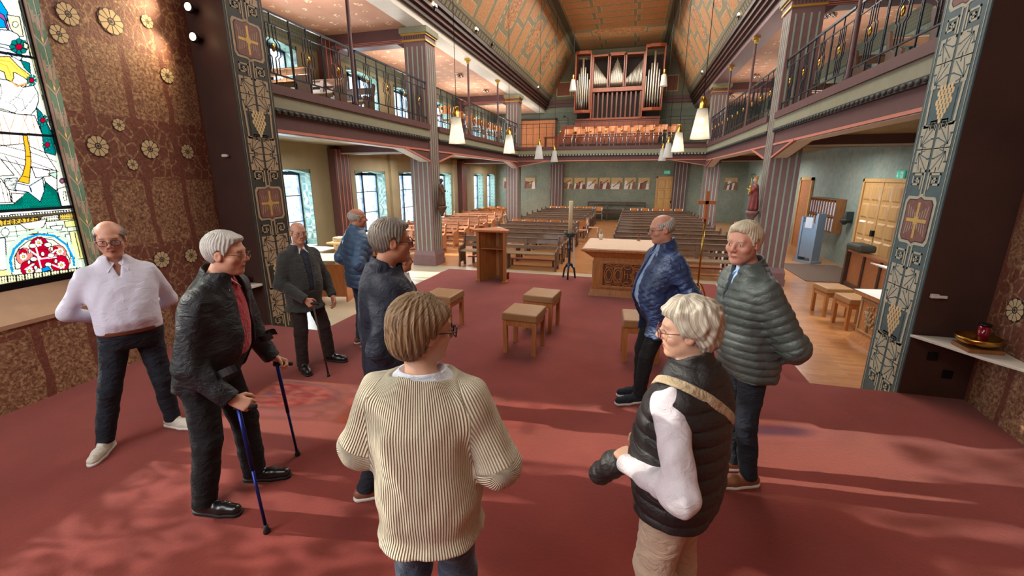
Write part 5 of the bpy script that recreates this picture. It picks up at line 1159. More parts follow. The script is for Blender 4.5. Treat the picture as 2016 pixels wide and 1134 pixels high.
def mesh_sdf(f,lo,hi,h):
    lo=np.asarray(lo,float); hi=np.asarray(hi,float); B=8; nb=np.ceil((hi-lo)/(h*B)).astype(int); n=nb*B+1
    c=[lo[i]+(np.arange(nb[i])+.5)*B*h for i in range(3)]; C=np.stack(np.meshgrid(*c,indexing='ij'),-1).reshape(-1,3).astype(F4)
    dc=f(C); act=np.abs(dc)<B*h*1.15+.012
    Fd=np.empty(tuple(n),F4); sg=np.where(dc<0,-1,1).reshape(nb).astype(F4); Fd[:-1,:-1,:-1]=np.repeat(np.repeat(np.repeat(sg,B,0),B,1),B,2); Fd[-1]=1;Fd[:,-1]=1;Fd[:,:,-1]=1
    idx=np.argwhere(act.reshape(nb)); g=np.arange(B+1); off=np.stack(np.meshgrid(g,g,g,indexing='ij'),-1).reshape(-1,3)
    for s in range(0,len(idx),400):
        b=idx[s:s+400]; ijk=(b[:,None,:]*B+off[None]).reshape(-1,3); 
        Pp=(lo+ijk*h).astype(F4); Fd[ijk[:,0],ijk[:,1],ijk[:,2]]=f(Pp)
    S_=Fd<0; a=S_[:-1,:-1,:-1]; al=a.copy(); an=a.copy()
    sl=(slice(None,-1),slice(1,None))
    for i in (0,1):
        for j in (0,1):
            for k in (0,1):
                q=S_[sl[i],sl[j],sl[k]]; al&=q; an|=q
    cells=np.argwhere(an&~al); ci=np.full(an.shape,-1,np.int32); ci[cells[:,0],cells[:,1],cells[:,2]]=np.arange(len(cells))
    acc=np.zeros((len(cells),3)); cnt=np.zeros(len(cells))
    cr=[(0,0,0),(1,0,0),(0,1,0),(1,1,0),(0,0,1),(1,0,1),(0,1,1),(1,1,1)]
    vals=[Fd[cells[:,0]+c_[0],cells[:,1]+c_[1],cells[:,2]+c_[2]] for c_ in cr]
    for a_,b_ in ((0,1),(2,3),(4,5),(6,7),(0,2),(1,3),(4,6),(5,7),(0,4),(1,5),(2,6),(3,7)):
        va,vb=vals[a_],vals[b_]; m=(va<0)!=(vb<0); t=np.where(m,va/(va-vb+1e-12),0); pa=np.array(cr[a_]);pb=np.array(cr[b_])
        acc+=np.where(m[:,None],pa+(pb-pa)*t[:,None],0); cnt+=m
    V=lo+(cells+acc/cnt[:,None])*h
    quads=[]
    for ax in range(3):
        u,v=(ax+1)%3,(ax+2)%3; s0=[slice(None)]*3; s1=[slice(None)]*3; s0[ax]=slice(None,-1); s1[ax]=slice(1,None)
        for w in (u,v): s0[w]=slice(1,-1); s1[w]=slice(1,-1)
        A=S_[tuple(s0)]; Bq=S_[tuple(s1)]; E=np.argwhere(A!=Bq); 
        if not len(E): continue
        sA=A[E[:,0],E[:,1],E[:,2]]; base=E.copy(); base[:,u]+=1; base[:,v]+=1
        def cell(du,dv):
            q=base.copy(); q[:,u]+=du; q[:,v]+=dv; return ci[q[:,0],q[:,1],q[:,2]]
        Q=np.stack([cell(-1,-1),cell(0,-1),cell(0,0),cell(-1,0)],1); Q=np.where(sA[:,None],Q,Q[:,::-1]); quads.append(Q)
    Q=np.concatenate(quads); Q=Q[(Q>=0).all(1)]
    # one light smoothing pass
    E=np.concatenate([Q[:,[0,1]],Q[:,[1,2]],Q[:,[2,3]],Q[:,[3,0]]]); s_=np.zeros_like(V); c_=np.zeros(len(V)); 
    for k in range(3): s_[:,k]=np.bincount(E[:,0],V[E[:,1],k],len(V))+np.bincount(E[:,1],V[E[:,0],k],len(V))
    c_=np.bincount(E[:,0],minlength=len(V))+np.bincount(E[:,1],minlength=len(V)); V=V*.5+.5*s_/np.maximum(c_,1)[:,None]
    return V.astype(F4),Q
def to_obj(name,V,Q,mat,parent=None,attrs=None):
    me=bpy.data.meshes.new(name); me.vertices.add(len(V)); me.vertices.foreach_set('co',V.ravel()); me.loops.add(len(Q)*4); me.loops.foreach_set('vertex_index',Q.ravel().astype(np.int32)); me.polygons.add(len(Q)); me.polygons.foreach_set('loop_start',np.arange(0,len(Q)*4,4,dtype=np.int32)); me.polygons.foreach_set('loop_total',np.full(len(Q),4,np.int32)); me.polygons.foreach_set('use_smooth',np.ones(len(Q),bool)); me.update(calc_edges=True)
    for k,a in (attrs or {}).items():
        at=me.attributes.new(k,'FLOAT_VECTOR','POINT'); at.data.foreach_set('vector',a.astype(F4).ravel())
    me.materials.append(mat); o=bpy.data.objects.new(name,me); COL.objects.link(o)
    if parent is not None: o.parent=parent
    return o
def sdf_obj(name,f,lo,hi,h,mat,parent,attr=None):
    V,Q=mesh_sdf(f,lo,hi,h); return to_obj(name,V,Q,mat,parent,attr(V) if attr else None)
def rotm(yaw,pitch,roll=0):   # head frame -> body frame; yaw + = to the left, pitch + = down
    return np.array((Matrix.Rotation(R(yaw),3,'Z')@Matrix.Rotation(-R(pitch),3,'X')@Matrix.Rotation(R(roll),3,'Y')),F4)

# --- skin shader with painted face features in head coordinates
def skin_mat(name,c,lip=(170,92,84),brow=(120,104,90),red=.35,iris=(70,80,84)):
    m,t,N,L,B=nt(name); at=N.new('ShaderNodeAttribute'); at.attribute_name='hp'; sp=N.new('ShaderNodeSeparateXYZ'); L.new(at.outputs['Vector'],sp.inputs[0])
    def mt(op,a,b=None,cc=None):
        k=N.new('ShaderNodeMath'); k.operation=op
        for i,x in enumerate((a,b,cc)):
            if x is None: continue
            if isinstance(x,(int,float)): k.inputs[i].default_value=x
            else: L.new(x,k.inputs[i])
        return k.outputs[0]
    x,y,z=sp.outputs; ax=mt('ABSOLUTE',x); front=mt('GREATER_THAN',y,.05)
    def mask(cx,cz,rx,rz,soft=.0,shear=0.0):
        u=mt('DIVIDE',mt('SUBTRACT',ax,cx),rx); zz=mt('SUBTRACT',z,cz)
        if shear: zz=mt('ADD',zz,mt('MULTIPLY',mt('SUBTRACT',ax,cx),shear))
        v=mt('DIVIDE',zz,rz); d=mt('ADD',mt('MULTIPLY',u,u),mt('MULTIPLY',v,v)); 
        e=mt('MULTIPLY',mt('SUBTRACT',1.0,d),1/(soft+.25)); k=N.new('ShaderNodeClamp'); L.new(e,k.inputs[0]); return mt('MULTIPLY',k.outputs[0],front)
    n=noise(N,L,9,4,.3,coords(N,L)); n2=noise(N,L,60,3,0,coords(N,L)); cl=lin(c)
    base=ramp(N,L,n.outputs[0],[(.3,tuple(v*.84 for v in cl[:3])+(1,)),(.6,cl)]).outputs[0]
    def mix(fac,b,colr,amt=1):
        k=N.new('ShaderNodeMix'); k.data_type='RGBA'; L.new(mt('MULTIPLY',fac,amt),k.inputs[0]); L.new(b,k.inputs[6]); k.inputs[7].default_value=lin(colr); return k.outputs[2]
    ch=mask(.04,-.03,.03,.028,1.5); base=mix(ch,base,(184,92,76),red); ns=mask(0,-.026,.02,.022,1.0); base=mix(ns,base,(180,88,74),red)
    base=mix(mask(.032,.001,.019,.015,1.2),base,(140,94,80),.22)
    base=mix(mask(0,-.0665,.025,.0078,.3),base,lip,.85); base=mix(mask(0,-.0672,.023,.0014,.1),base,(80,36,34),.8)
    base=mix(mask(.033,.024,.019,.0042,.5,.12),base,brow,.75)
    base=mix(mask(.032,.0012,.0136,.0064,.05),base,(60,44,40),.9); base=mix(mask(.032,.0,.0120,.0045,.05),base,(214,206,200),1)
    base=mix(mask(.032,.0002,.0052,.0046,.05),base,iris,1); base=mix(mask(.032,.0002,.0022,.0022,.05),base,(14,12,12),1)
    L.new(base,B.inputs['Base Color']); B.inputs['Roughness'].default_value=.5; B.inputs['Subsurface Weight'].default_value=.0
    bump(N,L,n2.outputs[0],.12,.004,B); return m
def hair_mat(name,a,b,f=90):
    m,t,N,L,B=nt(name); at=N.new('ShaderNodeAttribute'); at.attribute_name='hs'; mp=N.new('ShaderNodeMapping'); mp.inputs['Scale'].default_value=(f,3,1); L.new(at.outputs['Vector'],mp.inputs[0])
    n=noise(N,L,1.0,4,.3,mp.outputs[0],.7); r=ramp(N,L,n.outputs[0],[(.36,a),(.62,b)]); L.new(r.outputs[0],B.inputs['Base Color']); B.inputs['Roughness'].default_value=.5; bump(N,L,n.outputs[0],.8,.006,B); return m
def cloth_mat(name,c,rough=.8,var=.12,bs=350,bmp=.3,sheen=.2,scale=3,coat=0,ribs=None,dark=None,wr=1.0):
    m,t,N,L,B=nt(name); v=coords(N,L); n=noise(N,L,scale,5,.4,v); cl=lin(c)
    r=ramp(N,L,n.outputs[0],[(.3,tuple(x*(1-var) for x in cl[:3])+(1,)),(.7,tuple(min(1,x*(1+var)) for x in cl[:3])+(1,))]); out=r.outputs[0]
    B.inputs['Roughness'].default_value=rough; B.inputs['Sheen Weight'].default_value=sheen; B.inputs['Coat Weight'].default_value=coat
    if ribs:
        at=N.new('ShaderNodeAttribute'); at.attribute_name='fab'; w=N.new('ShaderNodeTexWave'); w.inputs['Scale'].default_value=ribs; w.inputs['Distortion'].default_value=.35; w.inputs['Detail'].default_value=2; w.inputs['Detail Scale'].default_value=3; L.new(at.outputs['Vector'],w.inputs['Vector'])
        k=N.new('ShaderNodeMix'); k.data_type='RGBA'; k.blend_type='MULTIPLY'; k.inputs[0].default_value=.75; L.new(out,k.inputs[6]); rr=ramp(N,L,w.outputs[0],[(.1,dark or (150,140,120)),(.6,(255,255,255))]); L.new(rr.outputs[0],k.inputs[7]); out=k.outputs[2]
        bump(N,L,w.outputs[0],.9,.008,B)
    else:
        n2=noise(N,L,bs,2,0,v); n3=noise(N,L,11,3,1.4,coords(N,L,(1,1,1.5)),.55); ad=N.new('ShaderNodeMath'); ad.operation='MULTIPLY_ADD'; L.new(n3.outputs[0],ad.inputs[0]); ad.inputs[1].default_value=14.0*wr; L.new(n2.outputs[0],ad.inputs[2]); bump(N,L,ad.outputs[0],max(bmp,.45),.0035,B)
    L.new(out,B.inputs['Base Color']); return m

# --- body pieces
def head_sd(q):      # q in head frame
    d=ell(q,(0,-.012,.030),(.076,.098,.087)); d=smin(d,ell(q,(0,.026,-.040),(.060,.062,.074)),.035)
    s=q.copy(); s[:,0]=np.abs(s[:,0])
    d=smin(d,ell(s,(.036,.005,-.060),(.026,.044,.034)),.03); d=smin(d,ell(q,(0,.066,-.097),(.024,.020,.018)),.025)
    d=smin(d,ell(s,(.043,.056,-.026),(.024,.024,.022)),.02); d=smin(d,cap(s,(0,.080,.026),(.036,.074,.024),.012),.018)
    d=smax(d,-ell(s,(.032,.104,.001),(.018,.018,.013)),.012); d=smin(d,ell(s,(.032,.0745,.0),(.0145,.0145,.0125)),.004)
    d=smin(d,cap(q,(0,.086,.012),(0,.110,-.026),.0085,.012),.012); d=smin(d,ell(s,(.012,.098,-.031),(.009,.011,.008)),.008)
    d=smin(d,cap(s,(0,.088,-.0615),(.018,.081,-.0635),.0062,.004),.007); d=smin(d,cap(s,(0,.086,-.072),(.016,.080,-.0705),.007,.004),.007); d=smax(d,-cap(s,(0,.100,-.067),(.022,.088,-.067),.0042),.003)
    d=smin(d,cap(s,(.018,.09,-.045),(.030,.072,-.072),.004),.01); d=smin(d,ell(s,(0,.03,-.098),(.032,.034,.016)),.03)
    e=ell(s,(.079,-.006,-.008),(.009,.021,.031)); e=smax(e,-ell(s,(.090,-.002,-.004),(.008,.011,.018)),.006); d=smin(d,e,.008); return d
def hand_caps(W_,d,n,side,curl=.35,s=1.0,spread=1.0,thumb=.3):
    W_=Vector(W_); d=Vector(d).normalized(); n=Vector(n); n=(n-d*n.dot(d)).normalized(); l=d.cross(n)*side; L_=[]
    offs=(.029,.010,-.010,-.028); ks=(.088,.092,.088,.080); ln_=(.072,.080,.074,.058)
    for i in range(4):
        k=W_+d*ks[i]*s+l*offs[i]*s*spread; L_.append((W_+d*.012*s+l*offs[i]*.55*s,k,.0165*s,.0125*s,.012))
        a=0; p=k; rr=(.0098,.0090,.0080,.0070)
        for j,fr in enumerate((.46,.30,.24)):
            a+=curl*(.8,1.0,.8)[j]*(1+.08*i); q=p+(d*math.cos(a)+n*math.sin(a))*ln_[i]*fr*s*1.05; L_.append((p,q,rr[j]*s,rr[j+1]*s,.004)); p=q
    t0=W_+d*.02*s+l*.022*s; t1=t0+(l*.75+d*.65+n*thumb).normalized()*.042*s; t2=t1+(d*.9+l*.15+n*(.3+thumb)).normalized()*.032*s; t3=t2+(d*.8-l*.15+n*(.4+thumb)).normalized()*.026*s
    L_+=[(t0,t1,.0155*s,.0115*s,.012),(t1,t2,.0112*s,.0100*s,.004),(t2,t3,.0100*s,.0078*s,.004)]
    return [(tuple(a),tuple(b),ra,rb,k) for a,b,ra,rb,k in L_]
def prof_sd(p,pr,kt=.03,kb=.02,e=2.3):
    z=p[:,2]; Z=pr[:,0]; w=interp(z,Z,pr[:,1]); dd=interp(z,Z,pr[:,2]); xc=interp(z,Z,pr[:,3]); yc=interp(z,Z,pr[:,4])
    a=np.abs((p[:,0]-xc)/w)+1e-6; b=np.abs((p[:,1]-yc)/dd)+1e-6; q=((a**e+b**e)**(1/e)-1)*np.minimum(w,dd)
    q=smax(q,z-Z[-1],kt); return smax(q,Z[0]-z,kb)
def dens(pr,n=60):   # smooth the control profile
    pr=np.array(pr,float); z=np.linspace(pr[0,0],pr[-1,0],n); out=np.zeros((n,5)); out[:,0]=z
    for c in range(1,5):
        y=np.interp(z,pr[:,0],pr[:,c]); yy=np.pad(y,2,'edge'); out[:,c]=(yy[:-4]+2*yy[1:-3]+3*yy[2:-2]+2*yy[3:-1]+yy[4:])/9
    return out
class Person:
    def __init__(s,label,loc,rz,h,skin,fine=.006,lean=(0,0),hip=(0,0),belly=.0,wide=1.0,head=(0,0,0),headoff=(0,0,0),hs=1.0,armR=None,armL=None,feet=None,knees=None,toe=(0,0),name='person'):
        s.k=h/1.75; s.loc=Vector(loc); s.rz=R(rz); s.h=h; s.f=fine; s.root=thing(name,label,'person',loc,R(rz)); s.lean=lean; s.hip=hip; s.belly=belly; s.wide=wide; k=s.k
        s.sh=np.array([hip[0]+lean[0],hip[1]+lean[1],0]); 
        s.skin=skin; s.Rh=rotm(*head)
        s.Hc=np.array([hip[0]+lean[0]*1.15+headoff[0],hip[1]+lean[1]*1.2+.035*k+headoff[1],(1.75-.122)*k+headoff[2]],F4); s.hk=k*hs
        def loc2(w): c,sn=math.cos(s.rz),math.sin(s.rz); dx,dy=w[0]-loc[0],w[1]-loc[1]; return (dx*c+dy*sn,-dx*sn+dy*c)
        s.feet=[loc2(w) for w in feet] if feet else [(.10*k,0),(-.10*k,0)]; s.toe=toe
        s.hipz=.90*k; s.legs=[]
        for i,sg in enumerate((1,-1)):
            hp_=(hip[0]+sg*.088*k,hip[1],s.hipz); fx,fy=s.feet[i]; ank=(fx,fy-.03,.075*k); kn=knees[i] if knees else ((hp_[0]+fx)/2+sg*.01,(hp_[1]+fy)/2+.03*k,.49*k); s.legs.append((hp_,kn,ank))
        s.arms=[]
        for i,(sg,ar) in enumerate(((1,armR),(-1,armL))):
            shx=(sg*.166*k*s.wide+s.sh[0],s.sh[1]-.005,1.372*k); ar=ar or ((sg*.26*k+s.sh[0],s.sh[1]-.03,1.13*k),(sg*.24*k+s.sh[0],s.sh[1]+.06,.88*k),(0,.1,-1),(-sg,0,0),.35); s.arms.append((shx,)+tuple(ar))
    def prof(s,dw=0,dd=0,z0=.80,top=1.50,hem=None,neck=.062,back=0,hemd=None):
        k=s.k; hx,hy=s.hip; lx,ly=s.lean; b=s.belly; w_=s.wide
        pts=[(.80,.165,.120,0),(.92,.178,.128+b*.5,b*.35),(1.03,.172*1.0,.124+b,b*.75),(1.15,.172,.122+b*.8,b*.6),(1.27,.178,.122+b*.3,b*.2),(1.34,.178,.112,0),(1.39,.160,.094,-.005),(1.435,.118,.078,-.01),(1.47,.082,.068,-.01),(1.50,neck,.060,-.005)]
        pts=[q for q in pts if q[0]<=top+.001]; out=[]
        if z0<.80: q=hem or (.19,.15); out.append((z0,q[0],q[1],0)); 
        for q in pts:
            if q[0]>=z0-.001 : out.append(q)
            elif q[0]+.12>z0 and z0>=.80: out.append((z0,)+q[1:])
        out=sorted(set(out)); r=[]
        for z,w,d,y in out:
            t=min(max((z-.90)/(1.42-.90),-.2),1.15); wf=w_ if z<1.46 else 1
            r.append((z*k,(w*wf+dw)*k,(d+dd)*k,hx+lx*t,hy+ly*t+y*k+back*k))
        return dens(r)
    def arm_sd(s,i,p,r0=.052,r1=.043,r2=.034,quilt=None,grow=0,cuffcut=0.0):
        sh,el,wr=s.arms[i][:3]; k=s.k; a=cap(p,sh,el,(r0+grow)*k,(r1+grow)*k); b=cap(p,el,wr,(r1+grow)*k,(r2+grow)*k); d=smin(a,b,.03*k)
        if quilt:
            A=np.array(sh,F4);E=np.array(el,F4);Wv=np.array(wr,F4); l1=np.linalg.norm(E-A); l2=np.linalg.norm(Wv-E); t1=(p-A)@((E-A)/l1); t2=(p-E)@((Wv-E)/l2); t=np.where(a<b,t1,l1+t2); d=d-quilt[1]*np.sqrt(np.abs(np.sin(np.pi*t/quilt[0]))+.001)
        if cuffcut is not None:
            E=np.array(el,F4);Wv=np.array(wr,F4); dr=(Wv-E)/np.linalg.norm(Wv-E); pl=((p-Wv)@dr)-cuffcut; inb=b<a+.05; d=np.where(inb,smax(d,pl.astype(F4),.008),d)
        return d
    def body(s,mat=None):
        k=s.k; hk=s.hk; Rh,Hc=s.Rh,s.Hc; pr=s.prof(-.035,-.03,z0=.80); hands=[]
        for i,sg in enumerate((1,-1)):
            sh,el,wr,hd,pn,cu=s.arms[i][:6]; hands.append((Vector(wr),hand_caps(wr,hd,pn,sg,cu,k*1.0)))
        nb=np.array([s.sh[0],s.sh[1]-.01*k,1.44*k]); 
        def f(p):
            q=p-Hc; d=near(p,Hc,.26*k,lambda p_: head_sd(((p_-Hc)@Rh)/hk)*hk)
            nk=Hc+Rh@V3(0,-.022,-.06)*hk; d=smin(d,near(p,(nk+nb)/2,.30,lambda p_: cap(p_,nk,nb,.054*k,.062*k)),.022*k)
            t=prof_sd(p,pr,.03*k); d=smin(d,t,.03*k)
            for i in (0,1):
                sh,el,wr=s.arms[i][:3]; m=(np.array(sh)+np.array(wr))/2
                a=near(p,m,.55*k,lambda p_: smin(cap(p_,sh,el,.042*k,.036*k),cap(p_,el,wr,.036*k,.024*k),.02))
                wv,hc=hands[i]
                def hf(p_):
                    o=np.full(len(p_),1.,F4)
                    for (A,B_,ra,rb,kk) in hc: o=smin(o,cap(p_,A,B_,ra,rb),kk)
                    return o
                hh=near(p,np.array(wv)+np.array(Vector(s.arms[i][3]).normalized())*.09*k,.20*k,hf); a=smin(a,hh,.015); d=smin(d,a,.012)
                H_,K_,A_=s.legs[i]; l=smin(cap(p,H_,K_,.065*k,.045*k),cap(p,K_,(A_[0],A_[1],A_[2]+.02),.042*k,.030*k),.02); d=smin(d,l,.03)
            return d
        lo,hi=s.bounds(); 
        def at(V): 
            return {'hp':((V-Hc)@Rh)/hk}
        s.o_body=sdf_obj('body',f,lo,hi,s.f,mat or s.skin,s.root,at); return s
    def bounds(s,pad=.13):
        pts=[s.Hc]+[a[j] for a in s.arms for j in (0,1,2)]+[l[j] for l in s.legs for j in (0,1,2)]; pts=np.array([list(map(float,q)) for q in pts]); lo=pts.min(0)-pad; hi=pts.max(0)+pad; hi[2]=s.Hc[2]+.15*s.k; lo[2]=.03; lo[:2]-=.05; hi[:2]+=.05
        c=np.array([s.hip[0],s.hip[1]]); lo[:2]=np.minimum(lo[:2],c-.30); hi[:2]=np.maximum(hi[:2],c+.30); return lo,hi
    def top(s,name,mat,grow=.012,z0=.86,hem=None,arms=True,wr=.004,quilt=None,neckz=1.50,vcut=None,cuff=0.0,armr=(.056,.047,.038),fine=None,collar=None,seed=1,sleeve=(1,1),folds=.0035,opn=None,hemwave=0,dd=None,ribattr=False,neckhole=None,slit=None):
        k=s.k; dd=grow if dd is None else dd; armr=tuple(v*.84 for v in armr); pr=s.prof(grow,dd,z0=z0,top=1.50,hem=hem); hx,hy=s.hip; lx,ly=s.lean
        def cy(z): return hy+ly*np.clip((z/k-.9)/.52,-.2,1.15)
        def cx(z): return hx+lx*np.clip((z/k-.9)/.52,-.2,1.15)
        def f(p):
            d=prof_sd(p,pr,.02*k,.012)
            if quilt and len(quilt)>2: d=d-quilt[1]*np.sqrt(np.abs(np.sin(np.pi*(p[:,2]+.3*p[:,0]+.5*p[:,1])/quilt[0])*np.sin(np.pi*(p[:,2]-.3*p[:,0]-.5*p[:,1])/quilt[0]))+.001)
            elif quilt: d=d-quilt[1]*np.sqrt(np.abs(np.sin(np.pi*(p[:,2]+.012*np.sin(p[:,0]*9)+.004*wave(p,14,seed))/quilt[0]))+.001)
            for i in (0,1):
                if sleeve[i]:
                    sh,el,w=s.arms[i][:3]; m=(np.array(sh)+np.array(w))/2; a=near(p,m,.62*k,lambda p_: s.arm_sd(i,p_,*armr,quilt=quilt,grow=grow*.5,cuffcut=cuff)); d=smin(d,a,.05*k)
                else:
                    sh=s.arms[i][0]; d=smin(d,ell(p,(sh[0]*.93,sh[1],sh[2]+.01),(.034*k+grow*.8,.05*k+grow,.048*k+grow*.7)),.03*k)
            if collar: 
                c0=s.sh[0],s.sh[1]; d=smin(d,smax(cap(p,(c0[0],c0[1]-.012,1.44*k),(c0[0]+lx*.05,c0[1]+.018+ly*.05,(1.52+collar[0])*k),collar[1]*k,collar[1]*.95*k),p[:,2]-(1.49+collar[0])*k-(-(p[:,1]-c0[1]))*.42,.008),.025*k)
                d=smax(d,-cap(p,(c0[0],c0[1]-.0,1.42*k),(c0[0]+lx*.1,c0[1]+.045+ly*.1,1.70*k),(collar[1]-.017)*k,(collar[1]-.004)*k),.008)
            if folds: d=d+folds*1.3*wave(p*V3(1,1,1.3),15/k,seed)+folds*.8*wave(p*V3(1,1,.6),38/k,seed+5)
            if vcut:     # open front: wedge (top half-width, bottom half-width, bottom z, side shift)
                z=p[:,2]/k; hw=vcut[1]+(vcut[0]-vcut[1])*np.clip((z-vcut[2])/(1.45-vcut[2]),0,1.3); sx=np.abs(p[:,0]-cx(p[:,2])-vcut[3])-hw*k; fr=.03*k-(p[:,1]-cy(p[:,2])); low=vcut[2]*k-p[:,2]
                w_=np.maximum(np.maximum(sx,fr),low).astype(F4); d=smax(d,-w_,.01)
            if neckhole: d=smax(d,-ell(p,(s.sh[0],s.sh[1]+neckhole[3],neckhole[0]*k),(neckhole[1]*k,neckhole[2]*k,.05*k)),.01)
            if slit:
                pass
            return d
        lo,hi=s.bounds(.16); lo[2]=z0*k-.03; hi[2]=(1.62)*k
        def at(V):
            q=np.zeros((len(V),3),F4); z=V[:,2]; w=interp(z,pr[:,0],pr[:,1]); a=np.arctan2((V[:,0]-cx(z)),-(V[:,1]-cy(z))*1.35); q[:,0]=a*.21; q[:,1]=z
            dt=prof_sd(V,pr)
            for i in (0,1):
                if not sleeve[i]: continue
                sh,el,w_=[np.array(t,F4) for t in s.arms[i][:3]]; a1=cap(V,sh,el,armr[0]*k+grow*.5); a2=cap(V,el,w_,armr[1]*k+grow*.5); m=(np.minimum(a1,a2)<dt)
                for ax0,ax1,mm in ((sh,el,m&(a1<=a2)),(el,w_,m&(a2<a1))):
                    dr=(ax1-ax0)/np.linalg.norm(ax1-ax0); up=np.array([0,-1,.2],F4); e1=up-dr*(up@dr); e1/=np.linalg.norm(e1); e2=np.cross(dr,e1); r=V[mm]-ax0; q[mm,0]=np.arctan2(r@e2,r@e1)*.075; q[mm,1]=r@dr
            return {'fab':q}
        return sdf_obj(name,f,lo,hi,fine or s.f*1.15,mat,s.root,at if ribattr else None)
    def trousers(s,mat,grow=0.0,z1=1.00,hem=.065,seed=3,name='trousers',rad=(.088,.066,.056)):
        k=s.k; pr=s.prof(.006+grow*.3,.006,z0=.80,top=1.50); pr=pr[pr[:,0]<=z1*k+.01]
        def f(p):
            d=prof_sd(p,pr,.012,.05*k)
            for i in (0,1):
                H_,K_,A_=s.legs[i]; a=cap(p,H_,K_,(rad[0]+grow)*k,(rad[1]+grow)*k); b=cap(p,K_,(A_[0],A_[1],A_[2]),(rad[1]+grow)*k,(rad[2]+grow)*k); l=smin(a,b,.02); l=smax(l,hem*k-p[:,2],.01)
                d=smin(d,l,.025*k if i==0 else .012*k)
            d=d+.005*wave(p*V3(1,1,1.1),17/k,seed)+.0035*wave(p*V3(1,1,2.4),30/k,seed+2); return d
        lo,hi=s.bounds(.13); lo[2]=.03; hi[2]=z1*k+.05
        return sdf_obj(name,f,lo,hi,s.f*1.2,mat,s.root)
    def shoes(s,mat,sole,L_=.275,white=False):
        for i in (0,1):
            A_=s.legs[i][2]; a=R(s.toe[i]); k=s.k; dx,dy=math.sin(a),math.cos(a)   # toe angle + = turned to the right
            h=V3(A_[0]-dx*.045,A_[1]-dy*.045,.045); t=V3(A_[0]+dx*(L_-.085),A_[1]+dy*(L_-.085),.036); m=h*.35+t*.65; lat=V3(dy,-dx,0)
            def f(p):
                d=cap(p,h,m,.037,.043); d=smin(d,cap(p,m,t,.043,.036),.02); d=smin(d,cap(p,V3(A_[0],A_[1],.06),V3(A_[0]+dx*.03,A_[1]+dy*.03,.085),.038,.034),.03)
                d=smax(d,.016-p[:,2],.006); return d
            lo=np.minimum(h,t)-.07; hi=np.maximum(h,t)+.07; lo[2]=0; hi[2]=.15; o=sdf_obj('shoe',f,lo,hi,.006,mat,s.root)
            def g(p):
                q=p.copy(); q[:,2]=.03; d=smin(cap(q,V3(h[0],h[1],.03),V3(m[0],m[1],.03),.041,.047),cap(q,V3(m[0],m[1],.03),V3(t[0],t[1],.03),.047,.040),.02); return smax(d,np.abs(p[:,2]-.013)-.012,.006)
            V,Q=mesh_sdf(g,np.array([lo[0],lo[1],-.01]),np.array([hi[0],hi[1],.05]),.006); to_obj('sole',V,Q,sole,o)
        return s
    def hair(s,mat,kind='short',t=.012,top=None,seed=2,extra=None,fine=None):
        k=s.hk; Rh,Hc=s.Rh,s.Hc
        zl={'short':([-.13,-.085,-.055,-.025,-.005,.012,.022,.045,.06,.09],[-.075,-.085,-.07,-.03,.028,.028,-.012,.030,.060,.078]),
            'bald':([-.13,-.085,-.055,-.025,-.005,.012,.022,.045,.09],[-.072,-.082,-.065,-.03,.028,.026,-.010,.030,.09]),
            'bob':([-.13,-.085,-.04,-.01,.012,.03,.05,.07,.13],[-.110,-.112,-.100,-.070,-.030,.010,.045,.060,.068]),
            'curly':([-.13,-.085,-.05,-.02,.01,.03,.05,.07,.13],[-.095,-.100,-.085,-.050,-.035,.0,.045,.065,.075])}[kind]
        def f(p):
            q=((p-Hc)@Rh)/k; th=np.arctan2(q[:,0],-q[:,1]-.02)
            if kind=='bob':
                d=ell(q,(0,-.024,.032),(.094,.110,.104)); d=smin(d,ell(q,(0,-.055,-.035),(.082,.070,.072)),.04); d=smin(d,ell(q,(.04,.03,.06),(.045,.05,.04)),.03); d=d+.0035*np.sin(th*26+2*np.sin(q[:,2]*22))+.0022*np.sin(th*61+q[:,2]*30)
            elif kind=='curly':
                d=ell(q,(0,-.022,.038),(.100,.116,.106)); d=smin(d,ell(q,(0,-.07,-.03),(.075,.05,.06)),.04); d=smin(d,ell(q,(0,.035,.085),(.075,.055,.045)),.03); d=d+.0085*wave(q,46,seed)+.0045*wave(q,95,seed+1)
            else:
                d=ell(q,(0,-.014,.030),(.076+t,.098+t,.087+t*(1.2 if kind=='short' else .4))); d=d+.003*np.sin(th*34+3*np.sin(q[:,2]*34+q[:,1]*20))+.0022*wave(q,70,seed)
                if kind=='short' and extra: d=smin(d,ell(q,(extra[0],.03,.09),(.06,.06,extra[1])),.02)
            c=(np.interp(q[:,1],zl[0],zl[1])-q[:,2]).astype(F4)*.75; c=c+.003*wave(q,60,seed+3)
            d=smax(d,c,.006)
            if kind=='bald': zt=np.interp(q[:,1],[-.13,-.08,-.03,.02,.06],[.085,.075,.055,.045,.035]); zt=zt if top is None else zt+top; d=smax(d,(q[:,2]-zt).astype(F4)*.8+.002*wave(q,50,seed),.012)
            ear=ell(np.abs(q)*V3(1,0,0)+q*V3(0,1,1),(.082,-.004,-.008),(.022,.020,.030)); 
            if kind in('short','bald'): d=smax(d,-ear,.006)
            return d*k
        r=.16*k; V,Q=mesh_sdf(f,Hc-r*1.05,Hc+r*1.05,fine or .0042); q=((V-Hc)@Rh)/k; a=np.zeros((len(V),3),F4); a[:,0]=np.arctan2(q[:,0],-q[:,1]-.02+q[:,2]*.3)*.3; a[:,1]=q[:,2]; a[:,0]+=.05*np.sin(q[:,2]*30)
        return to_obj('hair',V,Q,mat,s.root,{'hs':a})
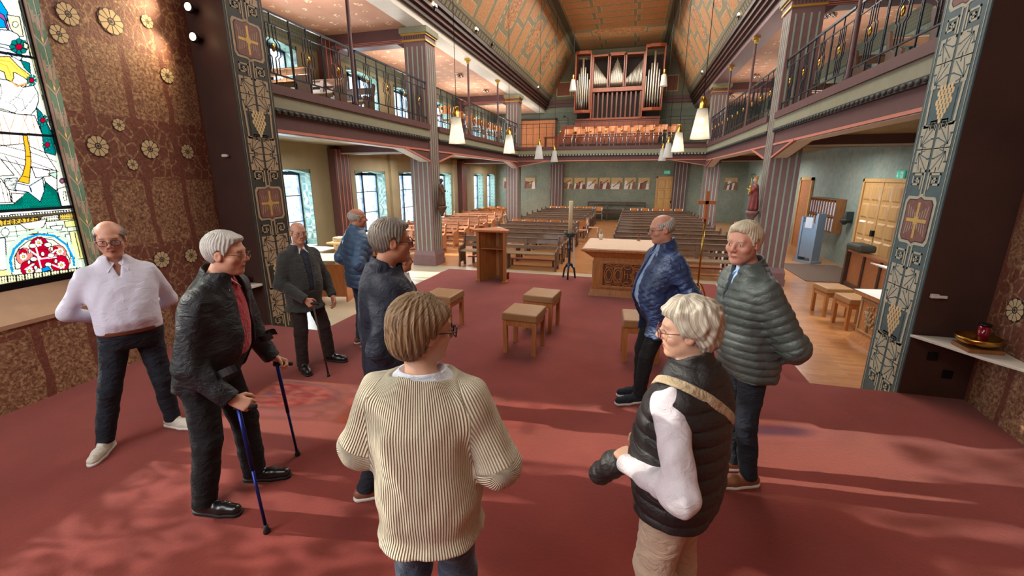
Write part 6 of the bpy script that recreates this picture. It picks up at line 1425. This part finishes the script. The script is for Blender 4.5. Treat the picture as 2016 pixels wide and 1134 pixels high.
    def glasses(s,mat,w=.025,hh=.019,r=.0022,lens=True):
        k=s.hk; g=MB(); T=lambda x,y,z: tuple((s.Rh@V3(x,y,z))*k+s.Hc)
        for sx in (-1,1):
            g.tube([T(sx*(.034+w*math.copysign(abs(math.cos(a))**.7,math.cos(a))),.112-.012*(abs(.034+w*math.cos(a))/.06)**2,-.004+hh*math.copysign(abs(math.sin(a))**.7,math.sin(a))) for a in [2*PI*j/18 for j in range(19)]],r*k,6,0,False)
            g.tube([T(sx*(.034+w),.103,.003),T(sx*.073,.085,.004),T(sx*.080,.0,.004),T(sx*.080,-.02,-.006)],r*k,6)
        g.tube([T(-.011,.112,.0),T(0,.115,.004),T(.011,.112,.0)],r*k,6); o=g.build('glasses',mat,s.root)
        if lens:
            lm=MB()
            for sx in (-1,1): lm.add([T(sx*(.034+w*.97*math.copysign(abs(math.cos(a))**.7,math.cos(a))),.1115-.012*(abs(.034+w*math.cos(a))/.06)**2,-.004+hh*.97*math.copysign(abs(math.sin(a))**.7,math.sin(a))) for a in [2*PI*j/18 for j in range(18)]],[tuple(range(18))])
            lm.build('lens',m_lens,o,recalc=False)
    def P(s,x,y,z): return Vector(s.loc)+Matrix.Rotation(s.rz,3,'Z')@Vector((x,y,z))
def lens_mat():
    m,t,N,L,B=nt('clear_spectacle_lens'); out=N['Material Output']; g=N.new('ShaderNodeBsdfGlossy'); g.inputs['Roughness'].default_value=.03; tp=N.new('ShaderNodeBsdfTransparent'); mx=N.new('ShaderNodeMixShader'); mx.inputs[0].default_value=.88; L.new(g.outputs[0],mx.inputs[1]); L.new(tp.outputs[0],mx.inputs[2]); L.new(mx.outputs[0],out.inputs[0]); return m
m_lens=lens_mat()
# ---------------------------------------------------------------- the ten visitors
sk1=skin_mat('skin_ruddy',(206,150,124)); sk2=skin_mat('skin_pale_ruddy',(214,158,132),red=.5,brow=(150,140,130)); sk3=skin_mat('skin_tanned',(196,136,108),brow=(110,90,76)); sk4=skin_mat('skin_woman_fair',(216,168,142),red=.25,brow=(130,110,92),lip=(176,96,92)); sk5=skin_mat('skin_pink',(208,150,128),red=.3,brow=(190,176,160))
h_grey=hair_mat('silver_hair',(128,124,118),(206,202,194)); h_white=hair_mat('white_hair',(170,166,160),(228,224,216)); h_dkgrey=hair_mat('grey_brown_hair',(84,76,68),(158,148,136)); h_bob=hair_mat('dark_blond_hair',(84,62,44),(176,144,108),60); h_blond=hair_mat('grey_blond_curls',(140,126,108),(218,208,190),30); h_sand=hair_mat('pale_sandy_hair',(178,160,132),(226,212,186))
m_gold_rim=M('thin_gold_spectacle_rim',(120,92,62),.3,.8); m_dark_rim=M('dark_spectacle_rim',(38,28,26),.35); m_red_rim=M('reddish_spectacle_rim',(110,50,44),.35)
c_lilac=cloth_mat('lilac_white_pique',(212,210,226),.85,.05,wr=.35); c_jeans=cloth_mat('dark_blue_denim',(24,30,42),.9,.3,scale=8,sheen=0); c_black=cloth_mat('black_trouser_cloth',(18,18,22),.9,.2,sheen=0); c_blacknylon=cloth_mat('black_nylon_jacket',(28,30,36),.6,.2,sheen=0); c_red=cloth_mat('red_knit_vest',(168,20,36),.85,.1,bs=200)
c_tweed=cloth_mat('charcoal_green_tweed',(54,56,54),.95,.18,bs=160,bmp=.5); c_brownt=cloth_mat('dark_brown_trousers',(46,37,36),.9,.15,sheen=0); c_navyknit=cloth_mat('navy_knit',(34,40,58),.9,.12); c_shirtw=cloth_mat('white_shirt_cotton',(206,210,222),.8,.04); c_shirtb=cloth_mat('light_blue_shirt',(138,168,206),.8,.05); c_check=cloth_mat('pinkish_check_shirt',(196,150,150),.8,.2,scale=60)
c_blue=cloth_mat('steel_blue_puffer',(62,92,124),.45,.12,sheen=0,coat=.15,wr=.5); c_navy=cloth_mat('navy_coat_cloth',(22,27,46),.75,.15,sheen=0); c_quilt=cloth_mat('blue_quilted_nylon',(32,52,92),.45,.25,sheen=0,coat=.1); c_sweat=cloth_mat('cream_ribbed_knit',(238,228,204),.95,.04,ribs=32,dark=(206,196,172)); c_jeansb=cloth_mat('mid_blue_denim',(52,72,96),.85,.2,scale=8)
c_vest=cloth_mat('black_brown_puffer',(34,31,32),.5,.15,sheen=0,wr=.5); c_rose=cloth_mat('pale_rose_white_shirt',(216,208,214),.75,.04,wr=.45); c_beige=cloth_mat('beige_chino',(190,166,142),.9,.08); c_olive=cloth_mat('grey_green_puffer',(76,84,82),.42,.12,sheen=0,coat=.1,wr=.45); c_strap=cloth_mat('beige_webbing_strap',(190,168,134),.8,.05,bs=120)
l_white=cloth_mat('white_sneaker',(214,206,190),.5,.04); l_black=M('black_shoe_leather',(20,19,20),.3,coat=.3); l_brown=M('tan_brown_sneaker',(132,82,58),.5); l_sole=M('white_rubber_sole',(210,206,198),.6); l_dsole=M('black_rubber_sole',(18,18,18),.7); l_belt=M('brown_belt_leather',(110,62,40),.5)
def collar_points(P_,mat,z=1.455,w=.062,col=None,op=.028):
    k=P_.k; g=MB(); x0,y0=P_.sh[0],P_.sh[1]
    for sg in (-1,1):
        a=[(x0+sg*op*k,y0+.085*k,(z-.02)*k),(x0+sg*.075*k,y0+.035*k,(z+.0)*k),(x0+sg*.070*k,y0-.03*k,(z+.035)*k),(x0+sg*.058*k,y0-.03*k,(z+.055)*k),(x0+sg*.056*k,y0+.035*k,(z+.03)*k),(x0+sg*.010*k,y0+.066*k,(z+.0)*k),(x0+sg*.055*k,y0+.105*k,(z-.055)*k)]
        b=[(p[0]*1+sg*.0,p[1]-.006,p[2]-.006) for p in a]
        g.add(a+b,[(0,1,4,5),(1,2,3,4),(6,1,0),(6,0,5),(7,12,11,8),(8,11,10,9),(13,7,8),(0,7,8,1),(5,12,11,4)])
    o=g.build('collar',mat,P_.root); md=o.modifiers.new('s','SOLIDIFY'); md.thickness=.004
    return o
def belt(P_,mat,z=.985):
    k=P_.k; pr=P_.prof(.012,.012,z0=.80)
    def f(p): return smax(prof_sd(p,pr),np.abs(p[:,2]-z*k)-.018*k,.004)
    lo,hi=P_.bounds(); lo[2]=z*k-.04; hi[2]=z*k+.04; return sdf_obj('belt',f,lo,hi,.006,mat,P_.root)
# 1 man in the lilac-white polo shirt
A=Person('person in a lilac-white long-sleeved polo shirt and white sneakers, hands behind the back',(-3.71,2.27,0),-118,1.79,sk1,.0052,belly=.045,wide=1.04,head=(-10,10,0),hs=1.03,
  armR=((.315,-.10,1.13),(.12,-.24,1.02),(-1,-.1,-.3),(0,-1,0),.5),armL=((-.285,-.12,1.12),(-.10,-.22,1.0),(1,-.1,-.3),(0,-1,0),.5),feet=((-3.87,2.02),(-3.70,2.42)),toe=(28,-32)); A.body()
A.top('polo_shirt',c_lilac,.016,z0=.950,vcut=(.03,.003,1.36,0),armr=(.064,.054,.040),seed=3,folds=.005,hem=None); A.trousers(c_jeans,z1=1.03,rad=(.092,.070,.058)); A.shoes(l_white,l_sole); A.hair(h_dkgrey,'bald',.010,top=.012); A.glasses(m_dark_rim,r=.002); collar_points(A,c_lilac); belt(A,l_belt,.958)
# 2 man with the crutches
Bm=Person('white-haired person in a black jacket over a red vest, leaning on two crutches',(-2.50,1.93,0),-74,1.80,sk2,.0045,lean=(-.03,.13),hip=(.02,-.02),belly=.045,wide=1.08,head=(6,4,0),hs=1.03,headoff=(0,.02,-.015),
  armR=((.27,.05,1.05),(.235,.245,.83),(-.1,.75,-.35),(-.75,-.1,-.6),1.15),armL=((-.29,.10,1.07),(-.31,.21,.86),(0,.75,-.3),(.75,-.1,-.6),1.15),feet=((-2.50,1.74),(-2.45,2.08)),toe=(6,-6)); Bm.body()
Bm.top('red_vest',c_red,.006,z0=.93,sleeve=(0,0),seed=7,folds=.002,neckhole=(1.47,.05,.10,.05)); Bm.top('jacket',c_blacknylon,.030,z0=.82,hem=(.2,.16),vcut=(.055,.105,.80,-.045),armr=(.074,.066,.052),seed=11,folds=.0085,collar=(.045,.085),dd=.024); Bm.trousers(c_black,grow=.014,z1=1.0); Bm.shoes(l_black,l_dsole,.29); Bm.hair(h_white,'short',.013,seed=4,extra=(.0,.02)); Bm.glasses(m_gold_rim,.025,.017,.0018); collar_points(Bm,c_check,1.46)
# 3 man in the tweed jacket with a cane
Cm=Person('person in a charcoal tweed jacket over a navy sweater, holding a cane with folded hands',(-3.42,3.80,0),-108,1.645,sk1,.0056,belly=.03,head=(-10,4,0),
  armR=((.27,.04,1.02),(.13,.24,.86),(-.5,.5,-.8),(-.5,-.4,-.3),.9),armL=((-.27,.0,1.0),(-.25,.14,.80),(0,.2,-1),(1,0,0),.5),feet=((-3.42,3.67),(-3.30,3.98)),toe=(14,-20)); Cm.body()
Cm.top('navy_sweater',c_navyknit,.006,z0=.95,sleeve=(0,0),seed=5,folds=.002,neckhole=(1.47,.05,.10,.055)); Cm.top('tweed_jacket',c_tweed,.028,z0=.74,hem=(.205,.155),vcut=(.045,.03,.98,-.0),armr=(.066,.058,.046),seed=17,folds=.005,collar=(-.02,.075),dd=.02); Cm.trousers(c_brownt,grow=.008,z1=1.0); Cm.shoes(l_black,l_dsole); Cm.hair(h_dkgrey,'bald',.005,top=-.005); Cm.glasses(m_gold_rim,r=.0018); collar_points(Cm,c_shirtw,1.46)
# 4 man in the blue puffer, further back
D=Person('bald person in a steel blue puffer jacket standing behind the others near the window side',(-3.22,4.55,0),-30,1.74,sk3,.0064,head=(-12,2,0),
  armR=((.28,-.14,1.12),(.25,.08,.93),(0,1,-.3),(-1,0,0),.5),armL=((-.28,-.1,1.12),(-.25,.1,.93),(0,1,-.3),(1,0,0),.5),toe=(6,-6)); D.body()
D.top('puffer_jacket',c_blue,.034,z0=.80,hem=(.2,.16),armr=(.070,.062,.05),quilt=(.075,.010),seed=21,folds=.003,collar=(.05,.088),dd=.03); D.trousers(c_jeansb,z1=1.0); D.shoes(l_brown,l_sole); D.hair(h_grey,'bald',.006,top=-.004)
# 6 hidden visitor in white with a black band
Hd=Person('person in a white jacket with a black sleeve band, mostly hidden behind the navy coat',(-1.93,3.30,0),-40,1.50,sk3,.007,head=(0,0,0),wide=1.1,armR=((.34,.0,1.10),(.27,.20,.98),(0,1,-.2),(-1,0,0),.5),armL=((-.28,.06,1.02),(-.20,.24,.95),(0,1,-.2),(1,0,0),.6)); Hd.body()
c_band,tt,NN,LL,BB=nt('white_and_black_banded_jacket'); _s=NN.new('ShaderNodeSeparateXYZ'); LL.new(coords(NN,LL),_s.inputs[0]); _r=ramp(NN,LL,_s.outputs[2],[(0,(206,200,196)),(.5,(24,24,28))],'CONSTANT')
_mr=NN.new('ShaderNodeMath'); _mr.operation='COMPARE'; _mr.inputs[1].default_value=1.17; _mr.inputs[2].default_value=.05; LL.new(_s.outputs[2],_mr.inputs[0]); LL.new(_mr.outputs[0],_r.inputs[0]); LL.new(_r.outputs[0],BB.inputs['Base Color'])
Hd.top('banded_jacket',c_band,.03,z0=.80,hem=(.2,.16),seed=31,folds=.004,collar=(.04,.08)); Hd.trousers(c_black); Hd.shoes(l_black,l_dsole); Hd.hair(h_dkgrey,'short')
# 5 tall man in the navy coat
Em=Person('tall grey-haired person with dark glasses in a long navy coat, seen from behind in profile',(-1.45,2.30,0),-50,1.85,sk3,.0046,hs=1.04,head=(-2,2,0),headoff=(0,.02,0),wide=1.1,
  armR=((.27,-.08,1.14),(.24,.12,.94),(0,.8,-.5),(-1,0,0),.5),armL=((-.29,-.0,1.12),(-.24,.2,.98),(0,.8,-.3),(1,0,0),.5),feet=((-1.58,2.14),(-1.47,2.40)),toe=(8,-8)); Em.body()
Em.top('coat',c_navy,.044,z0=.56,hem=(.235,.20),armr=(.078,.070,.056),seed=41,folds=.009,collar=(.035,.088),vcut=(.03,.02,1.2,0),dd=.040); Em.trousers(c_jeans,z1=1.0); Em.shoes(l_brown,l_sole); Em.hair(h_dkgrey,'short',.016,seed=9,extra=(0,.025)); Em.glasses(m_dark_rim,.026,.020,.0026); collar_points(Em,c_shirtw,1.46)
# 7 woman in the cream sweater
Wm=Person('person with a dark blond bob in a cream ribbed sweater, back to the camera',(-.715,1.34,0),8,1.668,sk4,.0042,hs=1.10,head=(-52,6,0),wide=1.08,belly=.035,
  armR=((.29,-.02,1.04),(.22,.20,.98),(-.5,.8,.1),(-.4,0,-1),.7),armL=((-.265,-.02,1.07),(-.20,.18,1.0),(.5,.8,.1),(.4,0,-1),.7)); Wm.body()
Wm.top('ribbed_sweater',c_sweat,.036,z0=.735,hem=(.18,.155),armr=(.078,.080,.055),fine=.0046,seed=51,folds=.0045,neckhole=(1.480,.132,.112,.0),ribattr=True,dd=.045); Wm.top('white_top',c_shirtw,.020,z0=1.2,sleeve=(0,0),folds=0,neckhole=(1.495,.090,.080,.0)); Wm.trousers(c_jeansb,grow=.014,z1=1.0); Wm.shoes(l_white,l_sole); Wm.hair(h_bob,'bob',fine=.0036); Wm.glasses(m_dark_rim,.026,.019,.0026)
# 8 man in the blue quilted jacket
Qm=Person('balding person in a blue quilted jacket over a light blue shirt, beside the altar',(.30,3.98,0),112,1.79,sk1,.0052,belly=.055,wide=1.05,head=(-6,8,0),headoff=(0,.01,0),
  armR=((.29,-.12,1.14),(.16,-.16,.95),(-1,0,-.4),(0,-1,0),.5),armL=((-.30,-.13,1.13),(-.17,-.17,.94),(1,0,-.4),(0,-1,0),.5),feet=((.16,4.10),(.15,3.93)),toe=(-4,-6)); Qm.body()
Qm.top('light_blue_shirt',c_shirtb,.007,z0=.93,sleeve=(0,0),seed=61,folds=.003); Qm.top('quilted_jacket',c_quilt,.032,z0=.70,hem=(.18,.15),vcut=(.028,.095,.68,.02),armr=(.070,.062,.048),quilt=(.05,.005,1),seed=63,folds=.009,collar=(.04,.086),dd=.02); Qm.trousers(c_black,z1=1.0); Qm.shoes(c_jeans,l_sole,.29); Qm.hair(h_grey,'bald',.007,top=.012); Qm.glasses(m_dark_rim,.025,.018,.002); collar_points(Qm,c_shirtb,1.46)
# 10 man in the grey-green puffer
Gm=Person('fair-haired person in a grey-green puffer jacket, hands behind the back, looking towards the camera',(.81,3.0,0),106,1.83,sk5,.0048,hs=1.04,lean=(0,.07),wide=1.02,head=(32,3,0),headoff=(0,.01,0),belly=.02,
  armR=((.28,-.12,1.13),(.13,-.22,1.02),(-1,-.1,-.3),(0,-1,0),.6),armL=((-.285,-.10,1.12),(-.12,-.23,1.0),(1,-.3,-.25),(0,-1,.2),.6),feet=((.82,3.10),(.88,2.93)),toe=(4,-4)); Gm.body()
Gm.top('puffer_jacket',c_olive,.034,z0=.80,hem=(.2,.165),armr=(.072,.064,.05),quilt=(.052,.009),seed=71,folds=.004,vcut=(.035,.002,1.28,.0),collar=(.04,.088),dd=.026); Gm.top('blue_shirt',c_shirtb,.004,z0=1.2,sleeve=(0,0),folds=.001); Gm.trousers(c_jeans,z1=1.0); Gm.shoes(l_brown,l_sole); Gm.hair(h_sand,'short',.012,seed=12,extra=(0,.02)); collar_points(Gm,c_shirtb,1.46)
# 9 woman in the dark vest
Vw=Person('grey-haired person in a dark puffer vest, a beige strap across the back',(.27,1.70,0),58,1.635,sk4,.0042,hs=1.04,head=(30,4,0),headoff=(0,.005,0),wide=1.06,belly=.03,
  armR=((.28,-.02,1.05),(.14,.20,.93),(-.6,.7,0),(-.3,-.2,-1),.7),armL=((-.28,-.13,1.01),(-.16,.155,.935),(.55,.75,.02),(.3,-.2,-1),.8),feet=((.33,1.80),(.22,1.62))); Vw.body()
Vw.top('pale_shirt',c_rose,.010,z0=.93,armr=(.078,.070,.046),seed=81,folds=.008,fine=.0046); Vw.top('puffer_vest',c_vest,.034,z0=.80,hem=(.18,.15),sleeve=(0,0),quilt=(.070,.010),seed=83,folds=.003,collar=(.050,.088),vcut=(.02,.01,1.25,0),dd=.034,fine=.0046); Vw.trousers(c_beige,grow=.016,z1=.98,rad=(.098,.072,.062)); Vw.shoes(l_white,l_sole); Vw.hair(h_blond,'curly',seed=6,fine=.0036); Vw.glasses(m_red_rim,.024,.019,.002)
# --- strap, crutches, cane, held jacket
def strap(P_,mat):
    k=P_.k; pr=P_.prof(.036+.012,.034+.012,z0=.70,hem=(.18,.15)); n=V3(.62,.0,.78); n/=np.linalg.norm(n); c=V3(P_.sh[0]-.085,P_.sh[1],1.40*k)
    sh=P_.arms[1][0]
    def f(p):
        d=prof_sd(p,pr); d=smin(d,ell(p,(sh[0]*.93,sh[1],sh[2]+.01),(.034*k+.041,.05*k+.048,.048*k+.037)),.03); return smax(smax(d,-d-.012,.003),np.abs((p-c)@n)-.021,.004)
    lo,hi=P_.bounds(.16); lo[2]=.78; hi[2]=1.62*k; return sdf_obj('bag_strap',f,lo,hi,.005,mat,P_.root)
def crutch(tip,hand,fwd,label,group=None):
    tip=Vector(tip); hand=Vector(hand); fwd=Vector(fwd).normalized(); t=thing('forearm_crutch',label,'crutch',tuple(tip)); d=(hand-tip); up=d.normalized(); T=lambda v: tuple(Vector(v)-tip)
    MB().tube([T(tip+up*.03),T(tip+up*.42)],.0095,10).build('lower_tube',m_chrome if False else m_blueal,t); MB().tube([T(tip+up*.40),T(hand+up*.01)],.0125,10).build('upper_tube',m_blueal,t)
    MB().lathe([(.020,0),(.022,.012),(.014,.03),(.013,.05)],n=12).build('rubber_foot',l_dsole,t)
    MB().tube([T(hand-fwd*.02+up*.0),T(hand+fwd*.11+up*.005)],[.016,.014],10).build('handle',l_dsole,t)
    back=(up-fwd*.28).normalized(); top=hand+back*.24; MB().tube([T(hand-up*.02),T(top)],.011,8).build('forearm_bar',l_dsole,t)
    g=MB(); n=14; side=back.cross(fwd).normalized(); nn=side.cross(back)
    vs=[];fs=[]
    for j in range(2):
        for q in range(n):
            a=R(-150)+R(300)*q/(n-1); 
            for rr in (.050,.055): vs.append(T(top+back*(.045*j-.0225)+fwd*.05+ (nn*-math.cos(a)+side*math.sin(a))*rr))
    for q in range(n-1):
        i0=2*q; i1=2*n+2*q; fs+=[(i0,i0+2,i1+2,i1),(i0+1,i1+1,i1+3,i0+3),(i0,i0+1,i0+3,i0+2),(i1,i1+2,i1+3,i1+1)]
    g.add(vs,fs).build('arm_cuff',M('grey_plastic_cuff',(52,52,56),.5),t); return t
m_blueal=M('anodised_blue_tube',(36,48,120),.3,.7,var=.05)
fw=Bm.P(0,1,0)-Bm.P(0,0,0)
hR=Bm.P(.222,.295,.775); hL=Bm.P(-.31,.255,.81)
crutch((-2.02,1.70,0),hR-Vector(fw)*.03,fw,'blue forearm crutch in the right hand of the white-haired person, nearer the camera'); crutch((-2.39,2.38,0),hL-Vector(fw)*.03,fw,'blue forearm crutch in the left hand of the white-haired person, farther from the camera')
t=thing('walking_cane','dark walking cane under the folded hands of the person in the tweed jacket','cane',(-3.07,3.62,0)); hd=Cm.P(.09,.30,.80); rel=Vector(hd)-Vector((-3.07,3.62,0)); MB().tube([(0,0,.02),tuple(rel)],.010,8).build('shaft',m_darkwood,t); MB().tube([tuple(rel+Vector((-.06,-.0,.012))),tuple(rel+Vector((.0,0,.02))),tuple(rel+Vector((.05,.03,.008)))],[.012,.014,.011],8).build('handle',l_dsole,t); MB().lathe([(.017,0),(.015,.03)],n=10).build('rubber_foot',l_dsole,t)
strap(Vw,c_strap)
def heldjacket():
    hp_=Vw.P(-.10,.205,.875); c=np.array(hp_,F4); t=P(bpy.data.objects.new('held_jacket',None),'black folded jacket draped over the arm of the person in the puffer vest','jacket'); 
    dr=np.array(Vw.P(0,1,0)-Vw.P(0,0,0),F4)
    a=c+V3(0,0,.03)-dr*.02; b=c+dr*.055+V3(0,0,-.03); e=c+dr*.13+V3(0,0,-.13)
    def f(p):
        d=cap(p,a,b,.046,.050); d=smin(d,cap(p,b,e,.050,.046),.02); d=smax(d,((p-e)@(dr*.6+V3(0,0,-.8)))-.018,.008); d=d-.006*np.sqrt(np.abs(np.sin(np.pi*((p-a)@(dr*.7+V3(0,0,-.7)))/.045))); return d+.005*wave(p,30,4)+.004*wave(p,55,5)
    bpy.data.objects.remove(t)
    V,Q=mesh_sdf(f,c-.36,c+.32,.006); o=to_obj('held_jacket',V-c,Q,c_vest); o.location=tuple(map(float,c)); P(o,'black folded jacket draped over the arm of the person in the puffer vest','jacket')
heldjacket()

# ---------------------------------------------------------------- carved statues on the column brackets
def statue(loc,rz,label,cols,crown):
    t=thing('statue',label,'statue',loc,R(rz))
    def f(p):
        d=cap(p,V3(0,0,.12),V3(0,0,.52),.105,.075); d=smin(d,ell(p,V3(0,0,.60),V3(.095,.065,.06)),.04); d=smin(d,cap(p,V3(.085,.0,.57),V3(.06,.09,.42),.032,.026),.03); d=smin(d,cap(p,V3(-.085,.0,.57),V3(-.03,.10,.46),.032,.026),.03)
        d=d+.012*np.sin(np.arctan2(p[:,0],p[:,1]+.001)*7+p[:,2]*3)*np.clip((.62-p[:,2])/.5,0,1); return smax(d,.06-p[:,2],.01)
    sdf_obj('robe',f,(-.18,-.16,.03),(.18,.18,.72),.008,cols[0],t)
    def g(p): d=ell(p,V3(0,.012,.735),V3(.042,.05,.058)); d=smin(d,cap(p,V3(0,0,.64),V3(0,.005,.70),.026,.026),.02); d=smin(d,cap(p,V3(0,.055,.74),V3(0,.066,.725),.007,.008),.01); return d
    sdf_obj('head',g,(-.08,-.08,.6),(.08,.1,.82),.006,cols[1],t)
    MB().lathe([(.03,-.22),(.06,-.12),(.12,-.02),(.14,0),(.14,.05),(.12,.06)],n=14).build('bracket',cols[2],t)
    if crown:
        c=MB().lathe([(.043,.775),(.05,.80),(.045,.80),(.04,.778)],n=14)
        for k in range(8): a=k*PI/4; c.tube([(.046*math.cos(a),.046*math.sin(a)+.01,.80),(.052*math.cos(a),.052*math.sin(a)+.01,.84)],[.006,.003],5)
        c.build('crown',m_gold,t)
        def h(p): d=cap(p,V3(.06,.09,.44),V3(.065,.085,.53),.032,.028); d=smin(d,ell(p,V3(.066,.09,.585),V3(.026,.028,.032)),.012); return smin(d,cap(p,V3(.07,.10,.52),V3(.11,.14,.55),.012,.01),.01)
        sdf_obj('child_figure',h,(-.02,.0,.36),(.16,.2,.66),.006,m_gold,t)
        MB().tube([(-.07,.10,.40),(-.09,.12,.78)],.008,6).build('sceptre',m_gold,t)
statue((XL+.16,11.05,1.28),-90,'dark carved wooden statue on the left column facing the nave',(m_pewend,m_pewend,m_pewend),False)
statue((XR-.16,11.05,1.30),90,'painted crowned statue holding a gilded child on the right column',(M('maroon_painted_robe',(128,52,48),.5,var=.25,scale=10),M('carved_face_paint',(204,160,130)),m_mauve),True)
